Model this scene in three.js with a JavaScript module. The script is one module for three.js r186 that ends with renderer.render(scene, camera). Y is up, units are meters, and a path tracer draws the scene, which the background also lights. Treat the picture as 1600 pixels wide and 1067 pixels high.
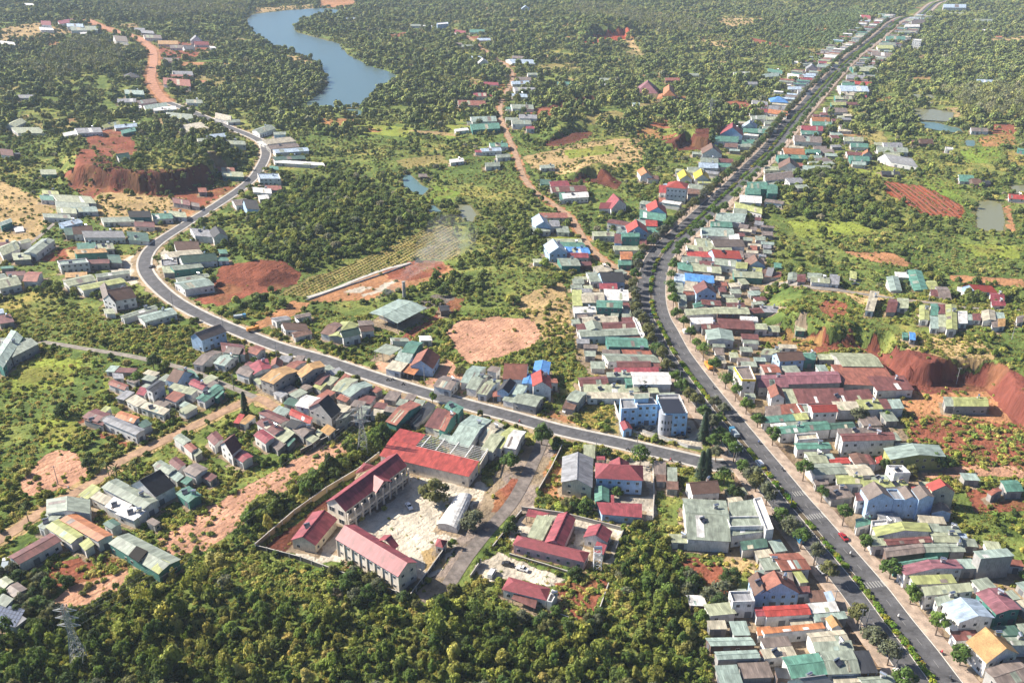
import * as THREE from 'three';
import { Sky } from 'three/addons/objects/Sky.js';
import { mergeGeometries } from 'three/addons/utils/BufferGeometryUtils.js';

// ---------- camera, sky, sun, exposure ----------
const scene = new THREE.Scene();
const FOCAL = 1400, CX = 800, CY = 533.5, PITCH = 26 * Math.PI / 180, ALT = 210;
const camera = new THREE.PerspectiveCamera(2 * Math.atan(CY / FOCAL) * 180 / Math.PI, 1.5, 1, 30000);
camera.position.set(0, ALT, 0); camera.rotation.x = -PITCH;
const SUN = new THREE.Vector3(-Math.cos(0.30) * Math.cos(0.64), Math.sin(0.64), -Math.sin(0.30) * Math.cos(0.64)).normalize();
const sky = new Sky(); sky.name = 'sky'; sky.scale.setScalar(20000);
Object.assign(sky.userData, { kind: 'structure' });
sky.material.uniforms.sunPosition.value.copy(SUN);
sky.material.uniforms.turbidity.value = 4; sky.material.uniforms.rayleigh.value = 0.9; sky.material.uniforms.mieCoefficient.value = 0.004;
scene.add(sky); scene.environmentIntensity = 0.115;
const sun = new THREE.DirectionalLight(new THREE.Color(1, 0.89, 0.74), 5); sun.name = 'sun';
sun.position.set(0, 0, -700).addScaledVector(SUN, 1500); sun.target.position.set(0, 0, -700); sun.castShadow = true;
Object.assign(sun.shadow.camera, { left: -1300, right: 1300, top: 1300, bottom: -1300, near: 1, far: 4000 }); sun.shadow.mapSize.set(4096, 4096);
scene.add(sun, sun.target);
const renderer = new THREE.WebGLRenderer(); renderer.toneMapping = THREE.LinearToneMapping; renderer.toneMappingExposure = 2.35;
renderer.shadowMap.enabled = true;
scene.fog = new THREE.FogExp2(new THREE.Color(0.66, 0.78, 0.93), 0.00008);

// ---------- helpers ----------
function rng(seed) { let a = seed >>> 0; return () => { a = (a + 0x6d2b79f5) | 0; let t = Math.imul(a ^ (a >>> 15), 1 | a); t = (t + Math.imul(t ^ (t >>> 7), 61 | t)) ^ t; return ((t ^ (t >>> 14)) >>> 0) / 4294967296; }; }
const R0 = rng(11);
const NT = new Float32Array(65536); for (let i = 0; i < 65536; i++) NT[i] = R0();
function vnoise(x, y) { const xi = Math.floor(x), yi = Math.floor(y), fx = x - xi, fy = y - yi, u = fx * fx * (3 - 2 * fx), v = fy * fy * (3 - 2 * fy), a = xi & 255, b = (xi + 1) & 255, c = (yi & 255) << 8, d = ((yi + 1) & 255) << 8; return (NT[a + c] * (1 - u) + NT[b + c] * u) * (1 - v) + (NT[a + d] * (1 - u) + NT[b + d] * u) * v; }
function fbm(x, y, n) { let s = 0, a = 0.5, t = 0; for (let i = 0; i < n; i++) { s += a * vnoise(x, y); t += a; a *= 0.5; x = x * 2.03 + 17.1; y = y * 2.03 + 5.7; } return s / t; }
const sst = (a, b, x) => { const t = Math.min(1, Math.max(0, (x - a) / (b - a))); return t * t * (3 - 2 * t); };
const lerp = (a, b, t) => a + (b - a) * t;
const CP = Math.cos(PITCH), SP = Math.sin(PITCH);
function ray(px, py) { const dx = (px - CX) / FOCAL, dy = -(py - CY) / FOCAL; return [dx, dy * CP - SP, -dy * SP - CP]; }
function flat(px, py, h = 0) { const d = ray(px, py), t = (ALT - h) / -d[1]; return [d[0] * t, d[2] * t]; }
const fpoly = (pts) => pts.map(([a, b]) => flat(a, b));
function project(x, y, z) { const yy = y - ALT, depth = -(z * CP + yy * SP); return [CX + FOCAL * x / depth, CY - FOCAL * (yy * CP - z * SP) / depth, depth]; }
function inPoly(P, x, z) { let c = false; for (let i = 0, j = P.length - 1; i < P.length; j = i++) { const [xi, zi] = P[i], [xj, zj] = P[j]; if ((zi > z) !== (zj > z) && x < (xj - xi) * (z - zi) / (zj - zi) + xi) c = !c; } return c; }
function distPoly(P, x, z) { let m = 1e18; for (let i = 0, j = P.length - 1; i < P.length; j = i++) { const ax = P[j][0], az = P[j][1], bx = P[i][0] - ax, bz = P[i][1] - az, t = Math.min(1, Math.max(0, ((x - ax) * bx + (z - az) * bz) / (bx * bx + bz * bz))), dx = x - ax - bx * t, dz = z - az - bz * t; m = Math.min(m, dx * dx + dz * dz); } return Math.sqrt(m); }
const bboxOf = (P, m) => [Math.min(...P.map((p) => p[0])) - m, Math.max(...P.map((p) => p[0])) + m, Math.min(...P.map((p) => p[1])) - m, Math.max(...P.map((p) => p[1])) + m];
const used = {};
function numbered(n) { const k = used[n] = (used[n] ?? -1) + 1; return k ? n + '_' + String(k).padStart(3, '0') : n; }
function tag(o, label, category, group, kind) { if (label) o.userData.label = label; if (category) o.userData.category = category; if (group) o.userData.group = group; if (kind) o.userData.kind = kind; return o; }
function thing(name, label, category, pos, group) { const g = new THREE.Group(); g.name = numbered(name); g.position.set(...pos); scene.add(g); return tag(g, label, category, group); }
function part(parent, name, geo, mat) { const m = new THREE.Mesh(geo, mat); m.name = parent === scene ? numbered(name) : name; m.castShadow = m.receiveShadow = true; parent.add(m); return m; }
function struct(name, geo, mat) { return tag(part(scene, name, geo, mat), null, null, null, 'structure'); }

// ---------- terrain ----------
const HILLS = [];
function hill(px, py, rx, rz, a) { const [x, z] = flat(px, py); HILLS.push([x, z, rx, rz, a]); }
hill(150, 225, 60, 60, 8); hill(930, 195, 95, 80, 9); hill(1640, 520, 60, 60, 5);
hill(940, 40, 170, 130, 8); hill(360, 420, 32, 26, 4); hill(430, 415, 22, 20, 4);
hill(560, 350, 80, 60, 6); hill(1290, 300, 60, 60, 8); hill(820, 440, 40, 40, 4);
const CLIFFS = []; // a cut face: ground behind the line stands H higher, k = steepness, easing back to the land over 'back' metres
function cliff(H, k, back, pts) { const L = fpoly(pts), far = back * 1.3, a = L[0], e = L.at(-1), dir = (p) => { const l = Math.hypot(p[0], p[1]); return [p[0] + p[0] / l * far, p[1] + p[1] / l * far]; }; const P = [...L, dir(e), ...L.slice(1, -1).reverse().map(dir), dir(a)]; CLIFFS.push({ H, k, back, L, P, b: bboxOf(P, 5) }); }
cliff(11, 3.2, 110, [[1180, 512], [1240, 520], [1290, 540], [1340, 545], [1378, 553], [1396, 578], [1412, 596], [1450, 604], [1486, 600], [1516, 599], [1546, 606], [1562, 634], [1600, 664], [1700, 706], [1800, 730]]);
cliff(16, 2.0, 120, [[88, 302], [108, 290], [140, 294], [172, 301], [212, 305], [258, 306], [300, 299], [330, 288], [346, 270], [384, 262]]);
cliff(9, 4, 70, [[1030, 238], [1060, 234], [1074, 222], [1084, 230], [1112, 233], [1119, 212], [1150, 205]]); cliff(9, 2, 40, [[870, 288], [886, 283], [930, 278], [954, 290], [972, 298]]);
cliff(6, 2, 50, [[838, 230], [852, 228], [900, 212], [922, 209], [934, 216]]); cliff(6, 2, 50, [[834, 178], [850, 172], [880, 173], [905, 165], [946, 155]]);
cliff(13, 3, 130, [[895, 68], [912, 64], [935, 58], [975, 55], [982, 60], [1000, 68]]);
function distLine(L, x, z) { let m = 1e18; for (let i = 1; i < L.length; i++) { const ax = L[i - 1][0], az = L[i - 1][1], bx = L[i][0] - ax, bz = L[i][1] - az, t = Math.min(1, Math.max(0, ((x - ax) * bx + (z - az) * bz) / (bx * bx + bz * bz))), dx = x - ax - bx * t, dz = z - az - bz * t; m = Math.min(m, dx * dx + dz * dz); } return Math.sqrt(m); }
const CUTS = [];
function cut(c, k, pts) { const P = fpoly(pts); CUTS.push({ c, k, P, b: bboxOf(P, 60 / Math.min(k, 1)) }); }
cut(0, 0.9, [[310, 468], [335, 448], [400, 447], [440, 440], [475, 432], [480, 460], [400, 480], [330, 500], [300, 480]]);
const LAKE = fpoly([[392, 22], [440, 16], [500, 12], [540, 16], [546, 19], [500, 24], [474, 32], [460, 40], [466, 50], [492, 57], [528, 67], [541, 84], [576, 102], [610, 112], [624, 122], [612, 132], [590, 141], [572, 158], [566, 168], [540, 171], [515, 172], [482, 165], [478, 160], [498, 147], [512, 132], [508, 122], [506, 110], [500, 100], [480, 88], [455, 80], [420, 68], [398, 55], [386, 40], [384, 30]]);
const POND_PX = [
  [[530, 170], [555, 171], [572, 175], [570, 181], [548, 180], [530, 175]],
  [[628, 275], [640, 272], [650, 280], [660, 290], [672, 295], [660, 305], [640, 300], [630, 290]],
  [[669, 322], [678, 321], [689, 330], [680, 336], [670, 330]],
  [[715, 320], [735, 321], [746, 336], [738, 347], [722, 342], [716, 330]],
  [[1531, 316], [1552, 313], [1566, 320], [1571, 345], [1568, 360], [1545, 362], [1528, 355], [1527, 335]],
  [[1421, 147], [1455, 148], [1462, 153], [1425, 156]],
  [[1424, 160], [1450, 158], [1462, 161], [1426, 165]],
  [[1425, 170], [1460, 171], [1491, 176], [1488, 190], [1440, 187], [1427, 181]],
  [[1432, 190], [1460, 191], [1480, 196], [1500, 200], [1505, 207], [1480, 206], [1440, 198]],
  [[1509, 219], [1524, 219], [1524, 228], [1511, 229]],
  [[1580, 290], [1610, 290], [1612, 302], [1585, 303]],
];
const BASINS = [], PONDS = [];
function rawHeight(x, z) {
  const d = Math.hypot(x, z), far = sst(620, 1500, d);
  let h = (fbm(x / 300 + 40, z / 300 + 12, 3) - 0.42) * 34 * far + (fbm(x / 60 + 3, z / 60, 2) - 0.5) * 1.6 * sst(430, 600, d);
  if (d > 2300) h += sst(2300, 3600, d) * 40 * fbm(x / 700, z / 700, 3);
  for (const [hx, hz, rx, rz, a] of HILLS) { const u = (x - hx) / rx, v = (z - hz) / rz, q = u * u + v * v; if (q < 9) h += a * Math.exp(-q * 1.1) * (0.85 + 0.3 * vnoise(x / 9, z / 9)); }
  for (const C of CLIFFS) { if (x < C.b[0] || x > C.b[1] || z < C.b[2] || z > C.b[3] || !inPoly(C.P, x, z)) continue; const e = distLine(C.L, x, z), ed = distLine([C.P[C.L.length - 1], C.P[C.L.length]], x, z), e0 = distLine([C.P[C.P.length - 1], C.P[0]], x, z), side = sst(0, 25, Math.min(ed, e0)), n = (vnoise(x / 3, z / 3) - 0.5) * 1.6 + (fbm(x / 7, z / 7, 4) - 0.5) * 9; h += side * Math.min(C.H * (0.93 + 0.14 * vnoise(x / 30, z / 30)) + 0.5 * vnoise(x / 4, z / 4), Math.max(0, (e + n * sst(0, 3, e)) * C.k)) * (1 - sst(C.back * 0.4, C.back, e)); }
  for (const C of CUTS) { if (x < C.b[0] || x > C.b[1] || z < C.b[2] || z > C.b[3]) continue; const ins = inPoly(C.P, x, z); const dd = ins ? 0 : distPoly(C.P, x, z); const lim = C.c + C.k * Math.max(0, dd + (vnoise(x / 5, z / 5) - 0.5) * 5) ; if (h > lim) h = lim; }
  for (const C of BASINS) { if (x < C.b[0] || x > C.b[1] || z < C.b[2] || z > C.b[3]) continue; const ins = inPoly(C.P, x, z), dd = distPoly(C.P, x, z); if (C.lake) { h = Math.min(h, Math.max(-2.2, (ins ? -Math.min(8, dd) : dd) * 0.16)); if (!ins && h < 0) h = 0; } else h = ins ? C.L - Math.min(1.2, dd * 0.5) : lerp(C.L, h, sst(1, 26, dd)); }
  return h;
}
BASINS.push({ P: LAKE, lake: true, b: bboxOf(LAKE, 190) });
for (const px of POND_PX) { const mx = px.reduce((a, p) => a + p[0], 0) / px.length, my = px.reduce((a, p) => a + p[1], 0) / px.length; let L = 0; for (let k = 0; k < 6; k++) L = rawHeight(...flat(mx, my, L)); const P = px.map(([u, v]) => flat(u, v, L - 0.3)); P.level = L; PONDS.push(P); }
for (const P of PONDS) BASINS.push({ P, L: P.level, b: bboxOf(P, 27) });
const axis = (...segs) => { const a = []; for (const [s, e, d] of segs) { const n = Math.round(Math.abs(e - s) / d); for (let i = 0; i < n; i++) a.push(s + (e - s) * i / n); } a.push(segs.at(-1)[1]); return a; };
const XS = axis([-9000, -3000, 1500], [-3000, -1600, 100], [-1600, -560, 16], [-560, -300, 4], [-300, 300, 1.6], [300, 560, 4], [560, 1600, 16], [1600, 3000, 100], [3000, 9000, 1500]);
const ZS = axis([3000, 300, 300], [300, -150, 30], [-150, -470, 1.6], [-470, -900, 2.6], [-900, -3000, 12], [-3000, -12000, 600]);
const NX = XS.length, NZ = ZS.length, HT = new Float32Array(NX * NZ);
for (let j = 0; j < NZ; j++) for (let i = 0; i < NX; i++) HT[j * NX + i] = rawHeight(XS[i], ZS[j]);
const locate = (A, v, asc) => { let lo = 0, hi = A.length - 2; while (lo < hi) { const m = (lo + hi + 1) >> 1; if (asc ? A[m] <= v : A[m] >= v) lo = m; else hi = m - 1; } return lo; };
function terr(x, z) { const i = locate(XS, x, true), j = locate(ZS, z, false), u = (x - XS[i]) / (XS[i + 1] - XS[i]), v = (z - ZS[j]) / (ZS[j + 1] - ZS[j]), a = HT[j * NX + i], b = HT[j * NX + i + 1], c = HT[(j + 1) * NX + i], d = HT[(j + 1) * NX + i + 1]; return u + v <= 1 ? a + (b - a) * u + (c - a) * v : d + (c - d) * (1 - u) + (b - d) * (1 - v); }
function at(px, py, h = 0) { // the point of the land (raised by h) seen at a pixel of the photograph
  const d = ray(px, py); let t0 = (ALT - 60) / -d[1], t = t0; const step = Math.max(1.5, t0 * 0.004);
  for (let k = 0; k < 4000; k++) { const y = ALT + d[1] * t; if (y <= terr(d[0] * t, d[2] * t) + h) break; t += step; }
  let a = t - step, b = t; for (let k = 0; k < 14; k++) { const m = (a + b) / 2; if (ALT + d[1] * m <= terr(d[0] * m, d[2] * m) + h) b = m; else a = m; }
  return new THREE.Vector3(d[0] * b, ALT + d[1] * b, d[2] * b);
}
const wpoly = (pts) => pts.map(([a, b]) => { const p = at(a, b); return [p.x, p.z]; });
// ---------- land cover, drawn in world space (metres) ----------
const BLOCKS = [
  { x0: -300, x1: 300, z0: -470, z1: -150, w: 2048, h: 1092 },
  { x0: -560, x1: 560, z0: -900, z1: -470, w: 2048, h: 786 },
  { x0: -1600, x1: 1600, z0: -3000, z1: -900, w: 2048, h: 1344 },
];
for (const b of BLOCKS) {
  b.col = document.createElement('canvas'); b.col.width = b.w; b.col.height = b.h; b.c = b.col.getContext('2d');
  b.veg = document.createElement('canvas'); b.veg.width = b.w >> 1; b.veg.height = b.h >> 1; b.v = b.veg.getContext('2d');
  b.c.fillStyle = '#000'; b.c.fillRect(0, 0, b.w, b.h); b.v.fillStyle = 'rgb(110,150,0)'; b.v.fillRect(0, 0, b.w, b.h);
}
function path2(ctx, b, s, P, close) { ctx.beginPath(); P.forEach(([x, z], i) => ctx[i ? 'lineTo' : 'moveTo']((x - b.x0) / (b.x1 - b.x0) * b.w * s, (z - b.z0) / (b.z1 - b.z0) * b.h * s)); if (close) ctx.closePath(); }
function soil(css, P) { for (const b of BLOCKS) { path2(b.c, b, 1, P, true); b.c.fillStyle = css; b.c.fill(); } }
function veg(t, s, P, kind = 0) { for (const b of BLOCKS) { path2(b.v, b, 0.5, P, true); b.v.fillStyle = `rgb(${Math.round(t * 255)},${Math.round(s * 255)},${kind})`; b.v.fill(); } }
function vegLine(P, width) { for (const b of BLOCKS) { path2(b.v, b, 0.5, P, false); b.v.strokeStyle = 'rgb(0,0,0)'; b.v.lineJoin = 'round'; b.v.lineWidth = width * b.w * 0.5 / (b.x1 - b.x0); b.v.stroke(); } }
const C_PINK = '#b28870', C_RED = '#85513f', C_DRED_SHADE = '#5e382d', C_ORANGE = '#a47856', C_TAN = '#a99168', C_CONC = '#a79f92', C_PALE = '#bdb4a4', C_DRY = '#8f8047', C_GRASS = '#6e8236', C_FIELD = '#8b8150', C_ROAD = '#93867c';  // the darkest red carries shade on cut faces, and plain dark dirt elsewhere
const S = (css, ...p) => soil(css, wpoly(p));                       // bare earth, concrete or field, seen at these pixels
const SV = (css, t, s, ...p) => { const P = wpoly(p); soil(css, P); veg(t, s, P); };
const V = (t, s, ...p) => veg(t, s, wpoly(p));
const VK = (kind, t, s, ...p) => veg(t, s, wpoly(p), kind);
// woods (kinds: 1 dark wood, 2 grey-brown leafless, 3 plantation, 4 yellow scrub)
VK(1, 0.95, 0.7, [-80, 1075], [-80, 985], [60, 985], [150, 930], [230, 905], [300, 895], [380, 890], [430, 905], [520, 930], [600, 952], [655, 965], [700, 955], [745, 938], [790, 965], [870, 1000], [940, 990], [985, 900], [1000, 850], [1035, 840], [1055, 880], [1075, 960], [1110, 1030], [1120, 1075]);
VK(4, 0.25, 0.95, [820, 800], [880, 795], [960, 815], [1000, 830], [1030, 900], [1040, 960], [985, 1000], [940, 985], [960, 920], [930, 860]);
VK(1, 1, 0.6, [935, 815], [1000, 825], [1035, 840], [1058, 900], [1085, 980], [1110, 1040], [1060, 1060], [1000, 980], [965, 900]);
VK(4, 0.35, 1, [395, 860], [400, 880], [520, 905], [560, 925], [500, 940], [420, 935], [330, 920], [300, 890]);
VK(1, 0.8, 0.9, [350, 830], [440, 780], [520, 720], [590, 680], [640, 670], [590, 702], [552, 728], [495, 772], [436, 812], [395, 846]);
VK(1, 1, 0.6, [392, 350], [420, 310], [470, 290], [560, 275], [650, 320], [700, 345], [640, 362], [600, 375], [540, 405], [470, 425], [410, 405]);
VK(1, 0.95, 0.5, [225, 198], [290, 200], [335, 225], [390, 235], [370, 270], [330, 262], [280, 240], [230, 235]);
VK(1, 0.9, 0.5, [1200, 330], [1225, 290], [1270, 260], [1330, 290], [1400, 335], [1390, 350], [1320, 355], [1260, 350]);
VK(1, 0.9, 0.6, [1050, 232], [1075, 180], [1120, 165], [1140, 205], [1112, 232]);
VK(1, 0.85, 0.5, [300, 110], [400, 100], [470, 120], [510, 125], [500, 150], [470, 165], [400, 160], [330, 150], [290, 135]);
VK(1, 0.85, 0.4, [580, 150], [640, 120], [720, 110], [790, 112], [770, 145], [720, 158], [650, 165], [580, 165]);
VK(1, 0.9, 0.4, [1330, 150], [1380, 150], [1420, 175], [1430, 205], [1380, 200], [1340, 185]);
VK(1, 0.9, 0.4, [1440, 40], [1560, 60], [1600, 90], [1600, 170], [1500, 150], [1460, 130], [1440, 90]);
VK(2, 0.9, 0.3, [1040, 20], [1110, 40], [1115, 52], [1010, 45], [880, 22], [900, 5]);
VK(2, 0.8, 0.3, [180, 0], [390, 0], [385, 25], [250, 30], [190, 18]);
VK(2, 0.7, 0.4, [20, 110], [120, 60], [200, 75], [180, 110], [80, 130]);
VK(2, 0.8, 0.3, [1470, 140], [1600, 135], [1600, 185], [1500, 180]);
VK(3, 0.9, 0.2, [1200, 95], [1220, 45], [1320, 15], [1390, 20], [1320, 70], [1250, 90]);
VK(4, 0.04, 0.34, [-40, 780], [-40, 560], [60, 590], [160, 560], [260, 580], [180, 590], [130, 640], [120, 680], [60, 740]);
VK(4, 0.1, 0.55, [0, 470], [60, 470], [180, 500], [270, 510], [300, 530], [280, 570], [130, 540], [60, 530], [-20, 520]);
VK(4, 0.25, 0.9, [1290, 360], [1400, 355], [1520, 375], [1600, 380], [1600, 430], [1480, 425], [1400, 390], [1280, 400]);
VK(5, 0.75, 0.6, [730, 330], [800, 330], [860, 360], [880, 400], [890, 430], [840, 440], [780, 440], [730, 400]); VK(1, 0.7, 0.8, [655, 450], [700, 425], [760, 450], [745, 485], [700, 458]); VK(4, 0.25, 0.9, [760, 440], [800, 380], [890, 420], [900, 470], [850, 500], [760, 470]);
VK(4, 0.15, 0.8, [690, 275], [800, 265], [830, 300], [770, 320], [700, 310]);
VK(4, 0.1, 0.7, [-10, 280], [100, 330], [60, 380], [-10, 400]);
// bare ground and fields
SV(C_PINK, 0, 0.02, [697, 520], [713, 502], [770, 494], [826, 496], [847, 512], [838, 538], [800, 553], [748, 568], [722, 566], [712, 545]);
SV(C_ORANGE, 0, 0.08, [480, 470], [520, 452], [575, 430], [640, 410], [690, 408], [712, 420], [690, 432], [630, 452], [580, 468], [520, 472]);
SV(C_RED, 0, 0.08, [595, 424], [645, 408], [690, 408], [700, 422], [650, 438], [610, 436]);
S(C_PALE, [540, 456], [570, 446], [578, 449], [560, 458], [545, 460]); S(C_PALE, [565, 462], [610, 438], [620, 440], [580, 462]);
SV(C_ORANGE, 0, 0.05, [388, 512], [420, 492], [462, 470], [485, 472], [470, 488], [430, 505], [400, 516]);
SV(C_RED, 0, 0.1, [620, 530], [680, 490], [700, 462], [725, 468], [715, 485], [680, 505], [640, 535]);
S('#6f6760', [652, 472], [675, 462], [705, 462], [708, 470], [685, 480], [665, 482]);
SV(C_FIELD, 0, 0.12, [430, 462], [480, 436], [550, 412], [610, 385], [640, 368], [700, 350], [720, 380], [712, 405], [650, 405], [600, 420], [540, 440], [480, 462]);
SV(C_RED, 0, 0.06, [300, 470], [330, 450], [345, 418], [395, 408], [440, 407], [470, 425], [462, 445], [440, 452], [400, 460], [340, 478]);
SV(C_DRED_SHADE, 0, 0.05, [400, 440], [425, 422], [470, 428], [455, 448], [420, 455]);
SV(C_RED, 0.02, 0.1, [92, 275], [112, 262], [135, 275], [170, 292], [330, 296], [380, 285], [365, 305], [300, 330], [200, 320], [140, 315]);
SV(C_DRED_SHADE, 0.22, 0.4, [128, 285], [140, 250], [158, 240], [175, 258], [215, 266], [250, 264], [300, 266], [335, 274], [338, 292], [260, 306], [200, 300]);  // quarry face: its shade is put into a darker soil colour
SV(C_TAN, 0.05, 0.5, [160, 300], [290, 310], [300, 350], [220, 370], [160, 350], [120, 330]);
SV(C_RED, 0, 0.05, [132, 215], [165, 200], [200, 207], [225, 240], [180, 248], [150, 238]);
SV(C_RED, 0, 0.05, [115, 265], [135, 232], [150, 240], [145, 258], [130, 278]);
SV('#9a4a34', 0, 0, [908, 66], [930, 54], [972, 46], [985, 44], [993, 52], [975, 63], [930, 69]);
SV(C_TAN, 0, 0.2, [970, 60], [990, 62], [1015, 90], [1005, 92]);
SV(C_TAN, 0, 0.2, [1115, 28], [1190, 28], [1197, 34], [1150, 42], [1125, 38]);
SV(C_RED, 0, 0, [1172, 58], [1215, 68], [1270, 78], [1300, 83], [1290, 86], [1230, 76], [1180, 66]);
SV(C_TAN, 0.05, 0.3, [1095, 60], [1130, 68], [1165, 75], [1140, 82], [1105, 70]);
SV(C_RED, 0, 0.1, [1135, 158], [1165, 155], [1180, 170], [1140, 168]);
SV(C_RED, 0.05, 0.3, [1010, 195], [1040, 185], [1062, 205], [1050, 218], [1015, 210]);
SV(C_DRED_SHADE, 0, 0.05, [838, 168], [880, 158], [945, 150], [948, 156], [900, 166], [870, 180], [840, 178]);
SV(C_DRED_SHADE, 0, 0.03, [850, 222], [900, 206], [925, 205], [922, 215], [880, 228], [852, 228]);
SV(C_DRED_SHADE, 0, 0.03, [1030, 222], [1060, 212], [1080, 200], [1110, 200], [1110, 232], [1060, 236]);
SV(C_TAN, 0.1, 0.5, [815, 245], [900, 225], [1000, 215], [1010, 250], [900, 270], [830, 262]);
SV(C_DRED_SHADE, 0, 0.03, [885, 285], [905, 272], [950, 268], [975, 285], [965, 296], [930, 285]);  // dark shading of the small cut, painted into the soil
SV(C_RED, 0.02, 0.15, [1278, 476], [1300, 468], [1322, 472], [1326, 490], [1300, 500]); SV(C_RED, 0, 0.08, [1252, 520], [1275, 515], [1300, 535], [1330, 520], [1372, 530], [1374, 550], [1330, 545], [1262, 553]);
SV('#74443a', 0, 0.03, [1370, 535], [1408, 550], [1482, 565], [1552, 570], [1605, 590], [1640, 640], [1640, 700], [1600, 680], [1560, 640], [1540, 612], [1450, 614], [1412, 605], [1392, 580], [1300, 556]);  // cliff face soil darkened to carry the shade on it
SV(C_ORANGE, 0, 0.06, [1380, 590], [1412, 605], [1450, 614], [1545, 612], [1565, 640], [1590, 668], [1500, 650], [1430, 655], [1400, 625]);
SV(C_RED, 0.03, 0.5, [1420, 650], [1600, 660], [1620, 740], [1440, 720], [1420, 690]);
SV(C_PINK, 0, 0.1, [1430, 735], [1520, 728], [1600, 730], [1600, 748], [1520, 745], [1450, 748]);
SV(C_RED, 0.02, 0.3, [1510, 760], [1600, 775], [1620, 800], [1520, 800]);
SV(C_TAN, 0.08, 0.5, [1400, 525], [1500, 525], [1560, 545], [1550, 565], [1480, 560], [1420, 545]);
SV('#8a4a30', 0, 0.02, [1380, 282], [1400, 285], [1440, 290], [1507, 322], [1503, 342], [1445, 336], [1420, 318], [1385, 300]);
SV(C_GRASS, 0, 0.4, [1440, 272], [1470, 278], [1505, 290], [1505, 320], [1445, 292]);
SV(C_ORANGE, 0, 0, [1570, 322], [1580, 320], [1586, 345], [1588, 362], [1570, 362], [1572, 345]);
SV(C_ORANGE, 0.02, 0.3, [1320, 393], [1395, 395], [1425, 410], [1420, 418], [1350, 405]);
SV(C_ORANGE, 0, 0.2, [1485, 430], [1600, 436], [1600, 450], [1490, 440]);
SV(C_TAN, 0, 0.2, [1318, 455], [1360, 455], [1390, 465], [1370, 478], [1340, 475]);
SV(C_DRY, 0.03, 0.4, [1570, 235], [1610, 235], [1610, 260], [1580, 258]); SV(C_TAN, 0, 0.3, [1540, 60], [1605, 55], [1605, 70], [1545, 68]); SV(C_RED, 0, 0.2, [1545, 195], [1590, 192], [1590, 210], [1550, 210]);
SV(C_TAN, 0, 0.2, [1575, 85], [1610, 78], [1610, 92]); SV(C_ORANGE, 0, 0.3, [1300, 100], [1240, 115], [1250, 125], [1310, 108]);
SV(C_GRASS, 0.02, 0.5, [1500, 235], [1560, 225], [1570, 255], [1510, 255]);
SV(C_TAN, 0.03, 0.3, [870, 118], [920, 122], [920, 128], [862, 130]); SV(C_RED, 0, 0.1, [820, 172], [860, 168], [870, 182], [820, 180]);
SV(C_ORANGE, 0, 0, [500, 0], [560, 0], [548, 12], [500, 12]); SV(C_TAN, 0, 0.3, [400, 12], [490, 6], [490, 14], [400, 20]);
SV(C_RED, 0, 0.05, [725, 58], [760, 55], [770, 66], [745, 70]);
SV(C_TAN, 0, 0.3, [0, 45], [60, 35], [110, 50], [50, 62], [0, 65]); SV(C_GRASS, 0.02, 0.4, [-5, 110], [60, 75], [115, 52], [110, 62], [50, 90], [0, 118]); SV(C_ORANGE, 0, 0.1, [245, 96], [320, 97], [405, 102], [405, 106], [320, 103], [250, 102]); SV(C_RED, 0, 0.1, [245, 60], [330, 70], [310, 90], [250, 92]);
SV(C_TAN, 0.02, 0.3, [432, 86], [480, 90], [495, 105], [470, 102]); SV(C_RED, 0.02, 0.2, [600, 55], [660, 45], [662, 50], [610, 60]);
SV(C_GRASS, 0.02, 0.5, [655, 295], [680, 290], [720, 300], [710, 315], [665, 320]); SV(C_GRASS, 0, 0.5, [665, 205], [760, 200], [790, 206], [700, 216]);
for (const p of [[[420, 175], [470, 170], [480, 180], [430, 186]], [[560, 190], [650, 200], [640, 215], [570, 210]], [[480, 330], [470, 330], [472, 332]], [[1230, 345], [1330, 345], [1380, 365], [1250, 372]], [[1320, 255], [1400, 262], [1420, 280], [1340, 275]], [[850, 350], [905, 360], [900, 380], [850, 375]], [[0, 545], [60, 560], [130, 560], [110, 600], [20, 620]], [[180, 580], [250, 590], [200, 610], [150, 615]], [[1120, 520], [1190, 515], [1240, 530], [1160, 542]], [[690, 195], [780, 190], [782, 200], [700, 205]], [[100, 330], [60, 300], [20, 330], [60, 350]], [[1500, 380], [1600, 385], [1600, 405], [1520, 400]], [[880, 235], [960, 225], [960, 238], [890, 248]], [[60, 660], [120, 650], [130, 690], [60, 700]]]) SV('#7f8a3c', 0.02, 0.25, ...p);
for (const p of [[[905, 180], [960, 172], [1000, 182], [930, 195]], [[290, 120], [400, 118], [420, 128], [300, 132]], [[840, 100], [900, 96], [910, 106], [845, 110]], [[1320, 210], [1380, 205], [1390, 225], [1330, 228]], [[620, 250], [690, 240], [700, 255], [630, 265]]]) SV(C_FIELD, 0.03, 0.5, ...p);
{ const rq = rng(515), cols = [C_FIELD, '#8a7f58', '#7f8a4a', '#9b8560', '#8f7350', '#76803f', '#a0764f']; // distant plots and clearings
  for (let k = 0; k < 120; k++) { const px = 1600 * rq(), py = 10 + 230 * rq() * (0.5 + 0.5 * rq()), w = 18 + 44 * rq() * (0.4 + py / 300), hh = 2 + 0.06 * py * rq() + 1.5, sk = (rq() - 0.5) * w; if (px > 370 && px < 640 && py < 175) continue; SV(cols[Math.floor(rq() * cols.length)], 0.05, 0.2 + 0.4 * rq(), [px - w / 2, py], [px + w / 2, py - hh * (rq() - 0.3)], [px + w / 2 + sk, py + hh], [px - w / 2 + sk, py + hh * (0.6 + 0.6 * rq())]); } }
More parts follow.
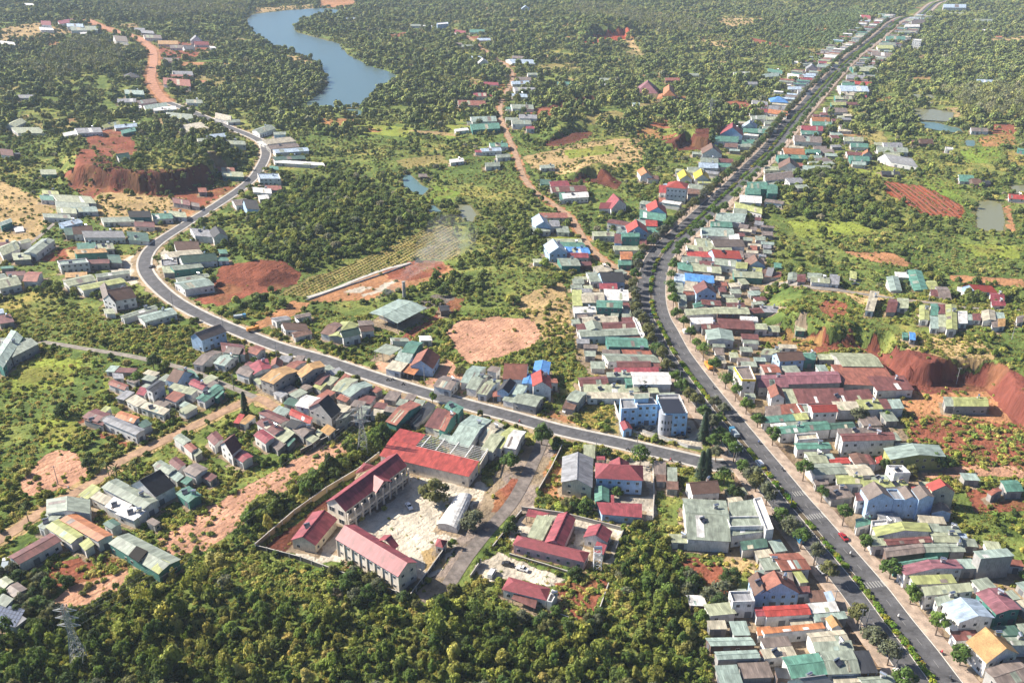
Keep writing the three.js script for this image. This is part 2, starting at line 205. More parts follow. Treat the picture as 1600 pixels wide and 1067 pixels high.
// the school, clinic and office compounds
SV(C_PALE, 0, 0.02, [455, 835], [510, 790], [560, 790], [640, 740], [700, 730], [745, 745], [770, 770], [740, 800], [712, 850], [690, 890], [650, 925], [600, 905], [530, 880], [470, 880]);
SV(C_DRED_SHADE, 0, 0.04, [405, 862], [465, 812], [515, 778], [565, 746], [600, 722], [612, 732], [560, 790], [510, 800], [470, 832], [455, 862]);
S(C_RED, [530, 885], [560, 880], [640, 930], [615, 925]); S(C_TAN, [660, 860], [690, 850], [700, 880], [670, 895]);
SV('#8d8076', 0, 0.02, [800, 700], [850, 690], [870, 705], [845, 760], [830, 800], [770, 815], [735, 850], [708, 920], [660, 945], [650, 930], [700, 880], [720, 830], [750, 780], [780, 730]);
S(C_RED, [775, 770], [800, 745], [812, 752], [790, 790], [770, 800]);
SV(C_PALE, 0, 0.03, [740, 890], [775, 860], [885, 905], [872, 920], [790, 905], [760, 910]);
SV(C_PALE, 0, 0.03, [795, 830], [830, 790], [975, 825], [960, 880], [915, 890], [800, 855]);
SV(C_RED, 0.02, 0.3, [870, 915], [950, 905], [930, 980], [865, 955]);
SV(C_ORANGE, 0.02, 0.3, [850, 740], [872, 700], [885, 720], [876, 785], [850, 780]);
SV(C_CONC, 0, 0.02, [960, 640], [1010, 625], [1095, 660], [1098, 700], [1040, 690], [975, 675]);
SV(C_CONC, 0, 0, [925, 715], [1020, 720], [1025, 815], [930, 810]);
SV(C_DRY, 0.03, 0.7, [895, 660], [920, 625], [955, 625], [972, 680], [930, 672]);
SV(C_ORANGE, 0, 0.1, [850, 640], [890, 645], [900, 665], [860, 655]);
SV(C_TAN, 0, 0.05, [870, 680], [960, 685], [1090, 715], [1090, 725], [960, 700]);
SV(C_PINK, 0, 0.05, [580, 575], [640, 600], [720, 615], [740, 600], [700, 560], [660, 600], [600, 560]);
SV(C_PINK, 0, 0.05, [395, 620], [430, 630], [450, 640], [520, 645], [600, 620], [660, 615], [640, 640], [560, 660], [420, 650]);
// the open slope beside the school, yards along the lane
SV(C_PINK, 0.02, 0.2, [250, 840], [330, 790], [420, 740], [500, 695], [560, 690], [540, 715], [470, 755], [390, 810], [320, 860], [260, 870]);
SV(C_PINK, 0.0, 0.05, [30, 755], [70, 710], [110, 700], [140, 735], [120, 760], [40, 775]);
SV(C_PINK, 0.0, 0.05, [70, 945], [110, 915], [200, 890], [205, 905], [170, 930], [100, 965]);
SV(C_RED, 0.0, 0.4, [120, 660], [200, 700], [230, 690], [180, 655], [140, 645]); SV(C_RED, 0.02, 0.5, [80, 880], [180, 860], [200, 890], [110, 915], [70, 915]);
SV(C_RED, 0, 0.1, [60, 400], [110, 385], [130, 388], [110, 405], [70, 410]); SV(C_TAN, 0, 0.1, [100, 390], [210, 400], [215, 430], [190, 440], [170, 420], [110, 410]);
SV(C_PALE, 0, 0.02, [165, 420], [215, 395], [220, 440], [205, 445]); SV(C_PALE, 0, 0.05, [240, 430], [255, 385], [265, 395], [255, 430]);
SV(C_ORANGE, 0, 0.1, [270, 325], [320, 330], [310, 345], [260, 338]); SV(C_TAN, 0, 0.3, [-5, 280], [85, 320], [60, 370], [-5, 395]);
SV(C_RED, 0.02, 0.3, [1060, 870], [1130, 880], [1140, 930], [1100, 940]); SV(C_TAN, 0, 0.1, [1130, 860], [1200, 870], [1200, 900], [1140, 895]); SV(C_GRASS, 0, 0.5, [1140, 1050], [1190, 1045], [1190, 1080], [1150, 1080]);
SV(C_TAN, 0.05, 0.4, [800, 470], [880, 440], [900, 520], [850, 540], [840, 510]);
SV('#93734a', 0, 0.1, [1240, 560], [1290, 520], [1230, 510], [1180, 530]);
// flat strips that the avenue's houses stand on
SV('#8c7b66', 0.02, 0.1, [895, 440], [985, 430], [1005, 500], [1060, 620], [1090, 660], [960, 625], [900, 560]);
SV('#8c7b66', 0.03, 0.12, [1020, 640], [1045, 380], [1100, 340], [1200, 350], [1200, 450], [1180, 540], [1300, 560], [1400, 640], [1440, 740], [1500, 830], [1600, 900], [1640, 1080], [1480, 1080], [1300, 830], [1150, 640], [1060, 520]);
SV('#8c7b66', 0.02, 0.1, [1060, 800], [1180, 740], [1250, 850], [1440, 1080], [1120, 1080], [1110, 960], [1200, 900], [1150, 850]);
// ---------- materials ----------
function greyTex(n, f, rep) { const d = new Uint8Array(n * n * 4); for (let y = 0; y < n; y++) for (let x = 0; x < n; x++) { const v = Math.max(0, Math.min(255, 255 * f(x / n, y / n))), o = (y * n + x) * 4; d[o] = d[o + 1] = d[o + 2] = v; d[o + 3] = 255; } const t = new THREE.DataTexture(d, n, n); t.wrapS = t.wrapT = THREE.RepeatWrapping; t.magFilter = THREE.LinearFilter; t.colorSpace = THREE.SRGBColorSpace; t.repeat.set(rep, rep); t.needsUpdate = true; return t; }
const tile = (f) => (u, v) => { const w = (a) => Math.min(1, a * 4), wu = w(Math.min(u, 1 - u)), wv = w(Math.min(v, 1 - v)); return lerp(f((u + 0.5) % 1, (v + 0.5) % 1), f(u, v), Math.min(wu, wv)); };
const hash1 = (i) => NT[(i * 7919 + 13) & 65535];
const TEX_ROOF = greyTex(512, tile((u, v) => { const m = u * 16, s = Math.floor(u * 15), seam = Math.abs(u * 15 - s - 0.5) > 0.46 ? 0.9 : 1; const row = Math.abs((v * 2.5) % 1 - 0.5) > 0.487 ? 0.9 : 1; return seam * row * (0.76 + 0.16 * hash1(s + 7 * Math.floor(v * 2.5)) + 0.26 * (fbm(m * 6, v * 9, 4) - 0.5) + 0.55 * (fbm(u * 60, v * 4 + 9, 2) - 0.5) * sst(0.45, 0.7, fbm(u * 6 + 5, v * 6, 2)) + 0.06 - 0.13 * sst(0.5, 0.72, fbm(u * 9 + 21, v * 6 + 3, 5))); }), 1 / 15);
const TEX_TILE = greyTex(512, tile((u, v) => { const r = (v * 48) % 1, c = (u * 60) % 1; return (0.84 + 0.16 * Math.sin(c * 6.28) * 0.35 - (r > 0.82 ? 0.12 : 0) + 0.35 * (fbm(u * 9, v * 9, 4) - 0.5) + 0.12 * (hash1(Math.floor(u * 60) + 61 * Math.floor(v * 48)) - 0.5)); }), 1 / 15);
const TEX_WALL = greyTex(256, tile((u, v) => 0.93 + 0.22 * (fbm(u * 8, v * 8, 4) - 0.5) - 0.12 * sst(0.55, 0.75, fbm(u * 30, v * 5 + 4, 3))), 1 / 11);
const TEX_ASPH = greyTex(512, tile((u, v) => 0.88 + 0.55 * (fbm(u * 7, v * 7, 4) - 0.5) + 0.2 * (fbm(u * 60, v * 60, 2) - 0.5) - 0.1 * sst(0.6, 0.7, fbm(u * 5 + 30, v * 12, 2))), 1 / 19);
const TEX_SOIL = greyTex(512, tile((u, v) => 0.86 + 0.5 * (fbm(u * 8, v * 8, 5) - 0.5) + 0.2 * (fbm(u * 80, v * 80, 2) - 0.5)), 1 / 23);
const MATS = {};
function mat(key, r, g, b, rough = 0.8, tex = null, extra = {}) { return MATS[key] ??= Object.assign(new THREE[extra.specularIntensity ? 'MeshPhysicalMaterial' : 'MeshStandardMaterial']({ color: new THREE.Color().setRGB(r, g, b), roughness: rough, map: tex, side: THREE.DoubleSide, ...extra }), { name: key }); }
const M_ASPHALT = mat('asphalt', 0.105, 0.105, 0.112, 0.9, TEX_ASPH), M_ASPHALT_OLD = mat('old_asphalt', 0.2, 0.17, 0.15, 0.92, TEX_ASPH), M_KERB = mat('kerb_concrete', 0.5, 0.47, 0.42, 0.85, TEX_WALL), M_PAVER = mat('red_paver', 0.45, 0.345, 0.265, 0.9, TEX_SOIL), M_PAINT = mat('road_paint', 0.25, 0.25, 0.24, 0.7), M_DIRT = mat('packed_red_dirt', 0.50, 0.24, 0.14, 1, TEX_SOIL), M_TAN = mat('packed_tan_dirt', 0.42, 0.27, 0.17, 1, TEX_SOIL), M_LANE = mat('worn_lane', 0.3, 0.265, 0.225, 0.95, TEX_SOIL);

// ---------- roads ----------
function smooth(pts, step) { const P = pts.map(([a, b]) => { const p = at(a, b); return new THREE.Vector3(p.x, 0, p.z); }); const c = new THREE.CatmullRomCurve3(P, false, 'centripetal'); const n = Math.ceil(c.getLength() / step); return c.getSpacedPoints(n).map((p) => [p.x, p.z]); }
function normals(L) { return L.map((p, i) => { const a = L[Math.max(0, i - 1)], b = L[Math.min(L.length - 1, i + 1)], dx = b[0] - a[0], dz = b[1] - a[1], l = Math.hypot(dx, dz); return [-dz / l, dx / l]; }); }
function offsetLine(L, o) { const N = normals(L); return L.map((p, i) => [p[0] + N[i][0] * o, p[1] + N[i][1] * o]); }
function ribbon(L, o1, o2, dy, thick = 0) { // a strip along a line, draped on the land; the sides go down by thick
  const N = normals(L), k = Math.max(1, Math.ceil(Math.abs(o2 - o1) / 2.5)), cols = k + 1 + (thick ? 2 : 0), pos = [], uv = [], idx = []; let s = 0;
  L.forEach((p, i) => { if (i) s += Math.hypot(p[0] - L[i - 1][0], p[1] - L[i - 1][1]);
    const row = []; for (let j = 0; j <= k; j++) { const o = lerp(o1, o2, j / k), x = p[0] + N[i][0] * o, z = p[1] + N[i][1] * o; row.push([x, terr(x, z) + dy + Math.hypot(x, z) * 0.00012, z, o]); }
    if (thick) { const a = row[0], b = row[k]; row.unshift([a[0], a[1] - thick, a[2], a[3] - thick]); row.push([b[0], b[1] - thick, b[2], b[3] + thick]); }
    for (const r of row) { pos.push(r[0], r[1], r[2]); uv.push(r[3], s); } });
  for (let i = 0; i + 1 < L.length; i++) for (let j = 0; j + 1 < cols; j++) { const a = i * cols + j, b = a + 1, c = a + cols, d = c + 1; idx.push(a, b, c, b, d, c); }
  const g = new THREE.BufferGeometry(); g.setAttribute('position', new THREE.Float32BufferAttribute(pos, 3)); g.setAttribute('uv', new THREE.Float32BufferAttribute(uv, 2)); g.setIndex(idx); g.computeVertexNormals(); return g;
}
const AVE = smooth([[1500, 1120], [1456, 1062], [1427, 1022], [1390, 975], [1352, 924], [1292, 852], [1257, 810], [1237, 787], [1200, 741], [1162, 694], [1110, 628], [1075, 582], [1052, 549], [1037, 520], [1024, 495], [1018, 467], [1020, 432], [1031, 402], [1050, 379], [1082, 351], [1119, 316], [1154, 283], [1178, 259], [1206, 231], [1236, 192], [1274, 149], [1312, 107], [1339, 82], [1378, 52], [1420, 26], [1468, 3], [1530, -28]], 3);
const aveSide = (o) => offsetLine(AVE, o);
const SGN = (() => { const N = normals(AVE)[20]; return N[0] > 0 ? 1 : -1; })(); // + is the photograph's near-right side
const av = (o1, o2, dy, th) => ribbon(AVE, SGN * o1, SGN * o2, dy, th);
struct('road', av(1.1, 8.6, 0.05), M_ASPHALT); struct('road', av(-8.6, -1.1, 0.05), M_ASPHALT);
struct('pavement', av(8.7, 13.6, 0.17, 0.16), M_PAVER); struct('pavement', av(-13.2, -8.7, 0.17, 0.16), M_PAVER);
struct('kerb', av(8.45, 8.75, 0.2, 0.2), M_KERB); struct('kerb', av(-8.75, -8.45, 0.2, 0.2), M_KERB);
struct('median_strip', av(-1.0, 1.0, 0.2, 0.2), mat('median_soil', 0.13, 0.1, 0.06, 1, TEX_SOIL)); struct('kerb', av(-1.2, -0.98, 0.22, 0.2), M_KERB); struct('kerb', av(0.98, 1.2, 0.22, 0.2), M_KERB);
function dashes(L, o, gap, len, w, n0, n1) { const gs = []; let i = n0; while (i < n1) { const j = Math.min(L.length - 1, i + len); gs.push(ribbon(L.slice(i, j + 1), o - w / 2, o + w / 2, 0.062)); i += gap; } return mergeGeometries(gs); }
struct('lane_markings', dashes(AVE, SGN * 4.9, 3, 1, 0.13, 0, 150), M_PAINT); struct('lane_markings', dashes(AVE, -SGN * 4.9, 3, 1, 0.16, 0, 150), M_PAINT);
function crosswalk(px, py, side) { const p = at(px, py); let bi = 0, bd = 1e9; AVE.forEach((q, i) => { const d = Math.hypot(q[0] - p.x, q[1] - p.z); if (d < bd) { bd = d; bi = i; } }); const L = AVE.slice(bi, bi + 2); const gs = []; for (let o = 1.7; o < 8.3; o += 1.05) gs.push(ribbon(L, SGN * side * o, SGN * side * (o + 0.5), 0.066)); const c = struct('crosswalk', gs[0], M_PAINT); gs.slice(1).forEach((g) => part(c, 'stripe', g, M_PAINT)); }
crosswalk(1362, 924, 1); crosswalk(1240, 773, 1); crosswalk(1268, 812, 1);
const SIDE = smooth([[1148, 727], [1120, 727], [1062, 714], [975, 694], [875, 672], [800, 651], [725, 631], [650, 610], [575, 586], [500, 561], [437, 543], [375, 519], [312, 492], [262, 462], [232, 432], [225, 412], [232, 393], [250, 376], [287, 352], [337, 321], [388, 285], [405, 264], [415, 240], [408, 222], [390, 212], [362, 201], [300, 175], [262, 160]], 3);
struct('road', ribbon(SIDE, -3.7, 3.7, 0.07), M_ASPHALT);
struct('pavement', ribbon(SIDE, 3.8, 5.1, 0.15, 0.14), M_KERB); struct('pavement', ribbon(SIDE, -5.1, -3.8, 0.15, 0.14), M_KERB);
struct('lane_markings', dashes(SIDE, 0, 3, 1, 0.13, 4, 100), M_PAINT);
const DIRT1 = smooth([[262, 160], [247, 146], [236, 125], [239, 100], [237, 77], [220, 62], [195, 53], [160, 42], [125, 30]], 6);
struct('dirt_road', ribbon(DIRT1, -5.5, 5.5, 0.3), M_DIRT);
const DIRT2 = smooth([[690, 40], [714, 48], [735, 60], [750, 74], [770, 88], [790, 102], [801, 116], [797, 132], [783, 160], [784, 190], [795, 216], [803, 234], [812, 260], [820, 280], [838, 302], [868, 322], [893, 342], [907, 365], [930, 395], [960, 418], [1000, 436]], 5);
struct('dirt_road', ribbon(DIRT2, -2.5, 2.5, 0.2), M_TAN);
const LANE1 = smooth([[1040, 428], [1120, 432], [1200, 444], [1262, 448], [1325, 456], [1387, 465], [1425, 470], [1500, 480], [1600, 486]], 4);
struct('lane', ribbon(LANE1, -2.2, 2.2, 0.1), M_LANE);
const LANE2 = smooth([[430, 637], [400, 622], [372, 632], [312, 661], [250, 691], [190, 721], [150, 751], [100, 779], [62, 801], [25, 827], [0, 842], [-60, 880]], 3);
struct('lane', ribbon(LANE2, -2.6, 2.6, 0.08), M_TAN);
const LANE3 = smooth([[60, 534], [90, 538], [125, 544], [200, 556], [250, 567], [290, 577], [350, 601], [398, 621]], 3);
struct('lane', ribbon(LANE3, -1.8, 1.8, 0.09), M_LANE);
const DRIVE = smooth([[852, 678], [838, 712], [815, 760], [795, 792], [760, 832], [728, 872], [700, 915]], 3);
struct('driveway', ribbon(DRIVE, -2.6, 2.6, 0.09), M_ASPHALT_OLD);
const LANE4 = smooth([[105, 330], [85, 348], [60, 370], [25, 395], [-20, 425]], 4);
struct('path', ribbon(LANE4, -1.5, 1.5, 0.1), M_LANE);
const LANE5 = smooth([[480, 465], [520, 452], [560, 436], [605, 420], [642, 411]], 4);
struct('path', ribbon(LANE5, -1.4, 1.4, 0.12), M_KERB);
for (const [L, w] of [[AVE, 58], [SIDE, 13], [DIRT1, 22], [DIRT2, 8], [LANE1, 6], [LANE2, 7], [LANE3, 5], [DRIVE, 10], [LANE4, 4], [LANE5, 5]]) vegLine(L, w);
for (const [L, w, c] of [[AVE, 30, '#7d6a5a'], [SIDE, 15, '#a08d72'], [DIRT1, 20, C_ORANGE], [DIRT2, 8, C_ORANGE], [LANE2, 9, C_TAN], [LANE1, 8, C_TAN]]) for (const b of BLOCKS) { path2(b.c, b, 1, L, false); b.c.strokeStyle = c; b.c.lineJoin = 'round'; b.c.lineWidth = w * b.w / (b.x1 - b.x0); b.c.stroke(); }

// ridges of the ploughed field
{ const P = wpoly([[1382, 284], [1440, 291], [1505, 323], [1501, 341], [1447, 335], [1388, 301]]), bb = bboxOf(P, 0), gs = []; for (let x = bb[0]; x < bb[1]; x += 4.2) { const L = []; for (let z = bb[3]; z > bb[2]; z -= 2) if (inPoly(P, x, z)) L.push([x + (vnoise(z / 7, x) - 0.5) * 1.2, z]); if (L.length > 2) gs.push(ribbon(L, -0.9, 0.9, 0.45, 0.6)); } if (gs.length) struct('field_ridges', mergeGeometries(gs), mat('ridge_soil', 0.26, 0.085, 0.045, 1, TEX_SOIL)); }
// ---------- water ----------
function pool(name, P, y, m, label) { const s = new THREE.Shape(P.map(([x, z]) => new THREE.Vector2(x, -z))); const g = new THREE.ShapeGeometry(s); g.rotateX(-Math.PI / 2); g.translate(0, y, 0); return struct(name, g, m); }
const grow = (P, k) => { const cx = P.reduce((a, p) => a + p[0], 0) / P.length, cz = P.reduce((a, p) => a + p[1], 0) / P.length; return P.map(([x, z]) => { const d = Math.hypot(x - cx, z - cz) || 1; return [x + (x - cx) / d * k, z + (z - cz) / d * k]; }); };
const RIP = greyTex(512, tile((u, v) => 0.5 + 0.5 * (fbm(u * 40, v * 90, 4) - 0.5)), 1 / 90); RIP.colorSpace = THREE.NoColorSpace;
const M_LAKE = mat('lake_water', 0.08, 0.125, 0.12, 0.3, null, { specularIntensity: 0.7, bumpMap: RIP, bumpScale: 0.35 }), M_POND = mat('pond_water', 0.17, 0.175, 0.1, 0.3), M_POND_BLUE = mat('blue_pond_water', 0.09, 0.16, 0.15, 0.3);
pool('lake_water', grow(LAKE, 2), -0.35, M_LAKE);
PONDS.forEach((P, i) => pool('pond_water', grow(P, 0.4), P.level - 0.22, i < 3 || i === 8 || i === 9 ? M_POND_BLUE : M_POND));
[LAKE, ...PONDS].forEach((P) => { veg(0, 0, grow(P, 1)); soil('#6b6a45', grow(P, 3)); });
// ---------- building kit ----------
const BOX = new THREE.BoxGeometry(1, 1, 1), CYL = new THREE.CylinderGeometry(0.5, 0.5, 1, 12);
const ROOFS = { // code: [word, linear colour, tile roof?]
  pg: ['pale green', 0.40, 0.43, 0.29], lg: ['lime green', 0.42, 0.45, 0.18], gg: ['grey green', 0.31, 0.355, 0.285], tg: ['teal green', 0.115, 0.27, 0.205], dg: ['dark green', 0.075, 0.15, 0.115], aq: ['aqua', 0.34, 0.43, 0.38],
  gy: ['grey', 0.30, 0.305, 0.32], dk: ['charcoal', 0.045, 0.048, 0.055], wh: ['white', 0.78, 0.77, 0.74], cr: ['cream', 0.55, 0.50, 0.38], rd: ['bright red', 0.43, 0.07, 0.055], pk: ['rose red', 0.32, 0.07, 0.082], mr: ['maroon', 0.19, 0.075, 0.066],
  br: ['brown', 0.20, 0.115, 0.085], tb: ['taupe', 0.235, 0.19, 0.165], ou: ['orange', 0.52, 0.21, 0.09], ru: ['rust red', 0.33, 0.125, 0.085], bl: ['bright blue', 0.10, 0.30, 0.68], ab: ['pale blue', 0.45, 0.56, 0.68], oc: ['ochre', 0.50, 0.30, 0.12], mv: ['mauve', 0.30, 0.13, 0.15], ye: ['yellow', 0.62, 0.47, 0.05],
};
const WALLS = { w: ['white', 0.74, 0.73, 0.70], b: ['pale blue', 0.40, 0.56, 0.76], c: ['cream', 0.72, 0.62, 0.45], e: ['ivory', 0.80, 0.72, 0.60], g: ['grey', 0.36, 0.35, 0.33], t: ['teal', 0.07, 0.24, 0.20], p: ['pink', 0.6, 0.4, 0.42], d: ['brown', 0.16, 0.11, 0.09], l: ['olive', 0.36, 0.37, 0.13], s: ['sky blue', 0.40, 0.67, 0.94] };
function roofMat(code, tiled, k) { const r = ROOFS[code], j = 0.9 + 0.07 * k; return mat(`${r[0].replace(' ', '_')}_${tiled ? 'tile' : 'metal'}_roof_${k}`, r[1] * j, r[2] * j, r[3] * j, tiled ? 0.8 : 0.55, tiled ? TEX_TILE : TEX_ROOF); }
function wallMat(code) { const r = WALLS[code]; return mat(`${r[0].replace(' ', '_')}_wall`, r[1], r[2], r[3], 0.85, TEX_WALL); }
const M_GLASS = mat('window_glass', 0.03, 0.04, 0.05, 0.12), M_FRAME = mat('window_frame', 0.55, 0.53, 0.5, 0.6), M_DOOR = mat('shutter_door', 0.14, 0.15, 0.17, 0.5), M_STEEL = mat('steel_tank', 0.7, 0.7, 0.7, 0.25, null, { metalness: 0.9 }), M_POST = mat('steel_post', 0.3, 0.3, 0.31, 0.5), M_SOLAR = mat('solar_panel', 0.03, 0.035, 0.05, 0.15), M_CONCR = mat('grey_concrete', 0.34, 0.33, 0.31, 0.9, TEX_WALL);
class Geo { // quads with uv in metres
  constructor() { this.p = []; this.u = []; }
  tri(a, b, c) { this.p.push(...a, ...b, ...c); const e = (o) => [Math.hypot(o[0] - a[0], o[2] - a[2]) * Math.sign((o[0] - a[0]) + (o[2] - a[2]) * 0.6 || 1), o[1] - a[1]]; for (const o of [a, b, c]) this.u.push(...e(o)); return this; }
  quad(a, b, c, d) { this.p.push(...a, ...b, ...c, ...a, ...c, ...d); const L = (s, t) => Math.hypot(s[0] - t[0], s[1] - t[1], s[2] - t[2]), w = L(a, b), h = L(b, c), o = ((a[0] + a[2] * 3) % 11 + 11) % 11; this.u.push(o, 0, o + w, 0, o + w, h, o, 0, o + w, h, o, h); return this; }
  slab(a, b, c, d, t) { const l = (q) => [q[0], q[1] - t, q[2]]; this.quad(a, b, c, d); this.quad(l(d), l(c), l(b), l(a)); this.quad(l(a), l(b), b, a); this.quad(l(b), l(c), c, b); this.quad(l(c), l(d), d, c); return this.quad(l(d), l(a), a, d); }
  make() { const g = new THREE.BufferGeometry(); g.setAttribute('position', new THREE.Float32BufferAttribute(this.p, 3)); g.setAttribute('uv', new THREE.Float32BufferAttribute(this.u, 2)); g.computeVertexNormals(); return g; }
}
function box(parent, name, m, x, y, z, sx, sy, sz, ry = 0) { const o = part(parent, name, BOX, m); o.position.set(x, y, z); o.scale.set(sx, sy, sz); o.rotation.y = ry; return o; }
const FOOT = [];  // footprints, kept clear of plants
function quadAt(pts, h, base) { // four corners from pixels on a level h above the land
  let y; if (base === undefined) { const mx = pts.reduce((a, p) => a + p[0], 0) / pts.length, my = pts.reduce((a, p) => a + p[1], 0) / pts.length; y = at(mx, my, h).y; } else y = base + h;
  return { y, P: pts.map(([a, b]) => { const d = ray(a, b), t = (ALT - y) / -d[1]; return [d[0] * t, d[2] * t]; }) };
}
// one block of a building: walls, roof, openings as parts of the group g. P = four corners of the eaves (world x, z), near side first
function block(g, P, y0, h, type, roof, wall, o = {}) {
  const gx = g.position.x, gy = g.position.y, gz = g.position.z, k = o.k ?? 0, px = o.px ?? 99, r = o.rand ?? rng(5);
  const bil = (s, t) => { const a = P[0], b = P[1], c = P[2], d = P[3]; return [(a[0] * (1 - s) + b[0] * s) * (1 - t) + (d[0] * (1 - s) + c[0] * s) * t - gx, (a[1] * (1 - s) + b[1] * s) * (1 - t) + (d[1] * (1 - s) + c[1] * s) * t - gz]; };
  const LU = Math.hypot(P[1][0] - P[0][0], P[1][1] - P[0][1]), LV = Math.hypot(P[2][0] - P[1][0], P[2][1] - P[1][1]);
  const tiled = 'aAhp'.includes(type), ov = o.ov ?? (type === 'f' ? 0 : Math.min(0.45, LU * 0.08, LV * 0.08)), su = ov / LU, sv = ov / LV;
  const Y = (t) => y0 - gy + t, V3 = (s, t, y) => { const q = bil(s, t); return [q[0], Y(y), q[1]]; };
  const rm = roofMat(roof, tiled, k), wm = o.wm ?? wallMat(wall);
  const pitch = o.pitch ?? (tiled ? (type === 'h' || type === 'p' ? 0.5 : 0.68) : 0.2);
  const span = 'GA'.includes(type) ? LU : LV, rise = 'gGaA'.includes(type) ? span / 2 * pitch : 0;
  const wallTop = h - 0.02 - (rise ? ov * pitch : 0);
  // walls
  if (type !== 'o' && !o.posts) {
    const a = V3(su, sv, -1.5), b = V3(1 - su, sv, -1.5), c = V3(1 - su, 1 - sv, -1.5), d = V3(su, 1 - sv, -1.5), up = (q, y) => [q[0], Y(y), q[2]], W = new Geo(), top = type === 'f' ? h : wallTop + (rise ? ov * pitch : 0);
    const tf = type === 'm' ? h - 0.05 + LV * 0 : top;
    for (const [p, q] of [[a, b], [b, c], [c, d], [d, a]]) W.quad(p, q, up(q, tf), up(p, tf));
    const rr = (t) => h - 0.04 + rise * t;
    if ('gaGA'.includes(type) && rise) { const gab = 1 - ov / (span / 2); const top1 = rr(1) - 0.02; if ('ga'.includes(type)) { W.tri(up(a, tf), up(d, tf), V3(su, 0.5, top1)); W.tri(up(b, tf), up(c, tf), V3(1 - su, 0.5, top1)); } else { W.tri(up(a, tf), up(b, tf), V3(0.5, sv, top1)); W.tri(up(d, tf), up(c, tf), V3(0.5, 1 - sv, top1)); } }
    if (type === 'm' && o.tilt !== 0) { const ti = o.tilt ?? 0.06; W.tri(up(b, tf), up(c, tf), V3(1 - su, 1 - sv, h + LV * ti - 0.08)); W.tri(up(a, tf), up(d, tf), V3(su, 1 - sv, h + LV * ti - 0.08)); W.quad(up(d, tf), up(c, tf), V3(1 - su, 1 - sv, h + LV * ti - 0.08), V3(su, 1 - sv, h + LV * ti - 0.08)); }
    part(g, 'wall', W.make(), wm);
  } else { for (const [s, t] of [[0.06, 0.06], [0.94, 0.06], [0.94, 0.94], [0.06, 0.94], [0.5, 0.06], [0.5, 0.94]]) { const q = bil(s, t); box(g, 'post', M_POST, q[0], Y(h / 2 - 0.6), q[1], 0.25, h + 1.2, 0.25); } }
  // roof
  const TH = 0.12, slope = (a, b, c, d, m = rm) => part(g, 'roof_slope', new Geo().slab(a, b, c, d, TH).make(), m);
  const ridge = (a, b) => { if (px > 14) part(g, 'ridge_cap', new Geo().slab([a[0] - 0.13, a[1] + 0.07, a[2] - 0.13], [b[0] - 0.13, b[1] + 0.07, b[2] - 0.13], [b[0] + 0.13, b[1] + 0.07, b[2] + 0.13], [a[0] + 0.13, a[1] + 0.07, a[2] + 0.13], 0.1).make(), o.ridge ? mat(...o.ridge) : roofMat(roof, tiled, Math.min(2, k + 1))); };
  const rm2 = o.roof2 ? roofMat(o.roof2, tiled, k) : rm;
  if (type === 'm' || type === 'o') { const ti = o.tilt ?? 0.06; slope(V3(0, 0, h), V3(1, 0, h), V3(1, 1, h + LV * ti), V3(0, 1, h + LV * ti)); }
  else if ('ga'.includes(type)) { slope(V3(0, 0, h), V3(1, 0, h), V3(1, 0.5, h + rise), V3(0, 0.5, h + rise)); slope(V3(1, 1, h), V3(0, 1, h), V3(0, 0.5, h + rise), V3(1, 0.5, h + rise), rm2); ridge(V3(0, 0.5, h + rise), V3(1, 0.5, h + rise)); }
  else if ('GA'.includes(type)) { slope(V3(0, 1, h), V3(0, 0, h), V3(0.5, 0, h + rise), V3(0.5, 1, h + rise)); slope(V3(1, 0, h), V3(1, 1, h), V3(0.5, 1, h + rise), V3(0.5, 0, h + rise), rm2); ridge(V3(0.5, 0, h + rise), V3(0.5, 1, h + rise)); }
  else if (type === 'h' || type === 'p') {
    const long = LU >= LV, sp = (long ? LV : LU) / 2, hi = h + sp * pitch, e = type === 'p' ? 0.5 : sp / (long ? LU : LV), r0 = long ? V3(e, 0.5, hi) : V3(0.5, e, hi), r1 = long ? V3(1 - e, 0.5, hi) : V3(0.5, 1 - e, hi), A = V3(0, 0, h), B = V3(1, 0, h), C = V3(1, 1, h), D = V3(0, 1, h);
    if (long) { slope(A, B, r1, r0); slope(C, D, r0, r1); part(g, 'roof_slope', new Geo().tri(B, C, r1).make(), rm); part(g, 'roof_slope', new Geo().tri(D, A, r0).make(), rm); } else { slope(B, C, r1, r0); slope(D, A, r0, r1); part(g, 'roof_slope', new Geo().tri(A, B, r0).make(), rm); part(g, 'roof_slope', new Geo().tri(C, D, r1).make(), rm); }
    part(g, 'ceiling_slab', new Geo().slab(V3(0, 0, h - 0.06), V3(1, 0, h - 0.06), V3(1, 1, h - 0.06), V3(0, 1, h - 0.06), 0.1).make(), wm);
  } else if (type === 'f') {
    const e = 0.25, eu = e / LU, ev = e / LV; part(g, 'roof_slab', new Geo().slab(V3(eu, ev, h - 0.75), V3(1 - eu, ev, h - 0.75), V3(1 - eu, 1 - ev, h - 0.75), V3(eu, 1 - ev, h - 0.75), 0.2).make(), rm);
    const Q = new Geo(), O = [[0, 0], [1, 0], [1, 1], [0, 1]], I = [[eu, ev], [1 - eu, ev], [1 - eu, 1 - ev], [eu, 1 - ev]]; for (let i = 0; i < 4; i++) { const j = (i + 1) % 4; Q.quad(V3(...O[i], h), V3(...O[j], h), V3(...I[j], h), V3(...I[i], h)); Q.quad(V3(...I[i], h - 0.75), V3(...I[j], h - 0.75), V3(...I[j], h), V3(...I[i], h)); } part(g, 'parapet', Q.make(), o.trim ? wallMat('w') : wm);
  } else if (type === 'v') {
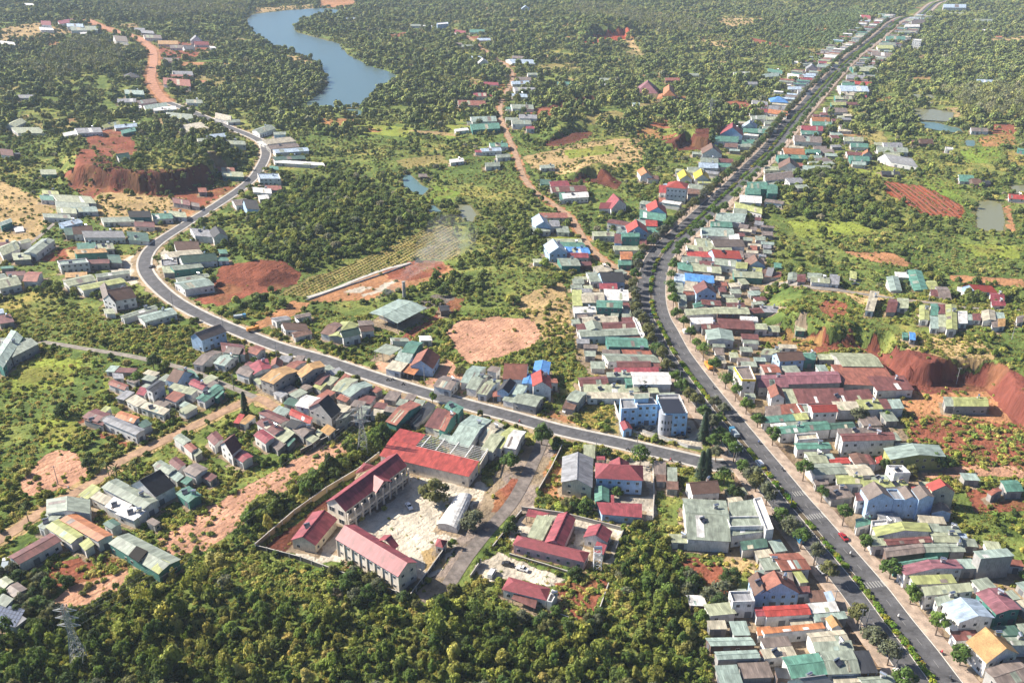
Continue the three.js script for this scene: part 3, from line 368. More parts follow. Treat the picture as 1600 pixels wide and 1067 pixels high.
    const n = 10, Q = new Geo(), E = new Geo(), hh = LV * 0.32; for (let i = 0; i < n; i++) { const a0 = Math.PI * i / n, a1 = Math.PI * (i + 1) / n, t0 = 0.5 - Math.cos(a0) / 2, t1 = 0.5 - Math.cos(a1) / 2, q0 = h + Math.sin(a0) * hh, q1 = h + Math.sin(a1) * hh; Q.quad(V3(0, t0, q0), V3(1, t0, q0), V3(1, t1, q1), V3(0, t1, q1)); E.tri(V3(0.02, 0.5, h), V3(0.02, t0, q0 - 0.05), V3(0.02, t1, q1 - 0.05)); E.tri(V3(0.98, 0.5, h), V3(0.98, t0, q0 - 0.05), V3(0.98, t1, q1 - 0.05)); } part(g, 'arched_roof', Q.make(), rm); part(g, 'end_wall', E.make(), wm);
  }
  // panels of another tone on large metal roofs
  if (px > 26 && 'gGm'.includes(type) && !tiled && !o.plain) for (let q = 0; q < 2; q++) if (r() < 0.45) {
    const code = ['pg', 'wh', 'cr', 'aq', 'tb', 'gg'][Math.floor(r() * 6)], s0 = 0.12 + 0.6 * r(), s1 = s0 + 0.08 + 0.1 * r(), yy = (t) => type === 'm' ? h + LV * (o.tilt ?? 0.06) * t : h + rise * (1 - Math.abs(t - 0.5) * 2);
    if (type !== 'G') part(g, 'roof_panel', new Geo().slab(V3(s0, 0.05, yy(0.05) + 0.05), V3(s1, 0.05, yy(0.05) + 0.05), V3(s1, 0.46, yy(0.46) + 0.05), V3(s0, 0.46, yy(0.46) + 0.05), 0.06).make(), roofMat(code, false, 0)); else part(g, 'roof_panel', new Geo().slab(V3(0.05, s0, yy(0.05) + 0.05), V3(0.46, s0, yy(0.46) + 0.05), V3(0.46, s1, yy(0.46) + 0.05), V3(0.05, s1, yy(0.05) + 0.05), 0.06).make(), roofMat(code, false, 0));
  }
  // openings on the walls that show
  if (px > 9 && type !== 'o' && !o.blind) {
    const C = [[su, sv], [1 - su, sv], [1 - su, 1 - sv], [su, 1 - sv]], mid = bil(0.5, 0.5), fl = Math.max(1, Math.round((h - 0.4) / 3.5)), fh = h / fl;
    for (let e = 0; e < 4; e++) {
      const a = bil(...C[e]), b = bil(...C[(e + 1) % 4]), L = Math.hypot(b[0] - a[0], b[1] - a[1]), ux = (b[0] - a[0]) / L, uz = (b[1] - a[1]) / L; let nx = uz, nz = -ux; const mx = (a[0] + b[0]) / 2, mz = (a[1] + b[1]) / 2;
      if (nx * (mx - mid[0]) + nz * (mz - mid[1]) < 0) { nx = -nx; nz = -nz; }
      const vx = -(mx + gx), vz = -(mz + gz), vl = Math.hypot(vx, vz); if ((nx * vx + nz * vz) / vl < 0.12 || L < 2) continue;
      const ry = Math.atan2(nx, nz), step = o.step ?? 3.1, n = Math.min(o.maxWin ?? 9, Math.max(1, Math.floor((L - 0.8) / step)));
      for (let f = 0; f < fl; f++) for (let i = 0; i < n; i++) {
        if (!o.step && r() < (fl > 1 ? 0.12 : 0.4)) continue;
        const s = (i + 0.5) / n * L, door = f === 0 && !o.noDoor && i === (e + 1) % Math.max(1, n) && L > 3, ww = door ? Math.min(2.2, L * 0.4) : o.ww ?? 1.25, wh = door ? Math.min(2.5, h * 0.75) : o.wh ?? 1.3, yc = door ? wh / 2 : f * fh + (o.sill ?? 1.0) + wh / 2; if (yc + wh / 2 > h - 0.15) continue;
        const x = a[0] + ux * s, z = a[1] + uz * s; if (door) { box(g, 'door', M_DOOR, x + nx * 0.04, Y(yc), z + nz * 0.04, ww, wh, 0.1, ry); continue; }
        const w = box(g, 'window', M_FRAME, x + nx * 0.03, Y(yc), z + nz * 0.03, ww, wh, 0.12, ry); if (px > 20) { for (const sx of [-0.235, 0.235]) { const p = part(w, 'pane', BOX, M_GLASS); p.scale.set(0.42, 0.84, 0.5); p.position.set(sx, 0, 0.38); } } else { const p = part(w, 'pane', BOX, M_GLASS); p.scale.set(0.86, 0.86, 0.5); p.position.set(0, 0, 0.38); }
      }
    }
  }
  const top = (s, t) => { const q = bil(s, t), yy = 'ga'.includes(type) ? h + rise * (1 - Math.abs(t - 0.5) * 2) : 'GA'.includes(type) ? h + rise * (1 - Math.abs(s - 0.5) * 2) : type === 'f' ? h - 0.75 : h + (type === 'm' ? LV * 0.06 * t : 0); return [q[0], Y(yy), q[1]]; };
  if (o.tank) { const q = top(0.72, 0.7), t = part(g, 'water_tank', CYL, M_STEEL); t.scale.set(1.1, 2.0, 1.1); t.rotation.set(0, r() * 3, Math.PI / 2); t.position.set(q[0], q[1] + 1.5, q[2]); const st = part(g, 'tank_stand', BOX, M_POST); st.scale.set(1.4, 1.0, 1.0); st.position.set(q[0], q[1] + 0.45, q[2]); }
  if (o.heater) { const q = top(0.4, 0.35), t = part(g, 'solar_heater', BOX, M_SOLAR); t.scale.set(2.1, 0.1, 1.9); t.rotation.set(0.4, 0.5, 0); t.position.set(q[0], q[1] + 0.65, q[2]); const st = part(g, 'heater_tank', CYL, M_STEEL); st.scale.set(0.55, 2.3, 0.55); st.rotation.set(0, 0.5, Math.PI / 2); st.position.set(q[0] - 0.5, q[1] + 1.15, q[2] - 0.85); }
  FOOT.push(P);
}
// ---------- the town's houses, row by row ----------
let HS = 1, TX = 0, TY = 0, TS = 4; const T = (x, y, s = 4) => { TX = x; TY = y; TS = s; };
const TP = (x, y) => [TX + x / TS, TY + y / TS];
const HOUSES = [];
// roof colour, wall colour, roof form, eaves height, then two corners of the near eaves and the next corner behind, as seen in the photograph
function h(roof, wall, type, ht, x0, y0, x1, y1, x2, y2, o = {}) {
  ht *= HS;
  const a = TP(x0, y0), b = TP(x1, y1), c = TP(x2, y2), d = [a[0] + c[0] - b[0], a[1] + c[1] - b[1]], { y, P } = quadAt([a, b, c, d], ht), n = HOUSES.length, r = rng(n * 77 + 5), y0g = y - ht;
  if (type === 'a') { // the far corner is the end of the ridge, which hides the eaves behind it
    const f = (t, q) => { const X = q[0] * t, Z = q[2] * t; return ALT + q[1] * t - y - 0.68 * Math.hypot(X - P[1][0], Z - P[1][1]); }, q = ray(...c); let lo = (q[0] * P[1][0] + q[2] * P[1][1]) / (q[0] * q[0] + q[2] * q[2]), hi = (ALT - y) / -q[1]; if (lo < hi && f(lo, q) > 0) { for (let i = 0; i < 40; i++) { const m = (lo + hi) / 2; if (f(m, q) > 0) lo = m; else hi = m; } const rx = q[0] * lo - P[1][0], rz = q[2] * lo - P[1][1]; P[2] = [P[1][0] + 2 * rx, P[1][1] + 2 * rz]; P[3] = [P[0][0] + 2 * rx, P[0][1] + 2 * rz]; } }
  { const lu = Math.hypot(P[1][0] - P[0][0], P[1][1] - P[0][1]), vx = P[2][0] - P[1][0], vz = P[2][1] - P[1][1], lv = Math.hypot(vx, vz), cap = b[1] < 275 ? lu * (type === 'a' ? 0.85 : 1.05) : type === 'A' ? lu * 1.7 : 1e9; if (lv > cap) { const k = cap / lv; P[2] = [P[1][0] + vx * k, P[1][1] + vz * k]; P[3] = [P[0][0] + vx * k, P[0][1] + vz * k]; } }
  const cx = (P[0][0] + P[2][0]) / 2, cz = (P[0][1] + P[2][1]) / 2, LU = Math.hypot(P[1][0] - P[0][0], P[1][1] - P[0][1]), LV = Math.hypot(P[2][0] - P[1][0], P[2][1] - P[1][1]), area = LU * LV, ratio = Math.max(LU, LV) / Math.min(LU, LV);
  const px = Math.max(Math.hypot(a[0] - b[0], a[1] - b[1]), Math.hypot(c[0] - b[0], c[1] - b[1]));
  const kind = o.kind ?? (type === 'o' ? 'canopy' : type === 'f' ? (ht > 5 ? 'block' : 'house') : 'aAhp'.includes(type) || ht >= 5.5 || (ht >= 4.5 && type === 'g' && area < 200 && wall === 'w') ? 'house' : area > 330 ? 'warehouse' : area < 55 ? 'hut' : 'shed');  // white-walled gables this tall count as houses, others as sheds
  const g = thing(kind === 'block' ? 'flat_roof_building' : kind === 'house' ? 'house' : kind === 'canopy' ? 'canopy' : kind, null, kind === 'block' ? 'building' : kind, [cx, y0g, cz]);
  block(g, P, y0g, ht, type, roof, wall, { k: n % 3, px, rand: r, tank: px > 22 && type !== 'o' && r() < 0.3, heater: px > 24 && type !== 'o' && r() < 0.12, ...o });
  const size = area > 420 ? 'big' : area < 45 ? 'small' : ratio > 2.6 ? 'long' : '';
  HOUSES.push({ g, kind: kind === 'canopy' ? 'open canopy' : kind === 'block' ? 'flat-roofed building' : kind, color: ROOFS[roof][0], wall: WALLS[wall]?.[0], size, tall: ht >= 6 ? 'tall' : '', form: 'aA'.includes(type) ? 'steep' : '', x: (a[0] + c[0]) / 2, y: (a[1] + c[1]) / 2, px, tiled: 'aAhp'.includes(type), type });
  return g;
}
// far land, beside the dirt road and the lake
T(0, 0);
h('wh','w','m',3,0,275,95,285,85,270); h('pk','w','a',4,255,155,318,158,312,128); h('wh','w','m',3,250,185,335,188,320,172); h('pk','w','m',3,370,150,470,135,455,122); h('ab','w','g',4,415,165,520,168,508,140); h('gg','w','g',3.5,440,190,610,188,600,168);
h('wh','w','m',3,500,212,560,208,552,196); h('wh','w','m',3,150,30,210,32,205,20); h('wh','w','m',3,265,110,292,110,288,100); h('tb','w','a',4,720,255,800,262,785,226); h('gy','w','g',3.5,838,185,905,187,892,165); h('gy','g','g',3.5,880,205,962,210,945,190); h('tb','w','g',3.5,900,236,1010,240,992,218);
h('oc','c','g',4,985,275,1112,277,1108,236); h('tb','w','g',3.5,1060,300,1170,300,1165,276); h('gy','w','a',4,1150,307,1218,304,1205,276); h('gy','w','A',6,1188,258,1265,262,1252,220); h('pk','w','a',4,1213,280,1305,280,1300,258); h('wh','w','m',3,1308,298,1350,302,1345,284);
h('tb','w','g',4,1018,380,1118,384,1112,352); h('oc','d','g',3.5,1410,410,1495,413,1478,374); h('gy','w','g',3.5,1080,467,1207,470,1190,440); h('ru','w','m',3,1060,488,1200,492,1190,474); h('ru','w','g',4.5,1018,525,1190,540,1185,488); h('ou','w','g',3.5,1220,515,1295,520,1290,490);
h('dk','d','p',2.5,775,484,872,484,852,445); h('aq','t','g',4.5,778,586,900,592,882,542); h('gy','w','g',3.5,105,612,212,612,200,590); h('gy','w','g',3.5,730,640,850,636,848,602); h('tb','p','g',3.5,860,652,980,636,945,602); h('wh','w','m',3,800,686,886,672,880,660); h('aq','w','g',3.5,908,686,1050,666,1030,640); h('wh','w','m',3,958,692,1102,682,1095,666);
h('gg','w','g',3.5,1162,642,1266,646,1255,614); h('gg','w','g',3.5,1050,738,1210,752,1192,714); h('cr','w','m',4,1160,826,1306,800,1245,766); h('ab','w','g',4.5,1310,862,1412,852,1400,815); h('gg','w','g',3.5,1340,897,1536,905,1522,880); h('gg','w','g',3.5,1238,884,1332,880,1302,842); h('cr','w','g',3.5,1340,738,1440,760,1450,718); h('gg','w','g',3,1420,767,1502,760,1482,735);
h('pg','w','g',4,75,802,162,760,106,742); h('pg','w','m',3.5,105,832,286,832,242,804); h('wh','w','m',3,398,852,480,836,470,820); h('gy','w','g',4,480,832,640,826,612,794); h('lg','w','g',3.5,645,802,750,776,736,754); h('ab','w','g',4.5,715,802,896,786,886,766); h('tg','t','m',3,760,836,850,816,840,800); h('tg','w','a',3.5,735,987,812,976,800,952);
h('mr','w','a',4,0,967,82,976,72,926); h('dk','d','g',3,72,967,125,962,115,938); h('ru','g','g',3.5,1310,1063,1470,1076,1456,1046);
T(400, 0);
h('gg','w','g',4.5,20,836,122,802,72,780); h('gg','b','g',4.5,108,842,188,840,180,802); h('cr','w','g',4.5,68,902,252,882,182,856); h('tb','g','g',4,88,932,272,916,242,894); h('ab','w','g',4.5,118,956,332,942,312,920); h('dg','d','g',4,114,1002,312,992,292,970); h('wh','w','m',3,114,1016,430,1036,420,1020); h('tg','g','m',3,85,1056,142,1062,136,1040);
h('ab','w','f',6,554,116,620,116,612,86); h('wh','w','m',3,508,126,540,126,536,116); h('wh','b','f',13,1132,152,1202,146,1196,132); h('wh','w','m',3.5,1045,167,1102,167,1090,145); h('gg','w','g',3.5,965,162,1032,162,1025,144); h('tg','w','g',5,1335,202,1442,202,1436,176); h('pk','w','g',4,1240,202,1312,212,1302,180); h('ab','w','g',3.5,1385,252,1467,252,1460,234); h('gg','g','g',3.5,1285,292,1357,292,1350,265); h('tb','g','g',3.5,1240,274,1288,277,1282,258);
h('ab','w','g',4.5,1345,362,1412,362,1406,340); h('wh','w','A',7,1388,397,1452,393,1442,360); h('pk','w','g',3.5,943,413,992,413,986,398); h('pk','w','g',4,1425,527,1517,532,1510,516); h('pk','w','g',4.5,1360,602,1502,602,1492,580); h('ru','w','g',3.5,1265,655,1437,660,1430,630);
h('aq','w','g',4.5,1350,762,1507,757,1492,724); h('tg','t','g',4.5,1350,812,1527,802,1512,766); h('gg','w','m',3,1318,768,1352,765,1348,748); h('wh','w','m',3,1245,822,1332,812,1322,800); h('tg','w','g',4,1465,917,1577,917,1566,892); h('pk','w','m',3,1368,952,1417,952,1412,934); h('ab','w','g',4,1410,947,1537,942,1526,922); h('wh','w','m',3,1213,1017,1302,1007,1295,990); h('gg','w','g',3.5,1433,1042,1527,1037,1520,1010); h('gg','w','g',3.5,1505,987,1592,980,1582,960); h('gy','w','g',4,1450,36,1527,32,1521,14);
h('tg','w','g',3.5,1562,682,1622,680,1615,656); h('gg','g','g',3.5,1560,750,1640,752,1630,728);
T(800, 0);
h('tb','w','g',3.5,0,362,77,366,72,344); h('ab','w','g',3.5,0,394,152,398,110,376); h('ab','w','A',5,58,56,112,58,106,28); h('gg','w','g',3.5,98,467,162,467,152,450); h('tb','w','g',3.5,28,498,122,502,116,484); h('ab','w','g',3.5,0,527,112,522,102,504); h('gy','w','g',4,18,568,152,572,136,548); h('ab','w','g',4,0,604,98,608,92,588); h('tg','w','g',4,283,527,367,527,361,498); h('gg','w','g',3.5,553,507,662,507,652,488); h('wh','w','m',3,548,532,602,532,598,516);
h('gg','w','g',4.5,0,678,138,682,126,654); h('gy','w','g',4.5,43,738,158,742,152,710); h('gg','w','g',4,0,774,124,777,112,745); h('pk','w','m',3.5,88,804,142,804,138,785); h('ou','c','a',4,1058,612,1087,612,1082,588); h('aq','w','m',3,755,653,802,653,796,636); h('gg','w','g',3.5,1098,472,1172,472,1165,452); h('gg','w','g',3.5,1388,467,1492,464,1486,448); h('gy','w','g',4,1453,527,1537,527,1532,504); h('ru','d','g',3.5,960,503,1052,503,1046,485); h('aq','w','g',3.5,1545,477,1605,476,1602,458);
h('gy','w','g',4.5,1503,645,1602,657,1592,620); h('pk','w','g',4.5,1488,702,1602,702,1592,680); h('gg','w','g',4,1500,747,1604,742,1590,716); h('ab','w','A',5.5,1433,802,1532,802,1542,756); h('tg','t','g',4.5,1450,828,1602,834,1592,804); h('pk','b','A',5,1303,838,1446,850,1446,808); h('tg','w','g',5.5,1263,882,1417,888,1422,838); h('br','w','m',4,1328,918,1412,922,1417,886); h('tg','w','g',3.5,1420,902,1522,897,1512,864); h('gg','w','m',3,1414,918,1502,918,1495,900);
h('br','w','A',5,1188,962,1317,968,1302,922); h('gg','g','g',3.5,1128,962,1190,966,1182,938); h('gg','w','g',4.5,1178,1012,1292,1017,1287,980); h('mr','w','g',4,1293,1012,1387,1017,1377,990); h('tg','w','g',4,1288,1042,1382,1047,1376,1018); h('ab','w','g',4.5,1168,1047,1292,1052,1287,1016); h('gg','w','g',3.5,1103,1067,1202,1069,1192,1044); h('gg','w','m',3,178,1053,272,1047,264,1030);
// the far stretch of the avenue
T(1200, 0);
h('tg','w','g',4,0,447,92,462,87,425); h('aq','w','g',3.5,-20,482,72,474,66,452); h('wh','w','g',4,123,472,197,482,196,445); h('wh','w','m',3,153,394,212,394,207,380); h('pk','w','g',4,208,498,282,500,276,478); h('tb','w','g',4,280,502,342,498,332,470); h('wh','w','g',4,353,357,452,367,446,334); h('pk','w','g',4,318,392,377,394,371,376); h('gy','w','A',5,238,432,312,432,304,390); h('aq','w','g',4,308,418,402,422,392,390); h('lg','w','g',4,370,398,442,402,436,376); h('ab','w','g',3.5,128,558,212,557,202,530); h('gy','w','g',3.5,188,573,272,578,262,550);
h('bl','w','p',4,18,637,132,642,104,602); h('gg','w','g',3.5,132,642,180,642,174,622); h('gy','w','g',4.5,0,684,134,690,148,642); h('ou','w','g',4,0,706,122,722,126,694); h('pg','w','g',4,-10,748,82,748,74,715); h('gg','w','g',4,-20,775,64,775,56,750); h('gg','w','g',4,-30,810,60,808,52,782); h('pk','w','a',4,588,112,647,117,642,94); h('rd','w','m',3,768,132,792,132,789,120); h('rd','w','m',3,665,142,700,142,696,130);
h('ab','w','g',5,1098,46,1242,48,1232,16); h('pg','w','g',4.5,1060,102,1232,104,1205,80); h('gy','w','g',4,1018,84,1062,84,1055,64); h('bl','w','g',4,1328,128,1377,130,1371,104); h('gg','w','g',3.5,1290,138,1412,138,1404,122); h('wh','w','m',3,1343,192,1402,194,1396,178); h('wh','w','m',3,1160,155,1195,155,1190,145); h('ou','w','m',3,1428,232,1470,232,1465,220);
h('wh','w','g',4,858,167,952,167,946,145); h('tb','w','g',4.5,898,152,987,142,981,114); h('gg','w','g',3.5,958,117,1002,112,996,98); h('gg','w','g',4,818,203,892,203,886,178); h('tg','w','g',4.5,738,247,862,247,851,208); h('gg','w','g',4,698,283,802,283,792,250); h('wh','w','f',13,908,248,962,252,970,228); h('lg','w','m',4,688,303,792,303,782,288); h('tb','w','g',4.5,648,343,782,357,776,320);
h('pg','t','g',4.5,538,443,692,447,652,416); h('gy','w','g',4.5,493,488,612,492,602,454); h('rd','w','g',5.5,545,525,652,535,642,493); h('tg','w','g',4,465,532,547,532,538,508); h('ab','w','g',5,458,568,637,572,602,535); h('cr','w','g',4.5,458,593,572,598,562,564); h('pk','w','m',4,570,608,622,608,616,590); h('pg','t','g',4,423,618,532,622,516,595); h('lg','t','g',4,398,657,492,657,482,632); h('tb','w','g',4,362,698,502,703,482,672); h('mr','w','m',3.5,328,718,392,720,386,700);
h('ou','w','a',4.5,278,757,392,762,387,734); h('tg','w','g',4,278,783,402,787,392,760); h('pk','w','g',4.5,208,813,347,818,341,780); h('tg','w','m',3.5,213,838,322,840,312,820); h('tb','w','g',5,168,883,342,893,322,840); h('tb','g','g',3.5,290,932,372,932,362,905); h('ou','w','a',4.5,105,960,238,968,226,930); h('tg','t','g',4,240,953,332,957,322,925); h('tg','t','g',4.5,68,990,252,993,232,968); h('aq','w','g',3.5,250,994,342,988,334,968); h('br','w','A',5,68,1054,202,1063,194,1008); h('pg','w','g',4,-20,1064,72,1064,64,1035);
h('pg','w','g',3.5,478,882,602,884,592,852); h('tg','w','g',3.5,518,918,632,922,622,885); h('mr','w','g',3.5,498,968,592,972,572,940); h('ou','w','A',4,588,972,657,972,652,930); h('tg','t','g',4,518,1003,642,1007,622,970); h('aq','w','g',3.5,528,1028,617,1032,612,1003); h('pg','w','m',3,668,908,732,908,726,890); h('gy','w','g',4,728,918,847,918,832,890); h('gg','w','g',4,688,948,882,953,862,920); h('pg','w','m',3.5,718,978,832,978,824,958); h('gy','w','a',4,768,1013,942,1043,905,990);
h('mr','d','g',3,903,888,965,890,955,862); h('br','d','a',3,960,898,1042,898,1032,868); h('wh','w','f',4,1113,927,1162,932,1156,902); h('tb','w','g',3.5,1273,818,1382,822,1372,795); h('ab','w','g',5,1308,513,1412,517,1402,487); h('cr','w','m',3,1058,508,1122,508,1116,494); h('tg','t','g',3.5,1563,933,1612,942,1606,904);
// along the bend of the grey road
T(0, 267);
h('pg','t','m',3.5,250,22,352,22,346,-5); h('lg','w','g',3.5,263,142,367,150,357,124); h('tg','w','g',3.5,250,180,335,185,325,155); h('pg','w','g',4,358,192,600,204,540,156); h('gg','w','g',3.5,350,228,562,242,545,200); h('pg','w','g',3.5,353,262,480,268,470,230); h('aq','w','g',3.5,455,258,612,254,590,220); h('gg','w','g',4,268,290,442,298,432,272); h('aq','t','g',4.5,0,346,74,318,62,296); h('wh','w','m',0.8,90,382,150,376,140,350,{blind:1}); h('ab','b','g',4,392,350,517,322,482,300);
h('gg','w','g',3.5,640,322,842,316,822,285); h('dk','t','a',5.5,805,290,947,290,936,250); h('tg','w','g',4,958,303,1082,297,1062,262); h('pg','w','g',3.5,1060,283,1167,292,1152,256); h('mr','w','g',3.5,838,347,967,352,962,320); h('gg','w','m',3,828,322,897,322,890,300); h('mr','g','g',3.5,1078,198,1187,217,1182,182); h('tb','g','g',3,1190,217,1247,227,1242,202); h('ru','g','g',3.5,1238,133,1292,133,1286,105); h('pg','t','g',4,1388,32,1522,38,1512,6);
h('dg','g','g',4,405,402,502,397,482,352); h('br','w','a',5,455,398,582,388,572,340); h('gy','w','a',4.5,522,417,782,417,762,362,{pitch:0.45,step:2.6}); h('dg','w','m',3.2,798,430,932,442,922,396);
h('mr','w','g',4,0,492,102,482,62,440); h('pg','w','g',4.5,10,532,122,484,88,430); h('pg','w','g',4.5,88,466,192,442,176,422); h('gg','w','G',5,138,514,222,520,342,430); h('pg','g','m',3.5,80,557,192,552,182,515); h('tg','g','g',4,483,493,602,487,592,445); h('pg','w','g',4,608,492,712,487,702,452); h('oc','t','g',5.5,468,518,668,508,652,482); h('aq','w','f',6.5,372,586,552,570,532,545); h('mr','g','g',4,548,582,682,577,682,550); h('dg','g','g',3.5,680,572,762,577,742,525);
h('tg','g','m',3,0,612,82,607,80,594); h('mr','w','g',4,40,657,162,652,152,625); h('ru','w','g',4.5,136,690,228,693,264,632); h('pg','w','g',4.5,-10,738,132,707,92,650); h('gg','w','g',4.5,-40,690,45,675,20,640); h('oc','g','m',3.5,403,667,542,662,542,635); h('pg','w','g',4.5,425,722,602,682,560,645); h('gg','w','g',4,598,668,812,640,802,618); h('lg','w','g',4.5,512,747,787,694,746,668); h('wh','w','m',3.5,480,724,602,692,582,678);
h('tb','w','A',6,640,802,722,832,700,752); h('br','w','a',6,705,815,852,790,812,722); h('gg','w','g',3.5,768,926,987,857,962,838); h('aq','w','g',3.5,898,947,1107,892,1062,854); h('pg','w','m',3,658,893,722,892,702,865); h('br','w','a',5,1098,496,1252,496,1236,440); h('cr','w','g',4.5,1058,542,1272,520,1232,488); h('dg','w','a',4.5,1138,578,1362,560,1342,512); h('gg','t','g',4.5,1083,622,1272,602,1242,575); h('gy','g','f',4,1010,592,1107,582,1100,545); h('pg','g','m',3.5,1018,637,1092,637,1080,600); h('tg','w','g',3,1363,562,1432,562,1412,540);
h('gy','w','g',5,1213,404,1335,415,1300,366); h('dk','w','A',6,1330,420,1425,412,1385,352); h('tb','w','g',4,1470,218,1562,208,1532,172); h('dk','b','a',5,1538,236,1622,242,1602,182); h('gg','w','g',3.5,1108,692,1312,662,1292,640); h('aq','w','g',4.5,1150,742,1340,712,1272,668); h('tg','g','g',3,1368,517,1422,517,1410,490); h('tb','b','a',7,1258,1060,1417,1002,1340,978); h('ab','w','g',5,-25,893,24,888,16,860); h('mr','g','m',3.5,-10,957,87,942,62,900); h('gg','w','g',3.5,18,1067,202,1067,170,1044);
// above the dirt pitch
T(400, 267);
h('ab','w','f',6,20,48,152,48,138,15); h('wh','w','g',4,-20,132,97,142,92,110); h('wh','w','g',3.5,18,178,82,173,70,148); h('ru','w','m',3.5,60,118,162,122,156,98); h('gy','w','g',4,123,943,222,928,184,905); h('tb','w','g',3.5,248,923,347,903,332,884); h('br','w','a',3.8,178,992,332,1000,312,955); h('br','w','g',3.2,238,1043,352,1017,332,985); h('br','w','g',4,398,1015,470,1030,562,958); h('lg','g','G',4,450,1032,560,1050,642,958); h('dg','w','a',5.2,540,1045,655,1020,640,976); h('br','w','a',4.5,658,1006,742,998,722,962); h('tb','g','m',3.5,650,967,742,962,722,935); h('gg','w','g',3.5,848,1062,960,1066,945,1045); h('wh','w','g',3.5,1025,1060,1102,1060,1090,1030); h('dk','d','g',3.5,1150,877,1212,872,1200,838); h('tb','d','g',3,1020,37,1072,37,1062,18);
// both sides of the avenue's curve
T(800, 267);
h('dg','t','g',4,178,82,247,87,242,55); h('pk','w','g',4.5,243,97,362,92,342,60); h('mr','g','g',4.5,253,132,472,128,452,90); h('wh','w','g',4.5,318,174,482,162,472,130); h('tg','w','m',3.5,298,182,335,180,330,140); h('pk','w','a',4.5,543,236,640,236,650,190,{pitch:.5}); h('pk','w','A',5,620,242,718,212,680,172); h('rd','w','m',4.5,920,137,966,137,966,96); h('ru','w','m',0.8,893,190,1002,198,1000,176,{blind:1}); h('br','w','g',4,1098,153,1182,163,1177,115); h('gg','w','g',4,1110,112,1222,127,1202,90);
h('rd','w','h',12.5,963,102,1092,112,1106,80,{step:2.5}); h('ou','w','A',5,803,33,882,38,852,-5); h('br','w','g',3.5,848,53,922,53,912,28); h('ye','w','A',5,1048,54,1132,54,1112,15); h('ye','w','A',5.5,1143,53,1237,53,1226,15); h('lg','w','m',4,1163,78,1277,77,1271,50); h('rd','b','A',6.5,848,260,972,272,960,225); h('tg','t','g',6,798,292,962,316,962,264); h('aq','b','g',5.5,768,338,840,345,835,308); h('rd','b','g',5.5,838,344,912,347,907,308);
h('rd','b','A',7.5,722,388,852,387,838,343); h('aq','w','g',5,648,392,745,374,762,335); h('tg','w','g',4,850,382,932,387,902,350); h('tg','t','g',8.5,685,412,802,412,797,386); h('mr','b','m',5,640,450,690,455,690,405); h('mr','w','g',4.5,798,468,842,468,842,425); h('pg','w','g',3.5,638,494,802,497,792,470); h('ou','w','g',5,678,553,757,553,752,504); h('tg','t','g',3.5,665,588,752,588,748,556); h('pg','g','g',4,508,408,647,408,637,378);
h('ab','b','A',5.5,148,348,247,352,215,297); h('gy','w','g',4.5,238,348,302,347,292,308); h('gg','w','g',3.5,125,378,240,378,230,352); h('gg','w','m',3,280,382,362,387,350,352); h('ru','w','m',3,178,293,352,293,342,266); h('pg','w','g',4,228,453,442,453,432,424); h('tg','t','g',4,308,472,462,477,442,446); h('ab','b','A',6.5,233,518,350,512,312,458); h('bl','w','g',4.5,345,512,492,517,472,478); h('pk','w','g',4,343,543,482,543,472,510); h('gg','t','g',4,308,593,432,593,402,545); h('pg','w','m',3,133,573,192,573,186,552); h('mr','d','m',3,408,594,502,590,492,568);
h('gg','w','g',4,488,693,562,692,532,632); h('dk','b','a',5,565,695,712,695,692,632); h('cr','g','m',3.5,543,643,632,622,592,585); h('pk','g','m',4,548,738,662,738,657,706);
h('lg','w','m',4.5,378,843,442,843,437,755); h('cr','g','g',5,438,825,582,822,572,758); h('wh','w','g',5,578,805,732,812,727,744); h('tg','t','g',6.5,528,853,692,858,692,812); h('wh','w','m',4,388,890,532,884,522,850); h('gg','g','m',3.5,688,914,747,918,742,870); h('mr','w','m',4,694,852,738,852,734,825);
h('cr','g','g',4.5,443,952,667,943,657,905,{heater:1}); h('mr','w','m',4,408,1002,482,993,472,955); h('gg','w','A',4.5,473,1003,572,997,550,945,{pitch:.4}); h('mr','w','g',4.5,568,993,772,983,767,938); h('gg','w','g',4.5,428,1038,795,1023,777,978); h('wh','w','f',6,795,1002,830,1022,792,930); h('mr','w','m',4,688,943,772,938,767,914); h('mr','w','m',3.5,678,1048,805,1048,798,1026);
h('tg','t','g',6,1478,113,1602,113,1592,68); h('tg','t','g',5,1463,143,1557,148,1552,108); h('wh','w','g',4.5,1423,193,1562,203,1562,158); h('lg','w','g',4,1394,228,1566,270,1562,232); h('gg','w','g',4,1388,265,1472,272,1465,236); h('aq','w','g',4.5,1268,313,1452,322,1472,268); h('wh','w','g',4,1338,318,1432,328,1442,300); h('tg','t','g',4.5,1248,348,1382,353,1372,318); h('aq','w','g',4.5,1188,403,1392,413,1382,360); h('wh','w','m',4.5,1360,428,1426,432,1420,400);
h('pg','w','g',4.5,1158,473,1262,483,1242,424); h('tb','w','a',5,1268,474,1462,474,1442,428); h('pg','w','g',4,1103,503,1262,513,1242,470); h('pg','w','m',4,1258,503,1382,508,1372,480); h('rd','b','a',5.5,1268,542,1442,552,1422,500); h('rd','w','m',4,1098,533,1272,543,1262,512); h('gg','w','g',4,1068,568,1192,577,1182,535); h('mr','w','m',4,1178,594,1302,603,1292,572); h('gg','w','g',4.5,1268,584,1412,603,1402,555); h('lg','w','g',6.5,1398,608,1472,612,1477,572); h('lg','w','g',4,1475,640,1560,650,1570,600); h('br','b','A',5,1473,600,1592,598,1572,558); h('pg','t','g',4,1388,663,1572,673,1562,625); h('pg','g','g',3.5,1128,624,1312,643,1302,592); h('tg','g','g',3.5,1038,612,1132,632,1122,582); h('br','g','g',4,1568,662,1625,665,1615,615);
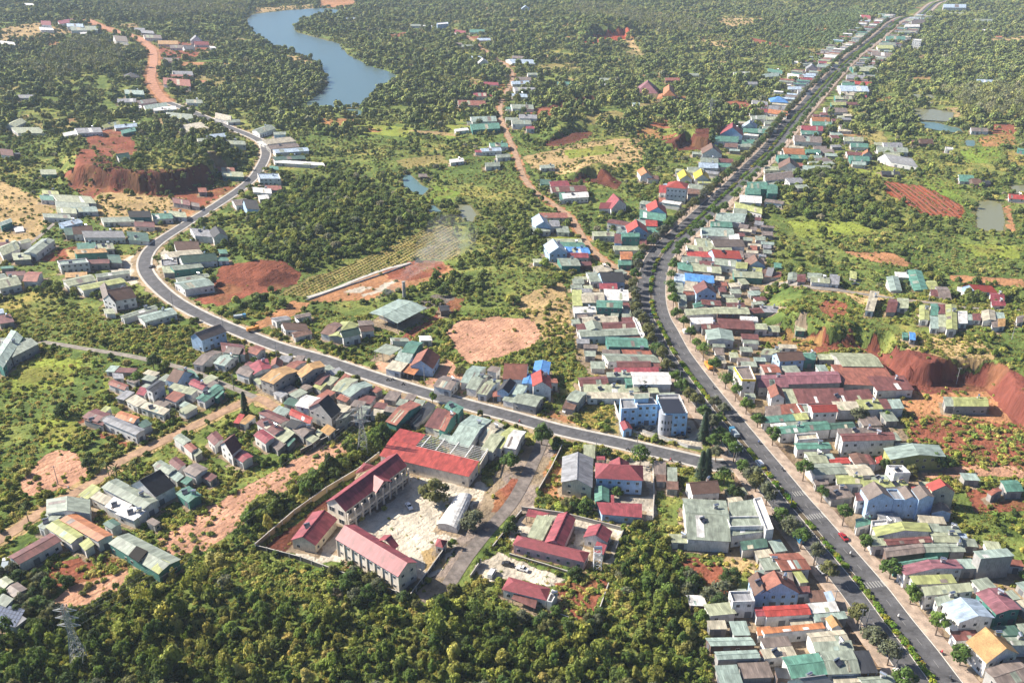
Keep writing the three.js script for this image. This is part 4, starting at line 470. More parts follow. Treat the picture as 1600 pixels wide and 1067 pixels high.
h('ab','b','g',4.5,1018,683,1087,692,1082,646); h('bl','b','g',6,1083,684,1267,702,1262,655,{plain:1}); h('cr','w','m',5,1072,747,1152,752,1166,690); h('ru','g','g',4,1073,778,1152,773,1147,748); h('mr','b','A',6.5,1153,768,1285,770,1262,724); h('tg','w','g',3.5,1138,858,1202,843,1192,815); h('mr','g','g',4,1188,834,1312,843,1302,810); h('pg','w','g',3.5,1343,826,1417,827,1411,795); h('mr','d','g',4,1348,853,1462,853,1450,823);
h('pg','w','g',5,1088,903,1285,892,1272,853); h('pg','d','g',6,1283,893,1492,895,1472,852); h('mr','g','g',4,1488,893,1605,884,1595,850); h('wh','g','v',3.5,1430,945,1540,950,1530,922); h('wh','w','g',4.5,1118,958,1262,953,1257,914); h('mr','g','g',4,1188,988,1302,988,1292,950); h('mr','d','g',4,1298,983,1522,993,1502,930); h('pg','w','g',4,1518,988,1602,992,1592,955); h('aq','w','G',4.5,1223,1058,1392,1063,1377,998);
h('gg','g','g',4,1045,845,1095,850,1085,770); h('gg','w','g',3.5,1010,770,1075,775,1068,700);
// the lane below the scrubby slope
HS = 0.7; T(1200, 267);
h('tg','t','g',6,-5,140,62,143,57,85); h('tb','w','g',5,-15,63,162,43,150,0); h('gg','w','m',3.5,-30,100,45,98,40,66); h('gg','w','G',4,123,683,182,683,187,636); h('mr','g','g',3.5,183,693,237,693,237,645); h('gg','w','g',4,243,668,335,672,342,640); h('pg','w','g',3.8,270,694,392,704,387,667); h('gy','w','g',4.5,383,706,447,712,452,650); h('gy','g','a',4.5,-20,668,22,672,42,606); h('ru','w','g',3.5,18,664,84,664,86,630); h('tg','t','m',3,43,603,92,607,86,580); h('lg','w','m',4,513,668,557,677,557,637);
h('aq','w','G',5.5,766,752,842,750,818,660); h('wh','g','m',4.5,798,664,907,669,902,640); h('tg','t','G',6,918,747,1006,753,964,625); h('lg','w','g',4,998,743,1067,743,1047,685); h('mr','w','m',3.5,1023,783,1077,783,1067,746); h('tb','g','g',3.8,1073,803,1152,807,1122,725); h('cr','w','m',5,608,872,665,878,697,770); h('mr','g','g',3.8,738,883,802,883,822,800); h('pg','w','g',3.8,808,856,882,858,882,796);
h('lg','w','G',4.5,948,933,1012,933,1012,840); h('tg','w','g',4,1018,903,1067,903,1067,830); h('mr','w','m',4,1068,893,1117,893,1112,840); h('lg','w','G',5.5,1118,990,1188,992,1182,838); h('aq','w','g',4,1016,983,1070,987,1066,906); h('pg','w','g',4,1068,973,1122,977,1117,900); h('wh','w','m',4,1193,953,1252,953,1247,885); h('aq','w','m',3.5,1253,933,1287,933,1284,900); h('mr','w','m',3.5,1283,933,1337,933,1332,895); h('cr','w','G',4.5,1345,938,1430,934,1422,870); h('aq','w','m',4,1428,922,1487,927,1477,890); h('tb','w','m',3.5,1403,978,1447,978,1442,932); h('oc','w','m',3.5,1440,974,1487,970,1487,926);
h('rd','b','a',4.5,1298,752,1442,762,1402,718); h('wh','w','m',0.9,1185,774,1292,784,1292,740,{blind:1}); h('pk','w','g',4.5,1393,808,1482,812,1477,765); h('pk','w','g',3.5,1403,843,1492,843,1482,810); h('tb','w','g',4,1558,953,1602,943,1600,900); h('pg','w','g',3.5,-30,1003,77,1008,72,968); h('pg','t','m',3,173,998,237,1002,237,970); h('gy','g','m',3,-20,883,97,888,62,850); h('tg','t','m',2.5,848,1038,882,1042,876,1014); h('bl','g','g',4,888,1053,927,1058,922,1010); h('tg','w','g',4,1198,64,1292,68,1282,26); h('br','d','a',3.5,1288,83,1347,88,1332,50); h('dk','d','g',3,1348,84,1397,84,1390,60); h('rd','w','g',3.5,1508,172,1612,180,1606,150); h('dk','d','g',3,715,24,832,28,820,2);
// the tan lane's houses beyond the school
HS = 1; T(0, 534);
h('aq','t','G',5.5,-60,120,15,165,140,-30); h('gg','g','G',4.5,15,175,70,100,0,0,{tilt:0}); h('gg','g','m',5,70,98,238,12,190,-20); h('br','b','a',4.5,1035,240,1104,258,1152,184); h('tg','w','g',3.8,1158,222,1244,228,1192,175); h('ru','w','g',3.6,670,266,772,303,804,272); h('gy','w','m',3,703,228,772,232,766,202); h('dk','w','G',7.5,904,292,946,315,1030,260); h('pk','w','m',3.4,845,325,897,338,926,296); h('cr','w','m',3.8,778,366,852,408,920,373); h('cr','w','m',3.8,868,409,1017,458,1062,425); h('ru','w','m',4,1020,348,1092,378,1157,334); h('pg','w','m',4.5,1040,293,1192,333,1238,300); h('pk','w','g',5,1173,263,1262,303,1298,270); h('tg','w','G',4,1218,354,1276,378,1402,288); h('tg','t','m',3.4,1308,333,1354,354,1402,314);
h('mr','w','g',4,508,470,602,503,692,450); h('mr','g','m',3.4,520,488,640,525,650,505); h('lg','w','m',4,608,442,644,454,694,414); h('ou','w','g',4.8,712,470,832,510,872,470); h('gy','w','g',4.8,632,494,844,584,906,548); h('dg','w','m',3.6,888,542,950,514,912,486);
h('gg','w','g',4.2,1078,602,1146,648,1197,617); h('ru','w','g',4,1143,652,1192,694,1232,664); h('pg','g','m',3.2,1193,694,1217,718,1264,690); h('mr','w','g',4.5,1288,600,1336,650,1398,605); h('mr','w','A',6,1370,642,1446,708,1510,655); h('pk','w','g',4,1444,710,1512,754,1582,716);
h('gg','w','g',4.2,948,774,1048,832,1102,795); h('mr','w','g',4,1048,753,1112,803,1162,765); h('aq','g','m',3.4,1048,836,1102,876,1150,842); h('tb','w','g',4.4,1138,804,1217,844,1302,794); h('mr','g','m',3,1255,844,1312,874,1358,842); h('tg','g','m',3,1123,874,1162,894,1204,860); h('dk','w','A',5.2,800,900,968,970,1098,900,{roof2:'dk'}); h('tg','t','g',3.8,1093,948,1174,1006,1260,958); h('gg','w','g',5.2,628,910,892,1048,988,990); h('lg','w','m',4,484,958,542,985,632,920); h('cr','w','m',4,558,974,652,1020,704,980); h('wh','w','m',4.2,648,1030,762,1078,824,1020); h('wh','w','m',4.2,752,1084,862,1100,918,1056);
h('tb','w','g',4,1198,138,1262,148,1392,62); h('mr','w','g',4.5,1385,64,1532,80,1520,18); h('aq','w','g',4,1328,134,1402,152,1494,88); h('tb','t','g',5,1398,68,1492,80,1534,28); h('tb','w','g',4.5,1468,193,1552,222,1610,172); h('mr','w','g',4,1508,165,1602,195,1650,150); h('ru','w','g',4,1543,64,1602,85,1660,40); h('gg','w','G',5,285,1075,560,1075,560,985);
h('rd','d','m',3.4,1455,505,1490,512,1530,460); h('oc','w','m',3.4,1485,505,1530,518,1600,470);
T(0, 800);
h('gg','w','m',4,228,88,268,110,384,30); h('lg','w','g',4.4,280,94,438,198,522,145); h('ou','w','g',5,368,48,606,184,707,142); h('lg','w','m',3.6,488,198,527,243,588,205); h('dg','w','g',4,638,74,692,108,757,75); h('gg','w','g',4,275,20,372,45,430,0); h('mr','w','g',4.2,115,328,384,178,312,130); h('wh','w','m',4,715,10,832,54,912,2); h('tb','g','m',3,908,58,962,88,1002,65); h('pg','w','g',4,-30,445,22,480,84,433); h('tb','w','g',3.6,18,490,82,534,168,480); h('gg','w','m',4,-40,560,30,596,84,545);
// between the side road and the school
T(400, 534);
h('ru','w','g',4,-60,40,10,62,62,50); h('pk','w','G',4.8,-20,205,95,165,70,104); h('ru','w','A',4.5,85,158,160,165,170,120); h('oc','g','g',7,18,232,106,265,270,182); h('oc','g','g',7,246,190,282,225,433,152); h('ru','w','g',4.5,172,160,240,168,322,124); h('mr','w','g',3.8,353,258,402,273,472,204); h('lg','g','m',3.4,353,278,402,303,444,264); h('pg','g','m',3.6,398,258,462,273,518,229); h('ru','w','m',3.6,483,272,522,288,594,220); h('pg','w','g',4,468,303,546,318,642,235); h('aq','w','g',4.4,533,318,586,345,733,272); h('ru','g','m',3,498,353,562,378,590,352); h('dg','g','m',3,165,385,240,405,280,370);
h('wh','w','g',6,240,398,327,418,402,350); h('mr','g','A',7,322,412,470,478,532,425,{roof2:'dk'}); h('gg','g','f',6.5,493,492,562,470,612,420); h('aq','w','m',3.6,98,435,172,463,217,428); h('mr','w','g',4,8,444,150,512,217,490); h('rd','w','g',4.2,203,455,337,515,354,475); h('mr','w','g',4.4,-5,508,114,585,180,548); h('pk','w','g',4.8,-20,584,56,638,117,598); h('pg','g','m',3.6,113,594,172,633,242,574); h('dk','w','a',4.6,173,524,242,544,288,500); h('tb','g','g',4,223,548,292,598,372,544); h('tb','g','m',3,88,644,132,684,188,640); h('pg','g','m',3.2,298,604,352,634,397,605); h('oc','w','m',3.4,398,554,452,588,498,550); h('pg','g','m',3,363,568,392,593,417,570); h('tg','g','m',2.8,168,634,202,654,247,610);
h('gg','w','g',4.2,608,475,662,484,722,404); h('ru','t','g',5,806,498,876,523,1034,392); h('dk','g','m',2.6,950,505,1002,534,1128,412); h('mr','w','m',3.6,1050,528,1140,548,1220,440); h('ru','t','g',5.4,1140,545,1178,560,1258,440); h('tg','t','g',5.6,1175,408,1262,452,1302,412); h('pg','w','m',3.4,1105,548,1167,568,1192,545); h('aq','w','g',5.2,1198,630,1328,664,1477,488); h('cr','w','g',4.4,1388,614,1442,643,1552,520); h('pg','w','g',4.4,1400,672,1480,693,1602,560); h('lg','w','g',4.4,1478,655,1532,668,1640,545); h('wh','w','g',5,1545,660,1625,672,1690,560); h('aq','g','m',3.4,1140,604,1202,624,1228,590);
h('gg','b','o',5,733,58,837,85,914,38,{tilt:0,kind:'canopy'}); h('tg','t','g',5,908,62,988,74,1047,4); h('aq','w','m',4.2,865,112,952,138,988,75); h('cr','w','m',4,803,168,902,188,952,140); h('ru','b','A',4.6,958,155,1105,170,1152,90); h('ou','g','o',3.4,898,184,987,208,1034,160);
h('tb','w','g',4,1103,278,1217,303,1284,235); h('aq','w','g',4,1273,254,1362,264,1442,158); h('gg','w','g',4.2,1308,288,1377,303,1454,212); h('tb','w','m',5.4,1438,180,1502,193,1534,164); h('pg','w','g',3.8,1378,323,1442,333,1534,240); h('ru','w','o',3.2,1478,345,1560,335,1560,300); h('gg','w','m',3.4,1538,365,1612,383,1640,340); h('dk','b','A',5.5,1500,310,1580,322,1640,240);
// at the junction
T(800, 534);
h('tg','t','g',4.6,600,30,858,36,838,-25); h('ru','g','m',3,698,80,882,88,857,40); h('gg','w','g',4.4,600,122,928,130,884,80); h('mr','w','g',4.4,658,160,872,158,866,116); h('pk','w','m',4,643,193,920,189,916,160); h('mr','w','m',3.8,873,163,937,168,927,128); h('wh','w','g',5,756,265,1000,266,985,190,{plain:1}); h('gg','w','m',4.2,594,220,748,222,742,194); h('tg','t','m',3.4,714,270,760,268,745,222); h('mr','w','g',3.6,425,279,607,269,592,213); h('pg','g','m',3.6,450,318,712,320,707,272); h('pg','w','m',3.6,710,322,802,310,787,285); h('cr','w','m',3.4,473,353,870,358,850,322); h('gg','g','g',4.8,335,360,414,380,474,320); h('br','g','m',3,313,412,388,426,412,382);
h('bl','b','G',6,60,262,130,265,150,205); h('bl','b','A',6.5,125,200,228,208,245,125,{pitch:.25}); h('rd','w','A',7.5,128,280,250,292,240,215); h('gg','g','g',4.4,0,376,150,408,202,345); h('aq','b','m',4.8,0,328,62,338,98,280); h('ru','w','a',5.5,-60,232,90,238,100,140); h('ru','w','m',4.5,240,255,290,258,280,232);
h('br','w','a',5,1128,955,1307,943,1287,868); 
T(860, 690, 8); h('pg','g','m',3.4,415,207,560,208,560,50); h('tb','c','m',3,1300,404,1452,418,1447,265); h('gg','g','m',3.2,1465,492,1590,496,1586,335); h('br','g','m',3,1328,500,1452,502,1445,420); h('br','g','m',3,1452,594,1604,602,1602,505); h('pk','c','g',3.4,580,228,687,227,682,182);
T(800, 800);
h('gg','w','g',5.4,1095,170,1370,186,1340,-72); h('gg','w','m',5.6,1370,150,1575,122,1560,-72); h('gg','w','f',7.5,1365,90,1575,85,1550,22); h('pg','w','m',3.2,1000,190,1122,196,1100,145); h('pg','w','g',3.4,1115,195,1302,192,1280,150); h('dg','w','m',3.8,1440,240,1605,218,1590,165);
h('wh','d','m',3.2,1113,584,1224,588,1197,525); h('pg','w','m',3.8,1240,650,1407,634,1362,566); h('gy','w','f',7,1383,560,1522,556,1497,490); h('br','b','A',6.5,1515,528,1622,504,1582,390); h('pk','w','g',4.2,1528,653,1614,648,1600,590); h('aq','d','g',3.6,1243,838,1527,832,1492,780); h('aq','g','g',4.2,1288,924,1557,912,1532,860); h('ru','w','m',3.6,1555,908,1640,900,1632,862); h('ou','w','m',3.4,1538,773,1625,766,1615,715); h('aq','w','m',3,1525,392,1610,384,1602,360);
// the far side of the avenue, from the cliff down to the junction
T(1200, 534);
h('pg','w','g',4.2,-50,80,62,83,95,44); h('br','b','a',6,75,122,237,114,215,60,{step:3}); h('tg','t','m',5,230,113,304,112,292,74); h('aq','w','m',4,218,97,312,92,300,66); h('pg','g','m',4,323,112,427,112,412,80); h('pg','g','g',5.4,468,153,727,157,645,72,{plain:1}); h('ru','g','m',4.4,480,266,822,279,732,160,{tilt:0.03,plain:1}); h('mr','w','m',4.4,683,306,918,300,852,212,{tilt:0.02}); h('mv','g','g',5,-60,286,133,283,113,205); h('mv','g','g',5.4,130,266,462,256,437,182); h('ru','g','g',4.2,-20,193,87,192,52,140);
h('ru','w','A',6.4,20,352,112,354,88,288); h('pg','w','m',4.4,118,388,222,388,177,303); h('mr','g','m',4.6,193,387,412,386,372,300); h('mr','g','m',4.6,408,378,512,377,472,296); h('mr','g','m',4.4,498,373,672,362,632,300); h('cr','w','m',5,438,428,592,427,552,376); h('lg','w','m',5,588,423,732,420,692,364); h('mr','w','m',5,728,420,782,418,742,362); h('aq','w','m',5,778,418,857,415,827,362); h('rd','w','a',7,282,443,444,438,432,386,{pitch:.5}); h('gg','w','f',5,215,440,285,442,250,388);
h('tb','w','m',4.2,-10,466,87,458,77,400); h('ru','w','m',4.2,88,453,237,442,202,388); h('tg','w','m',4.4,-20,508,177,493,157,456); h('lg','w','m',4.4,173,493,262,483,242,444); h('gg','w','m',4,120,524,250,513,235,486); h('wh','w','m',3.8,28,543,187,523,172,494); h('tg','w','g',4.8,78,577,257,562,232,515); h('tg','w','g',4.8,238,557,397,548,372,494); h('dg','w','g',4.6,393,548,552,538,532,498);
h('mr','w','g',8,468,622,802,613,782,563); h('tb','w','m',8.2,438,574,717,567,712,537); h('cr','w','f',5,188,612,322,602,307,566); h('tg','w','g',4.6,183,672,402,668,382,628); h('pg','w','g',4.4,268,758,387,758,342,688); h('aq','w','m',4.2,383,743,427,738,402,700); h('rd','w','g',4,388,763,522,758,497,722); h('br','w','G',4.2,543,764,642,763,602,700); h('mr','w','G',4.2,640,768,682,768,637,705); h('rd','w','m',3.8,682,763,722,748,712,712); h('aq','l','G',6.4,768,737,1117,718,1072,645,{pitch:.14,plain:1});
h('gg','w','g',4.6,292,834,512,823,452,755); h('cr','w','g',4.6,513,838,672,833,612,765); h('wh','w','f',8,795,818,895,818,845,770,{heater:1}); h('lg','w','g',4.4,433,888,602,888,592,833); h('gg','w','m',3.8,658,873,762,868,747,834); h('lg','w','m',4.6,598,913,762,908,752,864); h('lg','w','m',4.6,758,908,882,894,852,866); h('tb','g','m',3.6,398,988,542,968,482,895); h('tb','g','m',3.4,300,896,385,888,372,858);
h('rd','c','A',7.5,1027,935,1180,942,1141,897,{step:4}); h('rd','c','g',6.5,920,944,1029,937,1005,899);
h('tg','g','g',3.8,1493,938,1604,934,1562,863); h('ru','g','g',3.4,1372,942,1402,962,1472,930); h('aq','g','m',3,1230,864,1332,868,1302,826); h('lg','g','g',4,1182,404,1384,404,1370,345); h('gg','g','m',3.8,1110,402,1182,404,1168,350);
T(1200, 800);
h('tg','w','g',4.2,553,98,647,74,642,20); h('wh','w','f',5.6,652,88,802,75,800,40); h('lg','w','G',5.4,680,152,1027,124,1000,68,{pitch:.16,plain:1}); h('gg','w','m',4.6,1000,118,1082,124,1070,78); h('pg','w','g',4.6,1043,188,1217,193,1182,130); h('gg','w','m',4.6,1083,130,1212,128,1192,88); h('ab','w','m',3.4,1178,158,1252,164,1242,136); h('pg','w','m',4.6,655,214,747,208,717,145); h('mr','w','g',5,748,208,1037,188,1012,150); h('tb','d','g',5.4,743,284,987,254,967,194,{plain:1}); h('gg','t','g',5.2,983,254,1147,248,1122,194); h('gg','g','g',5,1143,250,1242,248,1217,196,{tank:1});
h('mv','w','G',6,860,396,1227,352,1180,296,{pitch:.14,plain:1}); h('tg','t','g',5,795,338,1067,298,1062,276); h('aq','g','m',4.4,1205,356,1312,353,1272,295); h('aq','g','m',9.5,1335,292,1547,274,1497,226,{tilt:.01,blind:1}); h('lg','w','m',6.2,920,454,1187,443,1152,388,{tilt:.02}); h('pg','w','m',6.2,985,524,1292,494,1267,440,{tilt:.02}); h('gg','w','m',6,1062,590,1200,560,1180,505,{tilt:.02}); h('ab','w','G',7.6,1200,692,1424,662,1310,545,{pitch:.3,plain:1}); h('mv','t','G',6.6,1432,640,1592,608,1458,472,{pitch:.2,plain:1}); h('mr','w','m',4.2,1180,806,1342,795,1300,738); h('dg','t','m',4.4,1458,776,1604,768,1545,710);
h('oc','w','A',6.4,1370,948,1577,888,1445,752); h('tb','g','g',6.4,1462,1110,1670,1040,1562,915); h('gg','w','g',5,1510,835,1640,832,1600,780); h('gy','w','m',4,1395,990,1470,1060,1500,1000);
h('wh','w','f',8,-10,112,38,104,-40,-95,{blind:1}); h('ru','w','g',4.6,88,366,274,358,192,254); h('gg','g','m',4,-20,366,102,354,62,284); h('tb','g','m',3.8,-10,436,165,434,150,375); h('lg','g','m',3.8,203,444,257,438,202,364); h('ru','b','A',6,-60,520,205,512,160,430); h('mr','w','m',4.2,165,515,267,508,262,464); h('br','w','m',3.6,268,564,374,558,354,490); h('ab','w','m',3.6,376,563,424,553,397,494); h('rd','w','g',4.8,-10,656,274,640,247,574,{plain:1}); h('wh','w','m',4.4,266,636,452,620,422,560); h('aq','g','m',4,298,686,502,664,480,620);
h('ou','w','m',4.8,-20,762,364,726,342,692); h('oc','w','A',4.8,400,728,474,724,432,660); h('cr','w','g',5,283,826,514,804,472,735); h('gg','w','m',5,298,876,542,864,522,804); h('tb','w','m',4,-20,848,152,834,122,778); h('cr','w','m',4,-20,918,184,896,154,840); h('tg','w','g',5.4,148,1042,378,1014,317,878,{plain:1}); h('gg','w','g',5.4,376,1016,584,1008,532,863); h('dk','g','o',5.4,578,1010,694,1004,632,863,{tilt:0,kind:'canopy'}); h('gy','w','a',5,270,1105,434,1084,360,1018); h('cr','w','m',4,418,1072,604,1064,590,1025); h('gg','w','g',4.4,598,1078,804,1064,765,1018); h('dk','d','m',4.4,60,1036,147,1044,127,980); h('lg','w','m',4.6,165,1066,300,1052,290,1026);
// ---------- landmark buildings, walls, compounds ----------
// a thing of several blocks: each block = [roof, wall, form, eaves height, four corners as pixels of its eaves (near edge first), options]
function compound(name, label, category, base, blocks) {
  const b0 = at(...base), g = thing(name, label, category, [b0.x, b0.y, b0.z]);
  blocks.forEach(([roof, wall, type, ht, pts, o = {}], i) => { const q = quadAt(pts.map(([x, y]) => TP(x, y)), ht, b0.y + (o.lift ?? 0)); block(g, q.P, b0.y + (o.lift ?? 0), ht, type, roof, wall, { k: 1, px: 60, rand: rng(900 + i), plain: 1, ...o }); });
  HOUSES.push({ g, kind: category, color: '', size: '', tall: '', form: '', short: o2short(label), x: base[0], y: base[1], px: 80, fixed: true });
  return g;
}
const o2short = (l) => l.split(/ with | of | behind | beside /)[0];
const loc = (g, px, py, hh, base) => { const y = (base ?? g.position.y) + hh, d = ray(px, py), t = (ALT - y) / -d[1]; return [d[0] * t - g.position.x, y - g.position.y, d[2] * t - g.position.z]; };
T(500, 803, 8);
{ // two-storey school wing near the thicket
  const g = compound('school_building', 'two-storey cream school wing with rose red roof beside the thicket', 'school', [585, 925], [
    ['pk', 'e', 'g', 7.6, [[185, 312], [972, 788], [1222, 606], [435, 130]], { pitch: 0.62, ov: 0.5, step: 3.6, ww: 1.3, wh: 1.1, sill: 1.6, noDoor: true }],
    ['pk', 'e', 'G', 7.4, [[925, 445], [705, 340], [800, 262], [985, 395]], { pitch: 0.6, blind: 1, posts: 1, lift: 0.1 }]]);
  const a = loc(g, 500 + 195 / 8, 803 + 330 / 8, 7.2), b = loc(g, 500 + 968 / 8, 803 + 795 / 8, 7.2); for (let i = 0; i <= 8; i++) { const t = i / 8; box(g, 'pilaster', wallMat('e'), lerp(a[0], b[0], t) + 0.3, 3.3, lerp(a[2], b[2], t) - 0.3, 0.5, 8, 0.28, 0.75); }
}
T(500, 670, 8);
{ // long two-storey school wing with arcade towards the yard
  const g = compound('school_building', 'long two-storey school wing with dark red roof and arcaded porch towards the yard', 'school', [585, 800], [
    ['pk', 'e', 'g', 8, [[312, 1035], [1088, 460], [850, 340], [60, 918]], { pitch: 0.66, ov: 0.5, step: 3.8, ww: 2.9, wh: 2.1, sill: 0.9, noDoor: true }],
    ['pk', 'e', 'G', 8.1, [[700, 800], [900, 655], [770, 585], [590, 715]], { pitch: 0.6, blind: 1, posts: 1 }]]);
  const a = loc(g, 500 + 330 / 8, 670 + 1045 / 8, 8), b = loc(g, 500 + 1085 / 8, 670 + 480 / 8, 8); for (let i = 0; i <= 9; i++) { const t = i / 9; box(g, 'column', wallMat('e'), lerp(a[0], b[0], t) + 0.5, 3.9, lerp(a[2], b[2], t) + 0.5, 0.5, 7.8, 0.5, 0.8); }
  const mid = [(a[0] + b[0]) / 2 + 0.6, (a[2] + b[2]) / 2 + 0.6], L = Math.hypot(b[0] - a[0], b[2] - a[2]); box(g, 'gallery_rail', wallMat('e'), mid[0], 4.3, mid[1], L, 1.1, 0.2, -Math.atan2(b[2] - a[2], b[0] - a[0]));
}
{ const pts = [[735, 335], [1860, 600], [1995, 430], [870, 160]];
  const g = compound('assembly_hall', 'bright red roofed school hall with open steel trusses behind the dark red wing', 'hall', [668, 745], [['rd', 'e', 'm', 5.5, pts, { tilt: 0.1, noDoor: true }]]);
  const q = quadAt(pts.map(([x, y]) => TP(x, y)), 5.5, g.position.y).P, ti = Math.hypot(q[3][0] - q[0][0], q[3][1] - q[0][1]) * 0.1, dz = [q[3][0] - q[0][0], q[3][1] - q[0][1]];
  const at2 = (s, t) => [q[3][0] + (q[2][0] - q[3][0]) * s + dz[0] * t - g.position.x, q[3][1] + (q[2][1] - q[3][1]) * s + dz[1] * t - g.position.z], yy = (t) => 5.5 + ti - ti * t;
  const W3 = (s, t, dy = 0) => { const p = at2(s, t); return [p[0], yy(t) + dy, p[1]]; };
  part(g, 'roof_slope', new Geo().slab(W3(0, 0), W3(0.3, 0), W3(0.3, 1), W3(0, 1), 0.12).make(), roofMat('rd', false, 0));
  const truss = (s0, t0, s1, t1, w, name) => { const a = W3(s0, t0, -0.05), b = W3(s1, t1, -0.05), L = Math.hypot(b[0] - a[0], b[1] - a[1], b[2] - a[2]), o = part(g, name, BOX, mat('white_steel', 0.6, 0.6, 0.58, 0.5)); o.position.set((a[0] + b[0]) / 2, (a[1] + b[1]) / 2, (a[2] + b[2]) / 2); o.lookAt(new THREE.Vector3(...b).add(g.position)); o.scale.set(w, w, L); };
  for (let i = 0; i <= 4; i++) truss(0.36 + i * 0.16, 0, 0.36 + i * 0.16, 1, 0.35, 'rafter'); for (let i = 0; i <= 8; i++) truss(0.3, i / 8, 1, i / 8, 0.13, 'purlin');
  for (let i = 0; i <= 4; i++) { const p = at2(Math.min(1, 0.36 + i * 0.16), 1); box(g, 'post', M_POST, p[0], 2.7, p[1], 0.3, 5.4, 0.3); } const ew = at2(1, 0.5); box(g, 'end_wall', wallMat('e'), ew[0], 2.4, ew[1], 0.3, 4.8, Math.hypot(...dz), Math.atan2(dz[0], dz[1]));
}
compound('school_house', 'single-storey rose red roofed school house with solar water heater on the slope', 'house', [488, 850], [['pk', 'c', 'G', 4, [[430 - 500, 0], [0, 0], [0, 0], [0, 0]].map((_, i) => [[(453.5 - 500) * 8, (844 - 670) * 8], [(492.5 - 500) * 8, (852.5 - 670) * 8], [(527 - 500) * 8, (811 - 670) * 8], [(488 - 500) * 8, (800 - 670) * 8]][i]), { pitch: 0.55, heater: 1 }]]);
compound('store_room', 'small hipped red store room by the compound wall behind the dark red wing', 'hut', [578, 735], [['pk', 'c', 'h', 3.4, [[430, 560], [545, 535], [685, 462], [545, 420]], {}], ['cr', 'c', 'f', 3.2, [[430, 620], [470, 600], [560, 545], [520, 520]], { blind: 1 }]]);
compound('gatehouse', 'little white gatehouse with pyramid red roof at the school gate', 'gatehouse', [690, 860], [['pk', 'w', 'p', 3.2, [[(679.5 - 500) * 8, (853 - 670) * 8], [(692 - 500) * 8, (856 - 670) * 8], [(699.5 - 500) * 8, (844.5 - 670) * 8], [(683 - 500) * 8, (841 - 670) * 8]], { pitch: 0.9 }]]);
compound('arched_shelter', 'white barrel-vaulted shelter on the school yard', 'shelter', [705, 815], [['wh', 'w', 'v', 1.4, [[(681 - 500) * 8, (822 - 670) * 8], [(710 - 500) * 8, (779 - 670) * 8], [(738 - 500) * 8, (776 - 670) * 8], [(716 - 500) * 8, (831 - 670) * 8]], { blind: 1 }]]);
T(860, 690, 8);
compound('office_house', 'white two-storey office with hipped rose red roof and cross gable', 'office', [968, 770], [['pk', 'b', 'h', 7, [[562, 458], [1166, 490], [1160, 298], [562, 262]], { pitch: 0.62, ov: 0.5, step: 3.4, noDoor: true }], ['pk', 'w', 'A', 7, [[740, 345], [1000, 355], [985, 262], [735, 250]], { pitch: 0.62, blind: 1 }], ['tg', 't', 'G', 3.6, [[553, 752], [738, 760], [735, 590], [550, 565]], { pitch: 0.4 }], ['pk', 'w', 'm', 3, [[757, 770], [800, 772], [795, 675], [757, 672]], {}]]);
compound('garage_row', 'long rose red roofed garage row in front of the white office', 'garage', [968, 808], [['pk', 'b', 'm', 3.4, [[640, 908], [1146, 950], [1146, 800], [575, 778]], { tilt: 0.12 }]]);
compound('grey_hall', 'yellow-walled hall with grey gable roof beside the white office', 'hall', [902, 765], [['gy', 'c', 'G', 6, [[132, 508], [528, 578], [535, 205], [150, 188]], { pitch: 0.42, step: 4 }]]);
T(780, 780, 5.93);
compound('clinic', 'single-storey clinic with T-shaped rose red roof and green canopy', 'clinic', [860, 885], [
  ['pk', 'p', 'h', 4, [[122, 420], [790, 584], [842, 492], [170, 333]], { pitch: 0.55, ov: 0.4, step: 3.6, noDoor: true }],
  ['pk', 'p', 'G', 4.1, [[415, 405], [600, 440], [712, 180], [545, 135]], { pitch: 0.55, blind: 1 }], ['pg', 'g', 'o', 3.6, [[258, 348], [404, 380], [512, 165], [350, 145]], { tilt: 0 }], ['pk', 'g', 'o', 3, [[245, 155], [335, 170], [475, 130], [270, 88]], { tilt: 0 }]]);
compound('clinic_annex', 'small white clinic annex with rose red gable behind the water tower', 'house', [915, 850], [['pk', 'w', 'G', 4, [[778, 352], [1002, 402], [1052, 298], [830, 245]], { pitch: 0.5 }], ['pk', 'w', 'm', 3.8, [[872, 482], [968, 512], [1000, 430], [905, 395]], {}]]);
compound('staff_house', 'single-storey white house with hipped rose red roof and maroon lean-to', 'house', [825, 945], [['pk', 'w', 'h', 4, [[22, 836], [440, 940], [478, 825], [88, 718]], { pitch: 0.5 }], ['gy', 'w', 'f', 4.1, [[440, 942], [488, 954], [542, 858], [490, 832]], { tank: 1, blind: 1 }], ['mr', 'w', 'o', 2.7, [[110, 920], [335, 1015], [352, 942], [140, 882]], { tilt: 0.1 }]]);
T(940, 590, 8);
